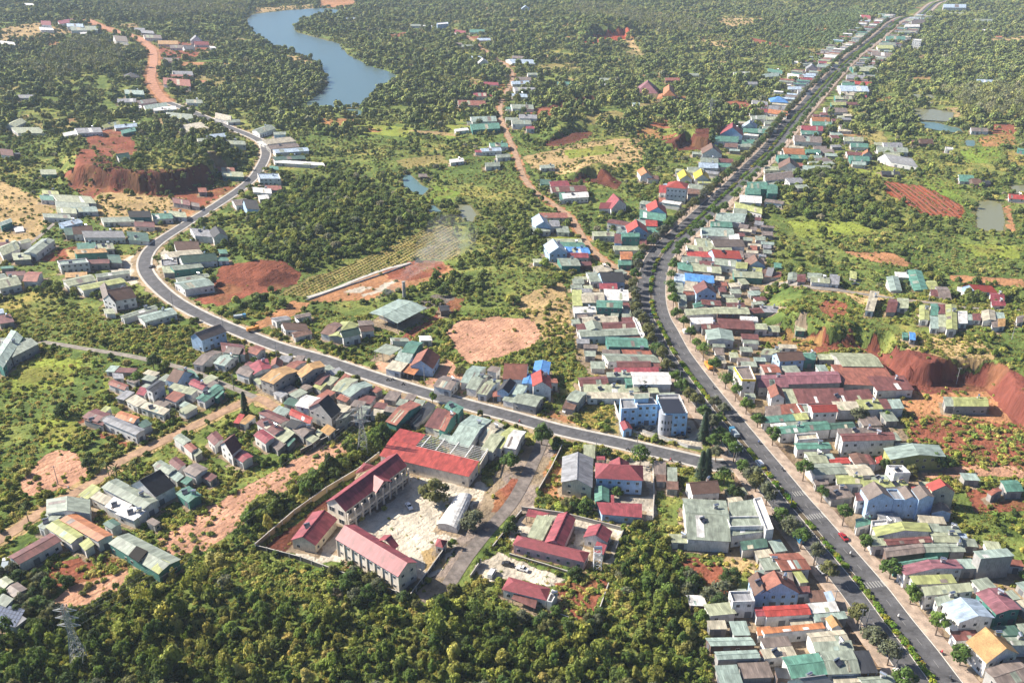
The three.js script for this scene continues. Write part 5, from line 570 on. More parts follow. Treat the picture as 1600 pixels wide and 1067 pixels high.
{ const g = compound('blue_office', 'three-storey sky blue office block with curved corner and rooftop solar rows', 'office', [1030, 680], [
    ['gy', 's', 'f', 11.5, [[800, 448], [1082, 440], [972, 205], [690, 212]], { step: 3, noDoor: true, trim: 1 }],
    ['gy', 's', 'f', 10.6, [[250, 385], [450, 375], [420, 258], [232, 262]], { step: 2.8, trim: 1 }],
    ['gy', 's', 'f', 10.8, [[450, 338], [705, 330], [640, 245], [425, 250]], { step: 2.6, trim: 1 }],
    ['gg', 's', 'm', 12.6, [[410, 268], [600, 255], [585, 195], [405, 208]], { tilt: 0.02, blind: 1 }]]);
  const c0 = loc(g, 940 + 790 / 8, 590 + 420 / 8, 0, g.position.y + 11.5); const cy = part(g, 'curved_corner', new THREE.CylinderGeometry(3.4, 3.4, 12.4, 24), mat('grey_cladding', 0.36, 0.38, 0.42, 0.5)); cy.position.set(c0[0] + 1.2, 4.6, c0[2] - 0.9);
  for (let f = 0; f < 2; f++) for (let i = 0; i < 4; i++) { const a = 0.1 + i * 0.42; box(cy, 'window', M_GLASS, Math.sin(a - 0.8) * 3.4, -1 + f * 3.5, Math.cos(a - 0.8) * 3.4, 0.6, 1.4, 0.12, a - 0.8); }
  for (let i = 0; i < 6; i++) { const a = loc(g, 940 + (775 + i * -13) / 8, 590 + (430 - i * 30) / 8, 0, g.position.y + 12), b = loc(g, 940 + (1040 - i * 13) / 8, 590 + (425 - i * 30) / 8, 0, g.position.y + 12); const p = part(g, 'solar_row', BOX, M_SOLAR); p.position.set((a[0] + b[0]) / 2, 11.9, (a[2] + b[2]) / 2); p.scale.set(Math.hypot(b[0] - a[0], b[2] - a[2]), 0.1, 1.5); p.rotation.set(0.25, 0, 0); }
}
compound('guardhouse', 'small blue guardhouse with pale red gable roof before the blue office', 'hut', [979, 677], [['pk', 's', 'A', 3.6, [[268, 665], [392, 645], [330, 530], [225, 560]], { pitch: 0.5 }]]);
T(1320, 700, 8);
{ const g = compound('town_house', 'long pale blue town house with row of brown roof gables beside the avenue', 'house', [1400, 805], [
    ['tb', 'b', 'A', 8.6, [[300, 655], [625, 640], [500, 490], [200, 505]], { pitch: 0.62, ov: 0.1, step: 4, ww: 0.7, wh: 0.9, noDoor: true }],
    ['gy', 'b', 'f', 8.4, [[625, 640], [760, 645], [690, 510], [520, 515]], { ov: 0, step: 4, ww: 0.7, wh: 0.9, noDoor: true }],
    ['tb', 'b', 'A', 8.6, [[640, 648], [935, 655], [815, 510], [590, 500]].map((p, i) => [[760, 645], [935, 652], [835, 520], [660, 508]][i]), { pitch: 0.62, ov: 0.1, step: 4, ww: 0.7, wh: 0.9, noDoor: true }],
    ['tb', 'b', 'A', 9.4, [[935, 650], [1132, 612], [1020, 480], [835, 512]], { pitch: 0.4, ov: 0.1, blind: 1 }],
    ['mr', 'w', 'm', 6.2, [[155, 660], [300, 655], [255, 548], [130, 570]], { tilt: 0.05 }],
    ['tb', 'b', 'A', 4.2, [[1085, 812], [1355, 818], [1290, 712], [1110, 705]], { pitch: 0.35 }]]); }
// sawmill: open hall with chimney, smoke
T(400, 267, 4);
{ const g = compound('sawmill_hall', 'open sawmill hall with wide pale aqua roof and smoking chimney', 'hall', [622, 500], [['aq', 'g', 'G', 6, [[705, 888], [882, 953], [1068, 856], [890, 800]], { pitch: 0.12, posts: 1, blind: 1, roof2: 'aq' }], ['cr', 'g', 'm', 2.4, [[760, 900], [862, 938], [930, 900], [830, 860]], { tilt: 0, blind: 1 }]]);
  const c = at(632, 472), ch = part(g, 'chimney', new THREE.CylinderGeometry(0.9, 1.15, 13.5, 14), M_CONCR); ch.position.set(c.x - g.position.x, c.y + 6 - g.position.y, c.z - g.position.z); const cap = part(ch, 'chimney_rim', new THREE.CylinderGeometry(1.1, 1.1, 0.5, 14), M_CONCR); cap.position.y = 6.8; }
// pagoda on its wooded hill
T(800, 0, 4);
{ const g = compound('pagoda', 'orange two-tier pagoda with upswept roof corners on the wooded hill', 'pagoda', [1043, 155], [['ou', 'c', 'p', 6, [[905, 618], [1040, 614], [1030, 585], [918, 588]], { pitch: 0.35 }], ['ou', 'c', 'h', 11, [[942, 600], [1022, 598], [1014, 548], [948, 550]], { pitch: 0.75 }]]);
  for (const [x, y, hh] of [[905, 618, 6], [1040, 614, 6], [942, 600, 11], [1022, 598, 11]]) { const p = loc(g, 800 + x / 4, y / 4, hh); const e = part(g, 'upswept_corner', new THREE.ConeGeometry(0.7, 3, 5), roofMat('ou', true, 1)); e.position.set(p[0], p[1] + 0.9, p[2]); } }
compound('prayer_hall', 'dusky red hipped prayer hall beside the orange pagoda', 'hall', [1010, 150], [['mv', 'c', 'h', 5.5, [[772, 578], [915, 585], [908, 545], [790, 540]], { pitch: 0.8 }]]);
// ruined shed, solar roof at the photograph's edge
T(0, 800, 4);
{ const g = compound('old_workshop', 'long weathered grey workshop with hole torn in its roof', 'workshop', [232, 880], [['gg', 't', 'g', 4.4, [[672, 195], [986, 388], [1130, 295], [800, 130]], { pitch: 0.2 }]]);
  const q = quadAt([[800, 272], [862, 312], [922, 250], [852, 218]].map(([x, y]) => TP(x, y)), 5.3, g.position.y).P.map((p) => [p[0] - g.position.x, p[1] - g.position.z]); part(g, 'roof_hole', new Geo().slab([q[0][0], 5.45, q[0][1]], [q[1][0], 5.35, q[1][1]], [q[2][0], 5.75, q[2][1]], [q[3][0], 5.85, q[3][1]], 0.5).make(), mat('hole_shade', 0.02, 0.018, 0.015, 1));  // near-black slab laid on the roof for the shade inside the hole
  const yq = quadAt([[940, 352], [988, 386], [1062, 320], [1010, 300]].map(([x, y]) => TP(x, y)), 4.8, g.position.y).P.map((p) => [p[0] - g.position.x, p[1] - g.position.z]); part(g, 'lime_panel', new Geo().slab([yq[0][0], 4.62, yq[0][1]], [yq[1][0], 4.55, yq[1][1]], [yq[2][0], 5.25, yq[2][1]], [yq[3][0], 5.3, yq[3][1]], 0.1).make(), roofMat('lg', false, 1)); }
{ const g = compound('solar_shed', 'low shed covered with rows of solar panels at the thicket edge', 'shed', [15, 985], [['gy', 'w', 'm', 3.6, [[-60, 690], [92, 722], [165, 665], [10, 578]], { tilt: 0 }]]);
  const P = quadAt([[-60, 690], [92, 722], [165, 665], [10, 578]].map(([x, y]) => TP(x, y)), 3.6, g.position.y).P; for (let i = 0; i < 7; i++) for (let j = 0; j < 5; j++) { const bil = (s, t) => [P[0][0] + (P[1][0] - P[0][0]) * s + (P[3][0] - P[0][0]) * t - g.position.x, 3.75, P[0][1] + (P[1][1] - P[0][1]) * s + (P[3][1] - P[0][1]) * t - g.position.z]; part(g, 'solar_panel', new Geo().slab(bil(i / 7 + 0.01, j / 5 + 0.01), bil((i + 1) / 7 - 0.01, j / 5 + 0.01), bil((i + 1) / 7 - 0.01, (j + 1) / 5 - 0.01), bil(i / 7 + 0.01, (j + 1) / 5 - 0.01), 0.06).make(), mat('blue_solar', 0.13, 0.15, 0.2, 0.3)); } }
// yellow-banded shop
T(1200, 534, 4);
{ const g = compound('corner_shop', 'white three-storey shop with yellow band round its flat roof', 'shop', [1165, 605], [['tb', 'w', 'f', 9.5, [[-20, 60], [60, 62], [122, 0], [0, 0]].map((_, i) => [[(1160.5 - 1200) * 4, (592 - 534) * 4], [(1181 - 1200) * 4, (592.5 - 534) * 4], [(1172 - 1200) * 4, (571 - 534) * 4], [(1148 - 1200) * 4, (573 - 534) * 4]][i]), { step: 2.8 }]]);
  const P = quadAt([[1160.5, 592], [1181, 592.5], [1172, 571], [1148, 573]], 9.5, g.position.y).P.map((p) => [p[0] - g.position.x, p[1] - g.position.z]); for (let i = 0; i < 4; i++) { const a = P[i], b = P[(i + 1) % 4], L = Math.hypot(b[0] - a[0], b[1] - a[1]); box(g, 'yellow_band', mat('yellow_sign', 0.75, 0.5, 0.02, 0.5), (a[0] + b[0]) / 2, 8.9, (a[1] + b[1]) / 2, L + 0.4, 1.1, 0.3, -Math.atan2(b[1] - a[1], b[0] - a[0])); } }
// hall standing on the quarry floor
compound('quarry_shed', 'lone lime green roofed shed on the red quarry floor below the cliff', 'shed', [1520, 640], [['lg', 'g', 'g', 4.5, [[1165, 402], [1385, 404], [1368, 345], [1150, 345]], { pitch: 0.25 }]]);
// compound walls
function wall(label, pts, hh, m, pillars = 0, cap = true) {
  const P = pts.map(([x, y]) => at(x, y)), g = thing('compound_wall', label, 'wall', [P[0].x, P[0].y, P[0].z]);
  for (let i = 0; i + 1 < P.length; i++) { const a = P[i], b = P[i + 1], L = Math.hypot(b.x - a.x, b.z - a.z), n = Math.max(1, Math.round(L / 12)), ry = -Math.atan2(b.z - a.z, b.x - a.x); for (let k = 0; k < n; k++) { const t = (k + 0.5) / n, x = lerp(a.x, b.x, t), z = lerp(a.z, b.z, t), y = terr(x, z) - g.position.y; const w = box(g, 'wall_panel', m, x - g.position.x, y + hh / 2 - 0.4, z - g.position.z, L / n, hh + 0.8, 0.22, ry); if (cap) box(g, 'coping', M_KERB, x - g.position.x, y + hh + 0.05, z - g.position.z, L / n, 0.12, 0.34, ry); }
    if (pillars) { const m2 = Math.round(L / pillars); for (let k = 0; k <= m2; k++) { const t = k / m2, x = lerp(a.x, b.x, t), z = lerp(a.z, b.z, t); box(g, 'pillar', M_KERB, x - g.position.x, terr(x, z) - g.position.y + hh / 2, z - g.position.z, 0.45, hh + 0.5, 0.45, ry); } } }
  return g;
}
const M_TANWALL = mat('tan_wall', 0.5, 0.38, 0.22, 0.9, TEX_WALL), M_DARKWALL = mat('mossy_wall', 0.1, 0.095, 0.08, 0.95, TEX_WALL), M_WHITEWALL = mat('white_wall', 0.72, 0.71, 0.68, 0.8, TEX_WALL);
wall('tan school wall stepping uphill along the bushy slope', [[400, 858], [460, 806], [510, 770], [560, 740], [592, 715]], 2.6, M_TANWALL, 8);
wall('dark mossy school wall with white pillar caps above the thicket', [[400, 858], [470, 876], [540, 902], [640, 937]], 1.8, M_DARKWALL, 5);
wall('dark retaining wall between school and driveway', [[640, 937], [668, 900], [695, 862]], 2, M_DARKWALL, 5);
wall('grey driveway wall beside the clinic yard', [[735, 905], [752, 880]], 1.8, M_CONCR); wall('grey wall between driveway and clinic gate', [[770, 858], [800, 820], [815, 802]], 1.6, M_CONCR);
wall('clinic wall along the yellow grass', [[815, 797], [880, 806], [975, 830], [962, 862]], 1.6, M_CONCR); wall('low wall before the clinic gardens', [[796, 868], [850, 884], [900, 900]], 1, M_DARKWALL);
wall('broken wall round the bare red yard', [[951, 915], [935, 960], [918, 980], [870, 962]], 1.3, M_DARKWALL);
wall('white wall curving round the blue office yard', [[1004, 676], [1040, 688], [1075, 700], [1096, 703]], 1.5, M_WHITEWALL); wall('white side wall between blue office and dry grass', [[956, 622], [965, 650], [976, 678]], 2.2, M_WHITEWALL);
wall('brown wall down the dry gully beside the driveway', [[878, 702], [862, 735], [842, 770]], 2.2, M_DARKWALL);
wall('white boundary wall of the office garden', [[1020, 730], [1022, 770], [1020, 815]], 1.8, M_WHITEWALL); wall('grey wall under the houses above the red slope', [[470, 710], [510, 690], [545, 668]], 2.4, M_DARKWALL);
wall('long grey wall before the grey-roofed white house', [[130, 372], [180, 376], [228, 378]], 1.4, M_CONCR); wall('low white kerb wall of the excavated plot', [[478, 470], [540, 448], [600, 428], [642, 412]], 0.9, M_WHITEWALL, 0, false);
// water tower of the clinic
{ const p = at(933, 888), g = thing('water_tower', 'steel lattice water tower with tank beside the clinic', 'water tower', [p.x, p.y, p.z]); const bar = (a, b, w) => { const A = new THREE.Vector3(...a), B = new THREE.Vector3(...b), o = part(g, 'leg', BOX, mat('pale_steel', 0.6, 0.6, 0.6, 0.5)); o.position.copy(A).add(B).multiplyScalar(0.5); o.lookAt(B.clone().add(g.position)); o.scale.set(w, w, A.distanceTo(B)); };
  const c = [[-1.4, -1.4], [1.4, -1.4], [1.4, 1.4], [-1.4, 1.4]]; c.forEach(([x, z], i) => { const [x2, z2] = c[(i + 1) % 4]; bar([x, -0.3, z], [x * 0.85, 8, z * 0.85], 0.22); for (let k = 0; k < 3; k++) { bar([x, k * 2.6, z], [x2, k * 2.6 + 2.6, z2], 0.12); bar([x2, k * 2.6, z2], [x, k * 2.6 + 2.6, z], 0.12); bar([x, k * 2.6 + 2.6, z], [x2, k * 2.6 + 2.6, z2], 0.12); } }); const t = part(g, 'tank', CYL, M_STEEL); t.scale.set(1.6, 2.8, 1.6); t.rotation.z = Math.PI / 2; t.position.y = 8.9; }
// small lean-tos and back sheds that fill the plots between the larger roofs
{ const rf = rng(909), strips = [[[895, 440], [985, 430], [1005, 500], [1060, 620], [1040, 640], [960, 610], [900, 540]], [[1045, 640], [1045, 380], [1100, 340], [1200, 350], [1200, 450], [1180, 540], [1290, 560], [1390, 640], [1440, 740], [1500, 830], [1600, 900], [1640, 1080], [1480, 1080], [1300, 830], [1150, 640], [1060, 520]], [[1060, 800], [1180, 760], [1250, 850], [1420, 1080], [1120, 1080], [1110, 960], [1200, 900], [1150, 850]], [[1120, 260], [1200, 200], [1310, 90], [1360, 60], [1330, 110], [1250, 220], [1170, 300]], [[1200, 290], [1260, 200], [1330, 120], [1380, 90], [1340, 170], [1280, 280], [1230, 320]], [[440, 560], [700, 640], [640, 660], [470, 660], [410, 600]], [[170, 580], [340, 600], [300, 660], [200, 640]]].map(wpoly);
  let made = 0; for (let k = 0; k < 16000 && made < 230; k++) { const S = strips[k % strips.length], bb = bboxOf(S, 0), x = lerp(bb[0], bb[1], rf()), z = lerp(bb[2], bb[3], rf()); if (!inPoly(S, x, z) || distLine(AVE, x, z) < 17.5 || distLine(SIDE, x, z) < 9) continue;
    let best = null, bd = 1e9; for (const P of FOOT) { const d = Math.hypot((P[0][0] + P[2][0]) / 2 - x, (P[0][1] + P[2][1]) / 2 - z); if (d < bd) { bd = d; best = P; } } if (bd > 34) continue;
    const ux = best[1][0] - best[0][0], uz = best[1][1] - best[0][1], ul = Math.hypot(ux, uz), U = [ux / ul, uz / ul], W = [-U[1], U[0]]; if (W[1] > 0) { W[0] *= -1; W[1] *= -1; } const fr = strips.indexOf(S) === 3 || strips.indexOf(S) === 4 ? 1.7 : 1, a = fr * (2.2 + 2.6 * rf()), b = fr * (1.7 + 2.2 * rf()), P = [[-1, -1], [1, -1], [1, 1], [-1, 1]].map(([i, j]) => [x + U[0] * a * i + W[0] * b * j, z + U[1] * a * i + W[1] * b * j]);
    const test = [[x, z], ...P, ...P.map((p, i) => [(p[0] + P[(i + 1) % 4][0]) / 2, (p[1] + P[(i + 1) % 4][1]) / 2])]; if (FOOT.some((F) => Math.hypot(F[0][0] - x, F[0][1] - z) < 60 && (test.some((t) => inPoly(F, t[0], t[1])) || F.some((t) => inPoly(P, t[0], t[1])))) || test.some((t) => distLine(AVE, t[0], t[1]) < 14.5)) continue;
    const y = terr(x, z), pp = project(x, y, z); if (pp[0] < -20 || pp[0] > 1620) continue; const roof = ['gg', 'tb', 'mr', 'pg', 'ru', 'gy', 'aq', 'tb', 'cr', 'gg'][Math.floor(rf() * 10)], g = thing('lean_to', null, 'lean-to', [x, y, z]); block(g, P, y, 2.6 + 0.9 * rf(), 'm', roof, rf() < 0.6 ? 'g' : 'w', { px: 16, rand: rf, k: made % 3, tilt: 0.08 });
    HOUSES.push({ g, kind: 'lean-to', color: ROOFS[roof][0], size: '', tall: '', form: '', x: pp[0], y: pp[1], px: 10, tiled: false, type: 'm' }); made++; } 
  // the rows that line the far stretch of the avenue
  for (const side of [-1, 1]) for (const row of [0, 1]) for (let i = 0; i < AVE.length - 4; i += 3) { const p = AVE[i], d = Math.hypot(p[0], p[1]); if (d < 560 || d > 2050 || rf() < (row ? 0.5 : 0.22)) continue; const N = normals(AVE)[i], T2 = [N[1], -N[0]], a = 5.5 + 3.5 * rf(), b = 3.6 + 1.2 * rf(), o = side * (16 + a + row * 19 + 3 * rf()), x = p[0] + N[0] * o, z = p[1] + N[1] * o; let U = [N[0], N[1]]; if (U[0] < 0) U = [-U[0], -U[1]]; let W = [T2[0], T2[1]]; if (W[1] > 0) W = [-W[0], -W[1]];
    const P = [[-1, -1], [1, -1], [1, 1], [-1, 1]].map(([s, t]) => [x + U[0] * a * s + W[0] * b * t, z + U[1] * a * s + W[1] * b * t]); if (FOOT.some((F) => Math.hypot(F[0][0] - x, F[0][1] - z) < 50 && (inPoly(F, x, z) || P.some((t) => inPoly(F, t[0], t[1])) || F.some((t) => inPoly(P, t[0], t[1]))))) continue;
    const y = terr(x, z), pp = project(x, y, z); if (pp[0] < -20 || pp[0] > 1620) continue; const roof = ['gg', 'pg', 'wh', 'tb', 'ru', 'tg', 'ab', 'gy', 'cr', 'aq', 'mr'][Math.floor(rf() * 11)], g = thing('row_house', null, 'house', [x, y, z]); block(g, P, y, 3.6 + 1.2 * rf(), 'g', roof, 'w', { px: 13, rand: rf, k: made % 3 });
    HOUSES.push({ g, kind: 'row house', color: ROOFS[roof][0], size: '', tall: '', form: '', x: pp[0], y: pp[1], px: 10, tiled: false, type: 'g' }); made++; }
  console.log('infill', made); }
// ---------- the ground itself: one sheet to the horizon ----------
for (const P of FOOT) { const g = grow(P, 1.2); veg(0, 0, g); }
for (const P of FOOT) soil('#8f7f6a', grow(P, 1.8));
const BUMP = greyTex(512, tile((u, v) => 0.5 + 0.9 * (fbm(u * 9, v * 9, 6) - 0.5)), 1); BUMP.colorSpace = THREE.NoColorSpace;
const hex = (c) => [parseInt(c.slice(1, 3), 16), parseInt(c.slice(3, 5), 16), parseInt(c.slice(5, 7), 16)];
const GREEN = [hex('#526631'), hex('#5f7038'), hex('#727a40'), hex('#93854c')];
for (const b of BLOCKS) {
  const src = b.c.getImageData(0, 0, b.w, b.h).data, sx = (b.x1 - b.x0) / b.w, sz = (b.z1 - b.z0) / b.h, out = new Uint8Array(b.w * b.h * 4), wob = Math.min(2.4, sx * 3 + 0.6);
  b.vd = b.v.getImageData(0, 0, b.veg.width, b.veg.height).data;
  for (let j = 0; j < b.h; j++) for (let i = 0; i < b.w; i++) {
    const x = b.x0 + (i + 0.5) * sx, z = b.z0 + (j + 0.5) * sz, w1 = fbm(x / 5, z / 5, 3) - 0.5, w2 = fbm(x / 5 + 60, z / 5 + 30, 3) - 0.5;
    const ii = Math.min(b.w - 1, Math.max(0, Math.round(i + w1 * wob * 3 / sx))), jj = Math.min(b.h - 1, Math.max(0, Math.round(j + w2 * wob * 3 / sz))), s = (jj * b.w + ii) * 4;
    const big = fbm(x / 70 + 9, z / 70 + 4, 3), med = fbm(x / 9, z / 9 + 70, 4), fine = vnoise(x / 0.45, z / 0.45), bare = src[s] + src[s + 1] + src[s + 2] < 30;
    let c; if (bare) { const t = Math.min(2.999, Math.max(0, (big * 0.5 + med * 0.5 - 0.28) * 6.2)), k = Math.floor(t), f = t - k; c = [0, 1, 2].map((q) => lerp(GREEN[k][q], GREEN[k + 1][q], f)); } else { c = [src[s], src[s + 1], src[s + 2]]; const t = sst(0.55, 0.72, fbm(x / 14 + 33, z / 14, 3)) * (src[s] > 160 ? 0.08 : 0.35); c = [lerp(c[0], 126, t), lerp(c[1], 108, t), lerp(c[2], 66, t)]; }
    const m = 0.74 + 0.42 * med + 0.12 * (fine - 0.5) + 0.16 * (fbm(x / 2.2, z / 2.2 + 9, 2) - 0.5), o = (j * b.w + i) * 4;
    out[o] = Math.min(255, c[0] * m); out[o + 1] = Math.min(255, c[1] * m); out[o + 2] = Math.min(255, c[2] * m); out[o + 3] = 255;
  }
  const t = new THREE.DataTexture(out, b.w, b.h); t.magFilter = THREE.LinearFilter; t.colorSpace = THREE.SRGBColorSpace; t.wrapS = t.wrapT = THREE.MirroredRepeatWrapping; t.needsUpdate = true;
  b.mat = new THREE.MeshStandardMaterial({ map: t, roughness: 1 }); b.mat.name = 'ground_cover'; b.mat.bumpMap = BUMP.clone(); b.mat.bumpMap.repeat.set((b.x1 - b.x0) / 14, (b.z1 - b.z0) / 14); b.mat.bumpMap.needsUpdate = true; b.mat.bumpScale = 0.9; b.mat.specularIntensity = 0.2;
}
function covered(x, z) { const b = z > -470 ? BLOCKS[0] : z > -900 ? BLOCKS[1] : BLOCKS[2]; const u = (x - b.x0) / (b.x1 - b.x0), v = (z - b.z0) / (b.z1 - b.z0); if (u < 0 || u >= 1 || v < 0 || v >= 1) return [90, 150, 0]; const o = (Math.floor(v * b.veg.height) * b.veg.width + Math.floor(u * b.veg.width)) * 4; return [b.vd[o], b.vd[o + 1], b.vd[o + 2]]; }
{ const pos = new Float32Array(NX * NZ * 3), uv = new Float32Array(NX * NZ * 2); const geo = new THREE.BufferGeometry(), parts = [[], [], []];
  // rows on a seam between two textures are kept twice by splitting the index ranges; uv are metres over the block
  const verts = [], uvs = [], index = []; let base = 0;
  BLOCKS.forEach((b, bi) => { const lo = bi === 0 ? 3001 : b.z1, hi = bi === 2 ? -12001 : b.z0, rows = []; for (let j = 0; j < NZ; j++) if (ZS[j] <= lo + 0.001 && ZS[j] >= hi - 0.001) rows.push(j);
    const start = index.length; rows.forEach((j) => { for (let i = 0; i < NX; i++) { verts.push(XS[i], HT[j * NX + i], ZS[j]); uvs.push((XS[i] - b.x0) / (b.x1 - b.x0), (ZS[j] - b.z0) / (b.z1 - b.z0)); } });
    for (let r = 0; r + 1 < rows.length; r++) for (let i = 0; i + 1 < NX; i++) { const a = base + r * NX + i, q = a + NX; index.push(a, a + 1, q, a + 1, q + 1, q); }
    base += rows.length * NX; geo.addGroup(start, index.length - start, bi); });
  geo.setAttribute('position', new THREE.Float32BufferAttribute(verts, 3)); geo.setAttribute('uv', new THREE.Float32BufferAttribute(uvs, 2)); geo.setIndex(index); geo.computeVertexNormals();
  const m = struct('ground', geo, BLOCKS.map((b) => b.mat)); m.castShadow = true; }
// ---------- plants ----------
function crownGeo(seed, leaves, size, shape, core = 0.72) { // leaf faces in clumps spread through a crown of radius 1 standing on y = 0
  const r = rng(seed), pos = [], nor = [], col = [], lobes = [], nl = shape.lobes ?? 9;
  for (let i = 0; i < nl; i++) { const a = r() * 6.283, e = Math.acos(1 - 1.55 * r()), q = 0.45 + 0.25 * r(); lobes.push([Math.sin(e) * Math.cos(a) * q, 0.85 * shape.h * 0.55 + Math.cos(e) * q * shape.h * 0.62, Math.sin(e) * Math.sin(a) * q, (nl > 12 ? 0.22 : 0.34) + 0.2 * r(), 0.8 + 0.4 * r()]); }
  const put = (c, n, s, tint) => { const N = new THREE.Vector3(...n).normalize(), A = new THREE.Vector3(r() - 0.5, r() - 0.5, r() - 0.5).cross(N).normalize(), B = new THREE.Vector3().crossVectors(N, A); const P = (u, v, w) => [c[0] + A.x * u + B.x * v + N.x * w, c[1] + A.y * u + B.y * v + N.y * w, c[2] + A.z * u + B.z * v + N.z * w]; const a = P(-s, 0, 0), b = P(0, -s * 0.7, s * 0.22), d = P(s, 0, 0), e = P(0, s * 0.7, s * 0.22); for (const q of [a, b, d, a, d, e]) { pos.push(...q); nor.push(N.x, N.y, N.z); col.push(tint[0], tint[1], tint[2]); } };
  for (let i = 0; i < leaves; i++) { const L = lobes[Math.floor(r() * nl)], a = r() * 6.283, z = r() * 1.5 - 0.5, q = Math.sqrt(Math.max(0, 1 - z * z)), n = [q * Math.cos(a), z, q * Math.sin(a)], rad = L[3] * (0.75 + 0.4 * r()); const c = [L[0] + n[0] * rad, L[1] + n[1] * rad * shape.h * 0.75, L[2] + n[2] * rad]; if (c[1] < 0.02) continue; const t = L[4] * (0.72 + 0.56 * r()); put(c, [n[0] + (r() - 0.5) * 1.3, n[1] + 0.25 + (r() - 0.5) * 1.1, n[2] + (r() - 0.5) * 1.3], size * (0.6 + 0.8 * r()), [t, t, t * (0.8 + 0.4 * r())]); }
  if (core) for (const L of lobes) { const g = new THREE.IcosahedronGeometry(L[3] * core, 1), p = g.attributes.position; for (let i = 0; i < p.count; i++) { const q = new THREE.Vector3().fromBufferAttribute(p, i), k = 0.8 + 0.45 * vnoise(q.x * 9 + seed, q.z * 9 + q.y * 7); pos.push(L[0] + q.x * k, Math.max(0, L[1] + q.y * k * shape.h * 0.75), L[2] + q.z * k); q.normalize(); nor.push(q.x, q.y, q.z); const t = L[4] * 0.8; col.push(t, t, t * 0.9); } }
  const g = new THREE.BufferGeometry(); g.setAttribute('position', new THREE.Float32BufferAttribute(pos, 3)); g.setAttribute('normal', new THREE.Float32BufferAttribute(nor, 3)); g.setAttribute('color', new THREE.Float32BufferAttribute(col, 3)); return g;
}
const M_LEAF = new THREE.MeshPhysicalMaterial({ transmission: 0.35, thickness: 0, color: 0xffffff, vertexColors: true, roughness: 0.95, side: THREE.DoubleSide }); M_LEAF.name = 'foliage'; M_LEAF.color.setRGB(1.32, 1.34, 1.2); M_LEAF.specularIntensity = 0.35;
const M_LEAF_FAR = new THREE.MeshStandardMaterial({ color: new THREE.Color().setRGB(1.3, 1.28, 1.15), vertexColors: true, roughness: 0.95, side: THREE.DoubleSide }); M_LEAF_FAR.name = 'far_foliage';
const M_BARK = mat('bark', 0.16, 0.12, 0.09, 0.95);
const ROUND = { h: 1.1, lobes: 17 }, TALL = { h: 1.7, lobes: 15 }, LOW = { h: 0.8, lobes: 14 }, FLAT = { h: 0.62, lobes: 15 };
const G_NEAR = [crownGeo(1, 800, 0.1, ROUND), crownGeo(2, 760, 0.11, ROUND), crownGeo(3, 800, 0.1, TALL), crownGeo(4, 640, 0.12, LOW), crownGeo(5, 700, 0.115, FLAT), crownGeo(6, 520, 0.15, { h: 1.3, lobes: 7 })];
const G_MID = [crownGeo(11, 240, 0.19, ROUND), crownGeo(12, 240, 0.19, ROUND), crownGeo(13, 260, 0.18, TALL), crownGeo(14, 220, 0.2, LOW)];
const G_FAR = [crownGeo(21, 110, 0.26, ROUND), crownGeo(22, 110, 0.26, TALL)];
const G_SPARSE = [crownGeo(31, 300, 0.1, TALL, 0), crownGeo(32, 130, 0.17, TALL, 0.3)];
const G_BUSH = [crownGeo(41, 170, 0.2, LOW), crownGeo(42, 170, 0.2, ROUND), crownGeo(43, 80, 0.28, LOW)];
function tuftGeo(seed, n) { const r = rng(seed), pos = [], col = [], nor = []; for (let i = 0; i < n; i++) { const a = r() * 6.283, d = r() * 0.8, x = Math.cos(a) * d, z = Math.sin(a) * d, b = r() * 6.283, w = 0.12, hh = 0.45 + 0.55 * r(), lx = (r() - 0.5) * 0.7, lz = (r() - 0.5) * 0.7, t = 0.75 + 0.5 * r(); pos.push(x - Math.cos(b) * w, 0, z - Math.sin(b) * w, x + Math.cos(b) * w, 0, z + Math.sin(b) * w, x + lx, hh, z + lz); for (let k = 0; k < 3; k++) { col.push(t, t, t * 0.9); nor.push(lx * 0.6, 1, lz * 0.6); } } const g = new THREE.BufferGeometry(); g.setAttribute('position', new THREE.Float32BufferAttribute(pos, 3)); g.setAttribute('normal', new THREE.Float32BufferAttribute(nor, 3)); g.setAttribute('color', new THREE.Float32BufferAttribute(col, 3)); return g; }
const G_TUFT = [tuftGeo(51, 26), tuftGeo(52, 26)];
function palmGeo(seed) { const r = rng(seed), pos = [], nor = [], col = []; for (let i = 0; i < 15; i++) { const a = i * 2.4, e = 0.1 + 0.9 * (i / 15); let p = [0, 0, 0]; for (let k = 0; k < 5; k++) { const d = e * 1.1 - k * 0.42, q = [p[0] + Math.cos(a) * 0.24 * Math.cos(d), p[1] + 0.24 * Math.sin(d), p[2] + Math.sin(a) * 0.24 * Math.cos(d)], w = 0.13 * (1 - k / 6), w2 = 0.13 * (1 - (k + 1) / 6), sx = -Math.sin(a), sz = Math.cos(a), t = 0.8 + 0.4 * r(); for (const s of [-1, 1]) { const A = [p, q, [q[0] + sx * w2 * s, q[1] - 0.07, q[2] + sz * w2 * s], p, [q[0] + sx * w2 * s, q[1] - 0.07, q[2] + sz * w2 * s], [p[0] + sx * w * s, p[1] - 0.07, p[2] + sz * w * s]]; for (const v of A) { pos.push(...v); nor.push(sx * s * 0.3, 1, sz * s * 0.3); col.push(t, t, t); } } p = q; } } const g = new THREE.BufferGeometry(); g.setAttribute('position', new THREE.Float32BufferAttribute(pos, 3)); g.setAttribute('normal', new THREE.Float32BufferAttribute(nor, 3)); g.setAttribute('color', new THREE.Float32BufferAttribute(col, 3)); return g; }
const G_BANANA = palmGeo(73);
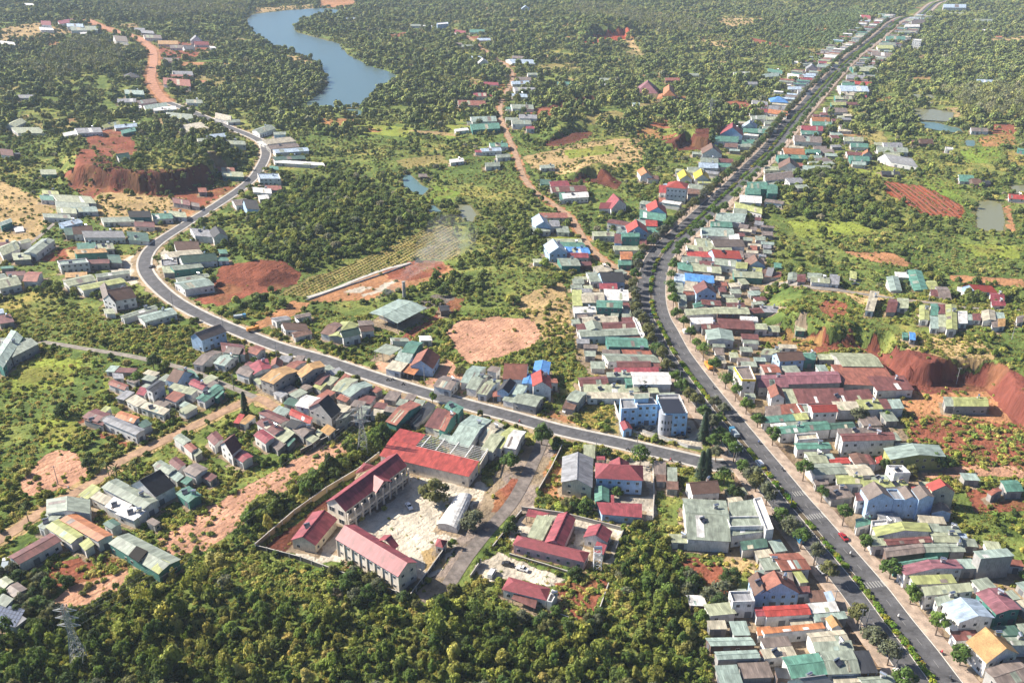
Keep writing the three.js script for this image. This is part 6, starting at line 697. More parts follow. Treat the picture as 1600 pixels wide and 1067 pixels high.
// masses nobody could count, one object per stretch of land
const MASSES = [
  ['thicket', 450, 1010, 'dense dark green thicket filling the hollow below the school'], ['thicket', 1000, 960, 'tangled bushes between clinic and avenue houses'], ['thicket', 500, 780, 'band of bushes climbing beside the tan school wall'],
  ['scrub', 60, 640, 'yellow green scrub on the slope above the bare pink yard'], ['scrub', 160, 520, 'rough scrub between the old lane and grey road bend'], ['scrub', 930, 820, 'yellow weeds and bushes around the clinic walls'],
  ['shrubbery', 600, 620, 'gardens and bushes among houses of the side road'], ['shrubbery', 1250, 680, 'garden plants among houses facing the quarry'], ['shrubbery', 1450, 690, 'garden bushes on the red plots under the quarry'],
  ['woodland', 520, 345, 'dark dense wood filling the valley above the terraced field'], ['woodland', 290, 230, 'wooded crest above the dark red quarry face'], ['woodland', 790, 420, 'hazy green valley bushes under the sawmill smoke'], ['woodland', 1300, 310, 'dark wood on the knoll beside the ploughed field'], ['scrub', 1450, 400, 'brushy plantation rows below the ploughed field'], ['scrub', 1330, 500, 'brush along the cliff top'],
  ['scrub', 60, 330, 'dry grass and bushes around the quarry outskirts'], ['woodland', 980, 200, 'mixed wood around the pagoda hill'], ['woodland', 900, 300, 'trees and brush below the pagoda hill'], ['woodland', 650, 230, 'scattered trees between the lake foot and dirt road'],
  ['woodland', 400, 140, 'wooded ground between red road and lake'], ['woodland', 680, 130, 'shore wood on the lake side of the dirt road'], ['woodland', 100, 130, 'grey brown woods beyond the wooded crest'], ['woodland', 1000, 50, 'leafless grey plantation on the distant rise'], ['woodland', 1280, 60, 'plantation beside the distant avenue'], ['woodland', 1500, 110, 'distant woods beyond the fish ponds'], ['scrub', 1480, 250, 'meadow brush around the fish ponds'], ['woodland', 300, 25, 'far woods at the head of the lake'], ['woodland', 680, 50, 'far woods across the lake'],
].map(([n, x, y, l]) => ({ n, x, y, l, sets: new Map() }));
const PAL = { dark: [[0.054, 0.085, 0.016], [0.076, 0.115, 0.02], [0.10, 0.14, 0.024], [0.14, 0.172, 0.03]], olive: [[0.15, 0.17, 0.034], [0.2, 0.21, 0.04], [0.26, 0.245, 0.06]], grey: [[0.16, 0.145, 0.115], [0.14, 0.145, 0.095], [0.19, 0.165, 0.125]], plant: [[0.09, 0.145, 0.055], [0.10, 0.16, 0.055], [0.11, 0.165, 0.06]], yellow: [[0.22, 0.25, 0.05], [0.29, 0.28, 0.07], [0.17, 0.22, 0.045], [0.35, 0.3, 0.1]], dry: [[0.33, 0.27, 0.10], [0.27, 0.24, 0.08], [0.2, 0.23, 0.065]] };
const rp = rng(4242), pick = (a) => a[Math.floor(rp() * a.length)];
const mtx = new THREE.Matrix4(), qt = new THREE.Quaternion(), UPV = new THREE.Vector3(0, 1, 0);
const ALONE = [];
function addInst(px, py, name, geo, x, y, z, sx, sy, col) { let best = null, bd = 1e9; for (const m of MASSES) { const dx = (m.x - px), dy = (m.y - py) * 1.6, d = dx * dx + dy * dy; if (d < bd) { bd = d; best = m; } } const k = name + geo.id; if (!best.sets.has(k)) best.sets.set(k, { name, geo, m: [], c: [] }); const s = best.sets.get(k); qt.setFromAxisAngle(UPV, rp() * 6.283); mtx.compose(new THREE.Vector3(x, y, z), qt, new THREE.Vector3(sx * (0.8 + 0.4 * rp()), sy, sx * (0.8 + 0.4 * rp()))); s.m.push(...mtx.elements); s.c.push(...col); }
const SCAT = [{ b: BLOCKS[0], tree: 2.9, bush: 1.5, tuft: 1.25, trees: G_NEAR, bushes: G_BUSH, z0: -470, z1: -185 }, { b: BLOCKS[1], tree: 5.2, bush: 3.1, tuft: 2.6, trees: G_MID, bushes: G_BUSH, z0: -900, z1: -470 }, { b: BLOCKS[2], tree: 7, bush: 5, tuft: 0, trees: G_FAR, bushes: [G_BUSH[2]], z0: -2700, z1: -900 }];
SCAT.forEach((S, si) => {
  const xm = si === 0 ? 300 : si === 1 ? 560 : 1550;
  const run = (cell, f) => { for (let z = S.z1; z > S.z0; z -= cell) for (let x = -xm; x < xm; x += cell) { const X = x + rp() * cell, Z = z - rp() * cell, dep = -(Z * CP - ALT * SP); const hpx = CX + FOCAL * X / dep; if (hpx < -90 || hpx > 1690) continue; const cov = covered(X, Z); if (cov[0] + cov[1] < 2) continue; f(X, Z, cov); } };
  const jit = (c) => { const k = 0.72 + 0.6 * rp(); return [c[0] * k * (0.9 + 0.2 * rp()), c[1] * k, c[2] * k]; };
  run(S.tree, (x, z, cov) => {
    const n = fbm(x / 26 + 7, z / 26 + 3, 2), kind = cov[2]; let p = cov[0] / 255; p *= kind === 0 || kind === 5 ? sst(0.36, 0.62, n) * 1.5 : kind === 4 ? sst(0.4, 0.6, n) : 0.75 + 0.5 * sst(0.3, 0.6, n);
    if (rp() > p) return; const y = terr(x, z); const pp = project(x, y, z); if (pp[1] < -40 || pp[1] > 1130) return;
    const below = pp[1] > 815 && kind === 1; let R = below ? 0.9 + 2.1 * rp() * rp() + (rp() < 0.09 ? 1.3 : 0) : kind === 1 ? 1.9 + 2.0 * rp() : 1.4 + 1.9 * rp(); if (si === 2) R = 2.8 + 2.8 * rp(); if (kind === 3) R = si === 2 ? 3.2 : 2;
    const g = kind === 2 || (below && rp() < 0.16) ? pick(G_SPARSE) : below && rp() < 0.05 ? G_BANANA : pick(S.trees), grn = fbm(x / 40 + 80, z / 40, 2), c = jit(kind === 2 ? pick(rp() < 0.55 ? PAL.grey : PAL.olive) : kind === 3 ? pick(PAL.plant) : kind === 4 ? pick(PAL.yellow) : rp() < (kind === 1 ? (below ? 0.36 : 0.16) : 0.3) + (grn - 0.5) * (below ? 1.6 : 0.6) ? pick(below && rp() < 0.22 ? PAL.yellow : PAL.olive) : rp() < 0.045 && si > 0 ? pick(PAL.grey) : pick(PAL.dark)), H = R * (below ? 1.15 + 0.7 * rp() : 0.85 + 0.4 * rp()); if (si > 0) for (let q = 0; q < 3; q++) c[q] = lerp(c[q], [0.125, 0.148, 0.052][q], si === 2 ? 0.55 : 0.3) * 1.1;  // distant crowns blended to one paler olive, putting haze into leaf colour
    if (si === 0 && kind === 0 && !below && R > 2.0) { ALONE.push([x, y, z, R, c, pp]); return; }
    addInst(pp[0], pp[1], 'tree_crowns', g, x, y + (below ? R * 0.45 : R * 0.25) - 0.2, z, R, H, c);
  });
  run(S.bush, (x, z, cov) => {
    const n = fbm(x / 12 + 70, z / 12 + 33, 3), kind = cov[2]; let p = cov[1] / 255 * (kind === 0 ? sst(0.34, 0.66, n) * 1.1 : 0.45 + 0.6 * sst(0.35, 0.6, n)); if (si === 2) p *= 1.5; if (rp() > p) return;
    const y = terr(x, z), pp = project(x, y, z); if (pp[1] < -40 || pp[1] > 1130) return; const grn = fbm(x / 30 + 80, z / 30 + 11, 3), R = (si === 2 ? 1.6 : 0.55) + (si === 2 ? 1.6 : 1.05) * rp() * (kind === 4 ? 0.9 : 1);
    const c = jit(kind === 1 ? (rp() < 0.35 + (grn - 0.5) * 2 ? pick(PAL.olive) : pick(PAL.dark)) : kind === 4 ? (rp() < 0.22 ? pick(PAL.olive) : pick(PAL.yellow)) : rp() < 0.5 + (grn - 0.5) * 2.5 ? pick(PAL.yellow) : pick(PAL.olive));
    if (si > 0) for (let q = 0; q < 3; q++) c[q] = lerp(c[q], [0.14, 0.16, 0.058][q], si === 2 ? 0.6 : 0.35);
    addInst(pp[0], pp[1], 'shrubs', pick(S.bushes), x, y - 0.1, z, R, R * (0.8 + 0.5 * rp()), c);
  });
  if (S.tuft) run(S.tuft, (x, z, cov) => { const n = fbm(x / 9 + 7, z / 9 + 53, 3); if (rp() > (cov[1] / 255) * sst(0.3, 0.6, n) * 0.9) return; const y = terr(x, z), pp = project(x, y, z); if (pp[1] < -20 || pp[1] > 1100) return; const R = 0.55 + 0.6 * rp(); addInst(pp[0], pp[1], 'grass_tufts', pick(G_TUFT), x, y - 0.03, z, R, R * 0.9, jit(rp() < 0.55 ? pick(PAL.dry) : pick(PAL.yellow))); });
});
SCAT.slice(0, 2).forEach((S) => { for (let k = 0; k < 2600; k++) { const z = lerp(S.z1, S.z0, rp()), x = (rp() - 0.5) * 700, cov = covered(x, z); if (cov[2] !== 0 || cov[0] < 60 || fbm(x / 22 + 5, z / 22 + 1, 2) < 0.55) continue; const y = terr(x, z), pp = project(x, y, z); if (pp[0] < -40 || pp[0] > 1640 || pp[1] > 1100) continue; addInst(pp[0], pp[1], 'banana_plants', G_BANANA, x, y + 0.3, z, 1.7 + 1.2 * rp(), 2.2 + 1.2 * rp(), [0.14 + 0.06 * rp(), 0.21 + 0.06 * rp(), 0.05]); } });
// crop rows on the terraced field
{ const P = wpoly([[430, 462], [480, 436], [550, 412], [610, 385], [640, 368], [700, 352], [718, 380], [710, 404], [650, 405], [600, 420], [540, 440], [480, 462]]), bb = bboxOf(P, 0), a = 0.5; for (let u = -200; u < 200; u += 3) for (let v = -200; v < 200; v += 2.4) { const cx = (bb[0] + bb[1]) / 2, cz = (bb[2] + bb[3]) / 2, x = cx + u * Math.cos(a) - v * Math.sin(a), z = cz + u * Math.sin(a) + v * Math.cos(a); if (!inPoly(P, x, z)) continue; const p = project(x, 0, z); addInst(p[0], p[1], 'crop_plants', G_BUSH[2], x + rp() * 0.4, terr(x, z) - 0.05, z, 0.75 + 0.3 * rp(), 0.6, pick(PAL.olive).map((q) => q * (0.6 + 0.4 * rp()))); } }
{ const P = wpoly([[1380, 282], [1440, 290], [1507, 322], [1503, 342], [1445, 336], [1385, 300]]), bb = bboxOf(P, 0); for (let x = bb[0]; x < bb[1]; x += 6) for (let z = bb[2]; z < bb[3]; z += 2.2) { if (!inPoly(P, x, z) || rp() < 0.55) continue; const p = project(x, 0, z); addInst(p[0], p[1], 'crop_plants', G_BUSH[2], x, terr(x, z), z, 0.9, 0.9, pick(PAL.dark)); } }
for (const m of MASSES) { if (!m.sets.size) continue; const g = new THREE.Group(); g.name = numbered(m.n); tag(g, m.l, m.n, null, 'stuff'); scene.add(g); for (const s of m.sets.values()) { const n = s.m.length / 16, im = new THREE.InstancedMesh(s.geo, m.y < 270 ? M_LEAF_FAR : M_LEAF, n); im.instanceMatrix.array.set(s.m); im.instanceColor = new THREE.InstancedBufferAttribute(new Float32Array(s.c), 3); im.name = s.name; im.castShadow = im.receiveShadow = true; g.add(im); } }
// median hedge
{ const m = [], c = []; const rh = rng(77); for (let i = 0; i < AVE.length - 1; i++) for (let k = 0; k < 3; k++) { if (fbm(i / 4, 3, 2) < 0.28) continue; const t = rh(), x = lerp(AVE[i][0], AVE[i + 1][0], t) + (rh() - 0.5), z = lerp(AVE[i][1], AVE[i + 1][1], t) + (rh() - 0.5); qt.setFromAxisAngle(UPV, rh() * 6); const s = 0.85 + 0.4 * rh() + Math.hypot(x, z) * 0.0004; mtx.compose(new THREE.Vector3(x, terr(x, z) + 0.15, z), qt, new THREE.Vector3(s, s * 1.1, s)); m.push(...mtx.elements); const q = rh() < 0.25 ? [0.3, 0.28, 0.04] : [0.13, 0.21, 0.03]; c.push(...q.map((v) => v * (0.8 + 0.4 * rh()))); } const im = new THREE.InstancedMesh(G_BUSH[0], M_LEAF, m.length / 16); im.instanceMatrix.array.set(m); im.instanceColor = new THREE.InstancedBufferAttribute(new Float32Array(c), 3); im.name = 'median_hedge'; tag(im, 'low clipped hedge running along the avenue median', 'hedge', null, 'stuff'); scene.add(im); }
// ---------- trees that stand alone ----------
const leafMats = {}; const leafMat = (c, key) => leafMats[key] ??= Object.assign(new THREE.MeshPhysicalMaterial({ transmission: 0.35, thickness: 0, color: new THREE.Color().setRGB(...c), vertexColors: true, roughness: 0.95, side: THREE.DoubleSide }), { name: 'foliage_' + key, specularIntensity: 0.35 });
const G_TREE = [crownGeo(61, 900, 0.1, { h: 1.2, lobes: 14 }, 0.6), crownGeo(62, 900, 0.1, { h: 1.5, lobes: 13 }, 0.55), crownGeo(63, 500, 0.11, { h: 1.4, lobes: 12 }, 0.2)];
const G_TRUNK = new THREE.CylinderGeometry(0.45, 1, 1, 7); G_TRUNK.translate(0, 0.5, 0);
function conifer(seed) { const r = rng(seed), pos = [], nor = [], col = []; for (let i = 0; i < 900; i++) { const t = Math.pow(r(), 0.8), rad = (1 - t) * (0.25 + 0.1 * Math.sin(t * 60)) * (0.5 + 0.6 * r()), a = r() * 6.283, c = [Math.cos(a) * rad * 0.75, 0.06 + t * 0.94, Math.sin(a) * rad * 0.75], s = 0.028 + 0.02 * r(), n = [Math.cos(a), 0.5, Math.sin(a)], q = 0.7 + 0.6 * r(); const A = [-Math.sin(a) * s, 0, Math.cos(a) * s], B = [Math.cos(a) * s * 2.2, -s * 1.1, Math.sin(a) * s * 2.2]; pos.push(c[0] - A[0], c[1], c[2] - A[2], c[0] + A[0], c[1], c[2] + A[2], c[0] + B[0], c[1] + B[1], c[2] + B[2]); for (let k = 0; k < 3; k++) { nor.push(...n); col.push(q, q, q); } } const g = new THREE.BufferGeometry(); g.setAttribute('position', new THREE.Float32BufferAttribute(pos, 3)); g.setAttribute('normal', new THREE.Float32BufferAttribute(nor, 3)); g.setAttribute('color', new THREE.Float32BufferAttribute(col, 3)); return g; }
const G_CON = conifer(71);
const G_PALM = palmGeo(72);
const GREENS = { green: [0.09, 0.155, 0.03], deep: [0.06, 0.10, 0.026], olive: [0.15, 0.155, 0.05], bright: [0.14, 0.22, 0.04], grey: [0.13, 0.145, 0.08], pine: [0.045, 0.075, 0.04], palm: [0.11, 0.15, 0.05] };
const TREES = [];
function plant(kind, tone, x, y, z, H, R, label, group) { // a thing of trunk and crown
  const name = kind === 'palm' ? 'palm_tree' : kind === 'conifer' ? 'conifer_tree' : group ? 'street_tree' : 'tree', g = thing(name, label, kind === 'palm' ? 'palm' : 'tree', [x, y, z], group), i = TREES.length;
  const t = part(g, 'trunk', G_TRUNK, M_BARK); const crown = part(g, 'crown', kind === 'conifer' ? G_CON : kind === 'palm' ? G_PALM : kind === 'thin' ? G_TREE[2] : G_TREE[i % 2], leafMat(GREENS[tone], tone));
  if (kind === 'conifer') { t.scale.set(0.28, H * 0.9, 0.28); crown.scale.set(R * 6, H, R * 6); } else if (kind === 'palm') { t.scale.set(0.22, H, 0.22); crown.scale.setScalar(R); crown.position.y = H - 0.1; } else { t.scale.set(0.05 * R + 0.1, H * 0.7, 0.05 * R + 0.1); const base = Math.max(0.1, H - R * (i % 2 || kind === 'thin' ? 1.75 : 1.45)); crown.position.y = base; crown.scale.set(R, R * (0.95 + 0.1 * (i % 3)), R); for (let k = 0; k < 3; k++) { const l = part(g, 'limb', G_TRUNK, M_BARK); l.position.y = H * 0.4; l.rotation.set(0.6, k * 2.1 + i, 0, 'YXZ'); l.scale.set(0.1, R * 0.9, 0.1); } }
  crown.rotation.y = i * 1.7; TREES.push({ g, px: project(x, y, z), fixed: !!label, group }); return g;
}
const tree = (kind, tone, px, py, H, R, label) => { const p = at(px, py); return plant(kind, tone, p.x, p.y - 0.15, p.z, H, R, label); };
tree('round', 'olive', 679, 784, 11.5, 6.4, 'broad dense shade tree standing in the school yard'); tree('round', 'green', 846, 695, 10.5, 4.9, 'full green tree on the verge opposite the grey garage'); tree('round', 'green', 797, 733, 8, 4.2, 'bushy tree beside the head of the driveway'); tree('round', 'grey', 741, 824, 9, 5, 'grey green tree beside the white arched shelter'); tree('round', 'green', 964, 776, 5, 2.6, 'small round tree before the white office door'); tree('thin', 'green', 1000, 727, 10, 4, 'airy tree between the white office and grey road'); tree('round', 'deep', 947, 713, 5, 2.8, 'dark bushy tree behind the rose red gatehouse roof');
tree('conifer', 'pine', 1099, 690, 15.5, 2, 'tall dark conifer beside the blue office yard'); tree('conifer', 'pine', 1103, 750, 15.5, 2, 'tall dark conifer at the junction corner beside the side road'); tree('conifer', 'pine', 1095, 749, 14, 1.8, 'slightly shorter conifer of the pair at the junction corner'); tree('conifer', 'pine', 384, 650, 13, 1.7, 'lone dark conifer where the tan lanes meet');
tree('round', 'grey', 1176, 762, 10, 4.8, 'large grey green tree on the junction corner'); tree('thin', 'green', 1131, 757, 9, 3.8, 'thin tree on the junction traffic island'); tree('round', 'deep', 1147, 780, 6, 3.8, 'low dark tree beside the brown-roofed house at the junction'); tree('round', 'green', 915, 800, 6, 3.4, 'bushy tree in front of the yellow-walled hall'); tree('round', 'olive', 888, 795, 6, 3, 'olive bush tree at the yellow-walled hall corner');
tree('round', 'deep', 898, 902, 5, 3, 'dark round tree before the clinic corner'); tree('round', 'deep', 797, 836, 5, 3.2, 'round tree at the clinic gate'); tree('round', 'grey', 1128, 935, 8, 4.6, 'spreading tree on the bare red yard'); tree('round', 'deep', 1140, 912, 7, 4, 'dark tree behind the spreading tree on the red yard'); tree('round', 'bright', 1096, 970, 4.5, 2.8, 'bright round tree beside the white lean-to');
tree('round', 'deep', 140, 735, 7, 3.2, 'single dark tree at the edge of the bare pink yard'); tree('palm', 'palm', 170, 745, 6, 3.2, 'palm nearest the single dark tree by the lane'); tree('palm', 'palm', 183, 750, 5.5, 3.2, 'palm between the other lane palms'); tree('palm', 'palm', 213, 742, 6, 3.4, 'palm closest to the charcoal roofed house'); tree('palm', 'palm', 44, 815, 6.5, 2.8, 'lone palm beside the lane and lime green roof'); tree('palm', 'palm', 276, 655, 5, 2.6, 'palm before the cream lean-to');
tree('round', 'deep', 240, 577, 9, 4, 'dark tree leaning over the old grey lane'); tree('round', 'bright', 212, 598, 6, 3.6, 'bright green tree beside the rust red roofed hut'); tree('round', 'deep', 100, 650, 5, 4, 'dark rounded tree on the scrub slope'); tree('round', 'green', 533, 594, 6, 2.8, 'tree on the verge before the green petrol canopy'); tree('round', 'bright', 676, 630, 6, 2.4, 'bright sapling on the side road verge'); tree('round', 'olive', 720, 585, 5, 3.4, 'olive tree behind the aqua roofs');
tree('round', 'bright', 1383, 655, 5.5, 2.9, 'bright round tree behind the cream walled row'); tree('round', 'grey', 1342, 658, 8, 4.6, 'grey green tree behind the red-roofed white house'); tree('round', 'green', 1462, 732, 7, 3.4, 'tree by the aqua hall rear corner'); tree('round', 'green', 1478, 732, 7, 3.6, 'fuller tree by the aqua hall rear corner'); tree('round', 'deep', 1382, 735, 6, 2.8, 'dark tree beside the white cube house'); tree('round', 'olive', 1424, 745, 6, 2.6, 'olive tree behind the white cube house'); tree('round', 'deep', 952, 612, 5, 2.8, 'dark tree tucked beside the white shed'); tree('round', 'deep', 1007, 612, 6, 3.2, 'round dark tree beside the white shed wall');
tree('round', 'deep', 480, 508, 4, 2.4, 'dark bush tree near the brown houses'); tree('round', 'deep', 650, 408, 4, 2.6, 'lone dark tree on the terraced field'); tree('round', 'olive', 595, 660, 5, 3, 'olive tree beside the rust red long roof'); tree('round', 'green', 470, 605, 5, 3, 'tree beside the ochre warehouse');
for (const [x, y, H] of [[1116, 640, 8], [1130, 652, 8], [1121, 668, 7], [1113, 705, 9], [1127, 692, 7], [1118, 722, 8]]) tree('round', x % 2 ? 'green' : 'grey', x, y, H, 3.2, null);
// rows along the avenue
{ const rt = rng(303), A = [], add = (o, gap, skip, grp, tones) => { const L = aveSide(SGN * o); let acc = 0; for (let i = 2; i < L.length - 1; i++) { acc += 3; if (acc < gap) continue; acc = (rt() - 0.5) * 4; if (rt() < skip) continue; const [x, z] = L[i], d = Math.hypot(x, z); if (d > 1900) break; const y = terr(x, z), p = project(x, y, z); if (p[1] > 1110) continue; const t = tones[Math.floor(rt() * tones.length)]; plant(rt() < 0.25 ? 'thin' : 'round', t, x, y + 0.1, z, 7.5 + 3.5 * rt(), (o < 0 ? 3.2 : 2.8) + 1.2 * rt(), null, grp); } };
  add(11.6, 12.5, 0.12, 'street trees on the quarry-side pavement of the avenue', ['bright', 'green', 'green']); add(-10.4, 7.5, 0.1, 'street trees on the office-side pavement of the avenue', ['green', 'olive', 'grey']); }
ALONE.slice(0, 150).forEach(([x, y, z, R, c], i) => plant('round', ['green', 'deep', 'olive', 'grey'][i % 4], x, y - 0.2, z, R * 1.9, R, null));
// ---------- vehicles ----------
const M_TYRE = mat('tyre', 0.02, 0.02, 0.02, 0.9), M_CARGLASS = mat('car_glass', 0.02, 0.025, 0.03, 0.08), M_LAMP = mat('lamp_lens', 0.8, 0.8, 0.75, 0.2);
function paint(key, r, g, b) { return MATS['paint_' + key] ??= Object.assign(new THREE.MeshPhysicalMaterial({ color: new THREE.Color().setRGB(r, g, b), roughness: 0.35, clearcoat: 0.8, clearcoatRoughness: 0.1 }), { name: key + '_paint' }); }
const PAINTS = { white: [0.75, 0.75, 0.75], silver: [0.45, 0.46, 0.48], black: [0.015, 0.016, 0.02], red: [0.3, 0.015, 0.02], blue: [0.05, 0.2, 0.35], orange: [0.75, 0.28, 0.03], grey: [0.2, 0.2, 0.22] };
function profile(pts, w, bev) { const s = new THREE.Shape(pts.map(([x, y]) => new THREE.Vector2(x, y))); const g = new THREE.ExtrudeGeometry(s, { depth: w - 2 * bev, bevelEnabled: true, bevelSize: bev, bevelThickness: bev, bevelSegments: 2 }); g.translate(0, 0, -w / 2 + bev); return g; }
const G_SEDAN = profile([[-2.15, 0.35], [2.15, 0.35], [2.2, 0.7], [1.15, 0.92], [-1.7, 0.95], [-2.2, 0.85]], 1.75, 0.08), G_CABIN = profile([[1.05, 0.9], [0.45, 1.42], [-0.9, 1.45], [-1.65, 0.95]], 1.5, 0.06), G_ROOF = profile([[0.42, 1.4], [-0.88, 1.43], [-0.8, 1.5], [0.35, 1.48]], 1.42, 0.02), G_VAN = profile([[-2.3, 0.4], [2.2, 0.4], [2.3, 1.0], [1.7, 1.25], [-2.3, 1.25]], 1.8, 0.08), G_VANTOP = profile([[1.65, 1.2], [1.0, 1.95], [-2.25, 1.98], [-2.28, 1.2]], 1.7, 0.08), G_WHEEL = new THREE.CylinderGeometry(0.33, 0.33, 0.22, 14);
G_WHEEL.rotateX(Math.PI / 2);
function car(px, py, turn, color, label, form = 'sedan') {
  const p = at(px, py), g = thing(form === 'truck' ? 'truck' : form === 'van' ? 'van' : form === 'pickup' ? 'pickup_truck' : 'car', label, form === 'pickup' ? 'pickup' : form === 'sedan' ? 'car' : form, [p.x, p.y + 0.14, p.z]), m = paint(color, ...PAINTS[color]); g.rotation.y = turn;
  if (form === 'sedan') { part(g, 'body', G_SEDAN, m); part(g, 'windows', G_CABIN, M_CARGLASS); part(g, 'roof', G_ROOF, m); }
  if (form === 'van') { part(g, 'body', G_VAN, m); part(g, 'upper_body', G_VANTOP, m); box(g, 'windows', M_CARGLASS, -0.3, 1.55, 0, 3.3, 0.45, 1.74); box(g, 'windscreen', M_CARGLASS, 1.42, 1.55, 0, 0.3, 0.5, 1.4); }
  if (form === 'pickup') { part(g, 'body', G_SEDAN, m); const c = part(g, 'windows', G_CABIN, M_CARGLASS); c.scale.set(0.7, 1.05, 1); c.position.x = 0.45; const r = part(g, 'roof', G_ROOF, m); r.scale.set(0.7, 1.05, 1); r.position.x = 0.45; box(g, 'cargo_bed', mat('bed_dark', 0.05, 0.05, 0.05), -1.45, 0.98, 0, 1.3, 0.06, 1.4); }
  if (form === 'truck') { box(g, 'cab', m, 2.4, 1.5, 0, 1.7, 2.0, 2.1); box(g, 'windscreen', M_CARGLASS, 3.27, 1.9, 0, 0.06, 0.8, 1.8); box(g, 'chassis', M_TYRE, 0, 0.65, 0, 6.6, 0.25, 1.0); box(g, 'cargo_bed', color === 'orange' ? m : mat('cargo', 0.25, 0.3, 0.33), -1.0, 1.55, 0, 4.8, 1.5, 2.2); }
  const k = form === 'truck' ? 1.4 : 1, wx = form === 'truck' ? 2.2 : 1.35; for (const x of [-wx, wx]) for (const z of [-0.78, 0.78]) { const w = part(g, 'wheel', G_WHEEL, M_TYRE); w.position.set(x, 0.33 * k, z * (form === 'truck' ? 1.15 : 1)); w.scale.setScalar(k); }
  for (const z of [-0.6, 0.6]) box(g, 'headlight', M_LAMP, form === 'truck' ? 3.27 : 2.22, form === 'truck' ? 1.0 : 0.68, z, 0.08, 0.16, 0.3);
  return g;
}
const along = (px, py, back = false) => { const p = at(px, py); let bi = 0, bd = 1e9; AVE.forEach((q, i) => { const d = Math.hypot(q[0] - p.x, q[1] - p.z); if (d < bd) { bd = d; bi = i; } }); const a = AVE[bi], b = AVE[Math.min(AVE.length - 1, bi + 1)]; return Math.atan2(-(b[1] - a[1]), b[0] - a[0]) + (back ? Math.PI : 0); };
car(1318, 841, along(1318, 841), 'red', 'dark red car parked beside the avenue pavement'); car(639, 793, -1.1, 'white', 'white car parked alone in the school yard shade'); car(816, 891, -0.4, 'white', 'white pickup parked beside the clinic gardens', 'pickup'); car(794, 884, -0.3, 'black', 'black car parked beside the clinic lot entrance'); car(769, 899, 1.2, 'white', 'white van parked by the clinic lot wall', 'van');
car(1003, 662, 1.2, 'silver', 'silver car inside the blue office forecourt'); car(1017, 672, 0.8, 'black', 'black car in the blue office forecourt beside the curved corner'); car(1000, 671, 0.2, 'black', 'black car nearest the blue guardhouse'); car(1064, 684, 0.1, 'black', 'black car parked before the blue office steps'); car(1077, 673, 1.4, 'black', 'black car along the shaded side of the blue office'); car(885, 643, 0.9, 'white', 'white car under the brown garage awning');
car(1147, 680, along(1147, 680), 'blue', 'blue truck on the avenue near the junction', 'truck'); car(1153, 702, along(1153, 702, true), 'white', 'white truck following the blue truck on the avenue', 'truck'); car(1187, 727, along(1187, 727), 'white', 'white van turning at the avenue junction', 'van'); car(1107, 575, along(1107, 575), 'orange', 'orange dump truck parked on the avenue pavement', 'truck'); car(1283, 893, along(1283, 893), 'silver', 'silver car parked on the office-side avenue verge'); car(1405, 1056, along(1405, 1056), 'white', 'white car parked by the lime green roofs on the avenue'); car(1070, 520, along(1070, 520), 'white', 'white van parked on the avenue pavement below the curve', 'van'); car(1248, 845, along(1248, 845), 'blue', 'blue van stopped beside the white-fronted hall', 'van');
car(1017, 494, along(1017, 494), 'silver', 'silver car driving round the avenue curve'); car(1121, 300, along(1121, 300), 'white', 'white car parked near the white four-storey house'); car(237, 418, 1.3, 'black', 'black car on the bend of the grey road'); car(374, 303, 0.7, 'black', 'black car climbing the grey road below the quarry'); car(9, 889, 1.9, 'white', 'white truck beside the maroon long shed', 'truck'); car(1337, 446, 0.2, 'black', 'black car parked under the tree by the lane'); car(375, 498, 0.3, 'blue', 'blue excavating truck on the orange plot', 'truck'); car(395, 517, 0.6, 'orange', 'orange digger truck on the plot edge', 'truck');
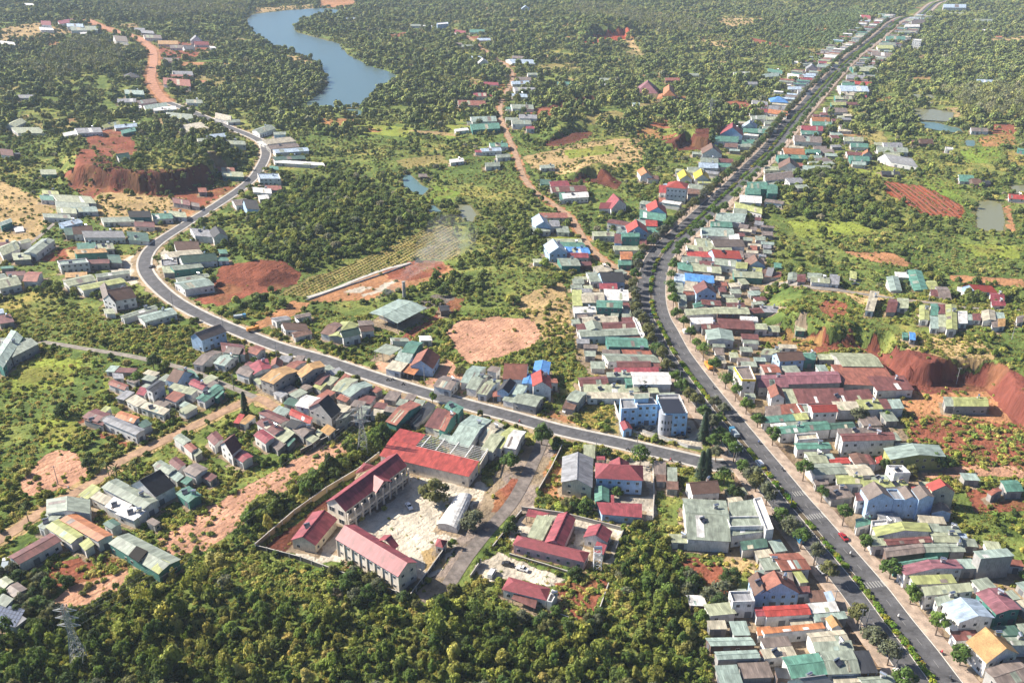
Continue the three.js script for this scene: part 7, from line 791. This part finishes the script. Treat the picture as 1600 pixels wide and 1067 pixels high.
// motorbikes with riders on the roads
function rider(px, py, turn, shirt, label) {
  const p = at(px, py), g = thing('motorbike', label, 'motorbike', [p.x, p.y + 0.12, p.z]); g.rotation.y = turn;
  box(g, 'frame', paint('black', ...PAINTS.black), 0, 0.62, 0, 1.1, 0.35, 0.28); box(g, 'seat', M_TYRE, -0.2, 0.85, 0, 0.8, 0.12, 0.28); for (const x of [-0.62, 0.62]) { const w = part(g, 'wheel', G_WHEEL, M_TYRE); w.position.set(x, 0.3, 0); w.scale.set(0.9, 0.9, 0.5); } box(g, 'handlebar', M_POST, 0.45, 1.05, 0, 0.06, 0.06, 0.7);
  const q = new THREE.Group(); q.name = numbered('person'); q.position.set(p.x, p.y + 0.95, p.z); q.rotation.y = turn; scene.add(q); tag(q, label.replace(/^motorbike/, 'rider seated on the motorbike').replace('parked', 'parked'), 'person');
  const B = [], lim = (a, b, r1, r2) => { const A = new THREE.Vector3(...a), C = new THREE.Vector3(...b), L = A.distanceTo(C), c = new THREE.CylinderGeometry(r2, r1, L, 8); c.translate(0, L / 2, 0); c.applyQuaternion(new THREE.Quaternion().setFromUnitVectors(UPV, C.clone().sub(A).normalize())); c.translate(...a); B.push(c); const s = new THREE.SphereGeometry(r2, 8, 6); s.translate(...b); B.push(s); };
  lim([-0.12, 0, 0], [-0.02, 0.5, 0], 0.17, 0.2); lim([-0.02, 0.5, 0], [0.02, 0.62, 0], 0.08, 0.06); for (const s of [-1, 1]) { lim([0, 0.46, 0.18 * s], [0.2, 0.22, 0.24 * s], 0.06, 0.05); lim([0.2, 0.22, 0.24 * s], [0.46, 0.16, 0.28 * s], 0.05, 0.04); lim([-0.1, 0, 0.1 * s], [0.32, 0.02, 0.15 * s], 0.1, 0.07); lim([0.32, 0.02, 0.15 * s], [0.22, -0.42, 0.14 * s], 0.07, 0.05); } const hd = new THREE.SphereGeometry(0.11, 10, 8); hd.scale(1, 1.2, 0.95); hd.translate(0.04, 0.74, 0); B.push(hd);
  part(q, 'body', mergeGeometries(B.map((b) => b.index ? b.toNonIndexed() : b)), mat('shirt_' + shirt, ...({ red: [0.5, 0.05, 0.07], white: [0.7, 0.7, 0.68], dark: [0.04, 0.045, 0.06], blue: [0.08, 0.15, 0.4] })[shirt])); const he = part(q, 'helmet', new THREE.SphereGeometry(0.15, 10, 6, 0, 6.3, 0, 1.7), mat('helmet_' + shirt, ...({ red: [0.6, 0.1, 0.1], white: [0.8, 0.8, 0.8], dark: [0.1, 0.1, 0.12], blue: [0.1, 0.2, 0.5] })[shirt], 0.3)); he.position.set(0.03, 0.78, 0);
}
rider(1329, 868, along(1329, 868), 'white', 'motorbike on the near avenue below the dark red car'); rider(1404, 966, along(1404, 966), 'white', 'motorbike on the avenue beside the second crosswalk'); rider(1485, 1062, along(1485, 1062), 'dark', 'motorbike at the nearest end of the avenue'); rider(1472, 1022, along(1472, 1022), 'red', 'motorbike beside the pavement near the avenue end'); rider(1115, 607, along(1115, 607), 'dark', 'motorbike on the avenue beside the yellow-banded shop'); rider(1223, 735, along(1223, 735), 'dark', 'motorbike on the avenue above the first crosswalk'); rider(1186, 693, along(1186, 693), 'blue', 'motorbike on the avenue opposite the junction');
rider(1048, 721, 2.9, 'red', 'motorbike with red-shirted rider on the side road'); rider(1062, 725, 2.9, 'dark', 'motorbike following the red-shirted rider on the side road'); rider(981, 704, 2.9, 'dark', 'motorbike on the side road above the airy tree'); rider(613, 594, 0.4, 'white', 'motorbike before the orange steep-roofed shop'); rider(606, 595, 0.4, 'dark', 'motorbike parked at the orange shop awning'); rider(630, 602, 0.2, 'dark', 'motorbike passing on the side road below the orange shop'); rider(812, 661, 2.8, 'red', 'motorbike beside the green garage building'); rider(107, 765, 2.4, 'white', 'motorbike on the tan lane beside the bare pink yard');
// ---------- pylons, poles, wires ----------
const M_PYL = mat('pylon_steel', 0.33, 0.34, 0.33, 0.6);
function pylon(px, py, H, W, label) {
  const p = at(px, py), g = thing('pylon', label, 'pylon', [p.x, p.y, p.z]); const B = { leg: [], brace: [], cross_arm: [] };
  const bar = (k, a, b, w) => { const A = new THREE.Vector3(...a), C = new THREE.Vector3(...b), L = A.distanceTo(C), c = new THREE.BoxGeometry(w, L, w); c.translate(0, L / 2, 0); c.applyQuaternion(new THREE.Quaternion().setFromUnitVectors(UPV, C.clone().sub(A).normalize())); c.translate(...a); B[k].push(c); };
  const wd = (t) => t < 0.6 ? lerp(W, W * 0.28, t / 0.6) : W * 0.28, n = 9, cor = (t, i) => { const s = wd(t) / 2; return [[-s, t * H, -s], [s, t * H, -s], [s, t * H, s], [-s, t * H, s]][i]; };
  for (let k = 0; k < n; k++) { const t0 = k / n, t1 = (k + 1) / n; for (let i = 0; i < 4; i++) { const j = (i + 1) % 4; bar('leg', cor(t0, i), cor(t1, i), 0.17); bar('brace', cor(t0, i), cor(t1, j), 0.08); bar('brace', cor(t0, j), cor(t1, i), 0.08); bar('brace', cor(t1, i), cor(t1, j), 0.08); } }
  for (const t of [0.68, 0.8, 0.92]) for (const s of [-1, 1]) { const e = [s * W * 0.85, t * H, 0]; for (const z of [-1, 1]) bar('cross_arm', [s * wd(t) / 2, t * H, z * wd(t) / 2], e, 0.16); bar('cross_arm', [s * wd(t) / 2, t * H + H * 0.045, 0], e, 0.14); }
  for (const k of ['leg', 'brace', 'cross_arm']) part(g, k, mergeGeometries(B[k]), M_PYL); return g;
}
pylon(568, 710, 24, 5, 'lattice pylon on the bushy bank beside the red school hall'); pylon(125, 1040, 24, 4.2, 'lattice pylon rising out of the thicket near the pink yard'); pylon(1109, 195, 26, 5, 'distant lattice pylon beside the cut below the pagoda'); 
function pole(px, py, H, label, lamp) { const p = at(px, py), g = thing(lamp ? 'street_lamp' : 'utility_pole', label, lamp ? 'street lamp' : 'utility pole', [p.x, p.y, p.z], null); const s = part(g, 'shaft', new THREE.CylinderGeometry(0.11, 0.2, H + 0.5, 8), M_CONCR); s.position.y = H / 2 - 0.25; if (lamp) { box(g, 'arm', M_POST, 0.8, H, 0, 1.8, 0.1, 0.1); box(g, 'lamp_head', M_POST, 1.6, H - 0.05, 0, 0.7, 0.14, 0.3); } else { box(g, 'cross_arm', M_POST, 0, H - 0.5, 0, 1.8, 0.14, 0.14); for (const x of [-0.8, 0, 0.8]) box(g, 'insulator', M_KERB, x, H - 0.3, 0, 0.12, 0.3, 0.12); } return g; }
for (const [x, y, l] of [[90, 757, 'utility pole standing in the bare pink yard'], [270, 480, 'utility pole at the foot of the grey bend'], [349, 517, 'utility pole on the grey road by the orange plot'], [986, 422, 'tall pole where the dirt road meets the avenue'], [995, 708, 'utility pole opposite the blue office wall'], [931, 712, 'pole beside the green flat canopy'], [663, 596, 'utility pole before the brown A-frame shop'], [432, 560, 'utility pole by the rust red roofs'], [1302, 955, 'utility pole on the office-side pavement of the avenue'], [1343, 985, 'second pole down the office-side pavement'], [1400, 1045, 'pole beside the near parked white car'], [770, 606, 'pole among the aqua roofs by the side road'], [365, 610, 'pole with transformer by the tan lane bend'], [1236, 790, 'pole on the median by the first crosswalk'], [1495, 600, 'pole on the quarry floor'], [1452, 470, 'pole among the teal roofs by the lane'], [1582, 530, 'pole on the cliff top among bushes']]) pole(x, y, 9, l);
// street lamps of the avenue
{ const A = aveSide(-SGN * 9.4); let n = 0; for (let i = 12; i < A.length && n < 12; i += 11, n++) { const [x, z] = A[i], y = terr(x, z), p = project(x, y, z); if (p[1] > 1060) continue; const g = pole(p[0], p[1], 9, null, true); g.position.set(x, y, z); g.rotation.y = Math.atan2(0, 1); tag(g, null, 'street lamp', 'street lamps along the office-side kerb of the avenue'); TREES.push({ g, px: p, group: g.userData.group, head: 'slim street lamp' }); } }
// power lines
{ const C = [], span = (a, b, sag) => { const A = new THREE.Vector3(...a), Bb = new THREE.Vector3(...b), pts = []; for (let i = 0; i <= 10; i++) { const t = i / 10, v = A.clone().lerp(Bb, t); v.y -= sag * 4 * t * (1 - t); pts.push(v); } C.push(new THREE.TubeGeometry(new THREE.CatmullRomCurve3(pts), 16, 0.035, 4)); };
  const p1 = at(125, 1038), p2 = at(568, 710), p3 = at(1109, 195); for (const t of [0.68, 0.8, 0.92]) for (const s of [-1, 1]) span([p1.x + s * 3.5, p1.y + 24 * t, p1.z], [p2.x + s * 4.2, p2.y + 24 * t, p2.z], 5);
  C.forEach((g, i) => { const w = part(scene, 'power_line', g, M_PYL); tag(w, 'thin power line between the thicket pylon and the school pylon', 'power line', 'power lines between the two nearest pylons'); }); }
// smoke from the sawmill chimneys, drifting towards the valley
{ const g = new THREE.Group(); g.name = 'smoke'; tag(g, 'thin bluish smoke drifting from the sawmill roof', 'smoke', null, 'stuff'); scene.add(g); const rs = rng(66), m = new THREE.MeshPhysicalMaterial({ color: new THREE.Color().setRGB(0.97, 0.98, 1), transmission: 0.6, thickness: 0, transparent: true, opacity: 0.015, roughness: 1, side: THREE.FrontSide }); m.name = 'smoke_haze'; m.specularIntensity = 0;
  const puff = (x, y, z, r) => { const q = new THREE.IcosahedronGeometry(1, 3), P = q.attributes.position; const o = rs() * 50; for (let i = 0; i < P.count; i++) { const k = 0.75 + 0.5 * fbm(P.getX(i) * 1.6 + o, P.getY(i) * 1.6 + P.getZ(i) * 1.3 + o, 3); P.setXYZ(i, P.getX(i) * k, P.getY(i) * k, P.getZ(i) * k); } q.computeVertexNormals(); const e = part(g, 'puff', q, m); e.castShadow = false; e.position.set(x, y, z); e.scale.set(r * 1.3, r * 0.8, r); };
  const s0 = at(587, 487), s1 = at(632, 472), e = at(720, 405); for (let i = 0; i < 14; i++) { const t = i / 14; puff(s0.x + t * 12 + rs() * 2, s0.y + 7 + t * 7 + rs() * 2, s0.z - t * 8, 0.9 + t * 3); }
  for (let i = 0; i < 30; i++) { const t = i / 30; puff(lerp(s1.x, e.x, t) + (rs() - 0.5) * 16 * t, 15 + t * 6 + (rs() - 0.5) * 9 * t, lerp(s1.z, e.z, t) + (rs() - 0.5) * 30 * t, 1.6 + t * 8 + rs() * 2); } }
// ---------- labels: what each house and tree looks like and what it stands by ----------
{ const LM = [['the blue office', 1030, 660], ['the school yard', 650, 800], ['the dirt pitch', 770, 525], ['the sawmill', 620, 490], ['the lake', 540, 100], ['the pagoda', 1040, 150], ['the fish ponds', 1450, 175], ['the red cliff', 1450, 580], ['the grey road bend', 225, 410], ['the avenue junction', 1150, 720], ['the distant avenue', 1440, 30], ['the ploughed field', 1440, 315], ['the dark quarry face', 250, 270], ['the dirt road', 790, 160], ['the tan lane', 170, 740], ['the avenue curve', 1030, 430], ['the near avenue', 1400, 980], ['the clinic', 870, 860], ['the red road', 240, 90], ['the side road', 620, 600], ['the cliff-top lane', 1400, 470], ['the middle avenue', 1190, 260], ['the far avenue', 1290, 140], ['the first crosswalk', 1250, 790], ['the thicket', 120, 930], ['the four-storey house', 1055, 300]];
  const near = (x, y) => LM.reduce((a, l) => { const d = Math.hypot(l[1] - x, (l[2] - y) * 1.7); return d < a[0] ? [d, l[0]] : a; }, [1e9, ''])[1];
  const brief = (q) => q.short ?? `${q.color}${q.tiled ? '' : ''} ${q.kind}`;
  const taken = new Map(), left = [];
  const fits = (s) => s.split(/\s+/).length <= 16;
  const rel = (a, b) => { const dx = b.x - a.x, dy = b.y - a.y; return Math.abs(dx) > Math.abs(dy) * 1.6 ? 'beside' : dy > 0 ? 'behind' : 'in front of'; };
  const all = HOUSES.filter((q) => !q.fixed);
  for (const q of HOUSES) if (q.fixed) taken.set(q.g.userData.label, q);
  for (const q of all) {
    const look = [q.size, q.tall, q.form, q.color, q.tiled ? 'tile-roofed' : q.kind.includes('canopy') || q.kind.includes('flat') ? '' : 'roofed', q.kind].filter(Boolean).join(' '), zone = near(q.x, q.y), wl = q.wall && !['brown', 'white'].includes(q.wall) && q.type !== 'o' ? ` with ${q.wall} walls` : '';
    const nb = HOUSES.filter((o) => o !== q).map((o) => [Math.hypot(o.x - q.x, (o.y - q.y) * 1.4), o]).sort((a, b) => a[0] - b[0]).slice(0, 9).map((o) => o[1]);
    const tries = [`${look}${wl} near ${zone}`]; for (const o of nb) tries.push(`${look} near ${zone}, ${rel(q, o)} the ${brief(o)}`); for (const o of nb) tries.push(`${look}${wl} near ${zone}, ${rel(q, o)} the ${brief(o)}`); for (let i = 0; i < 5; i++) for (let j = i + 1; j < 6; j++) if (nb[i] && nb[j]) tries.push(`${look} between the ${brief(nb[i])} and the ${brief(nb[j])}, near ${zone.replace('the ', '')}`);
    q.tries = tries.map((t) => t.replace(/\s+/g, ' ')).filter(fits);
  }
  // a plain label only where it fits one house alone
  const count = new Map(); all.forEach((q) => q.tries.forEach((t) => count.set(t, (count.get(t) ?? 0) + 1)));
  for (const q of all) { const t = q.tries.find((s) => count.get(s) === 1 && !taken.has(s)) ?? q.tries.find((s) => !taken.has(s)); if (t) { taken.set(t, q); q.g.userData.label = t; } else { q.g.userData.label = q.tries[0]; q.g.userData.group = `alike roofs near ${near(q.x, q.y)}`; } }
  for (const q of all) q.g.userData.group ??= `town buildings near ${near(q.x, q.y)}`;
  for (const t of TREES) { if (t.fixed) continue; const [x, y] = t.px, nb = HOUSES.map((o) => [Math.hypot(o.x - x, (o.y - y) * 1.4), o]).sort((a, b) => a[0] - b[0]).slice(0, 60).map((o) => o[1]); const head = t.head ?? (t.group ? (t.group.includes('quarry') ? 'street tree on the quarry-side pavement' : 'street tree on the office-side pavement') : 'leafy tree'); let done = false;
    for (const o of nb) { const s = `${head} ${rel({ x, y }, o)} the ${brief(o)} near ${near(x, y)}`; if (!taken.has(s) && fits(s)) { taken.set(s, t); tag(t.g, s); done = true; break; } } if (!done) { tag(t.g, `${head} near ${near(x, y)}`); t.g.userData.group ??= `trees near ${near(x, y)}`; } t.g.userData.group ??= `garden trees near ${near(x, y)}`; }
  console.log('buildings', HOUSES.length, 'trees', TREES.length, 'kinds', JSON.stringify(all.reduce((a, q) => (a[q.kind] = (a[q.kind] ?? 0) + 1, a), {})), 'shared', all.filter((q) => q.g.userData.group.startsWith('alike')).length);
}
camera.updateMatrixWorld(true);
renderer.render(scene, camera);
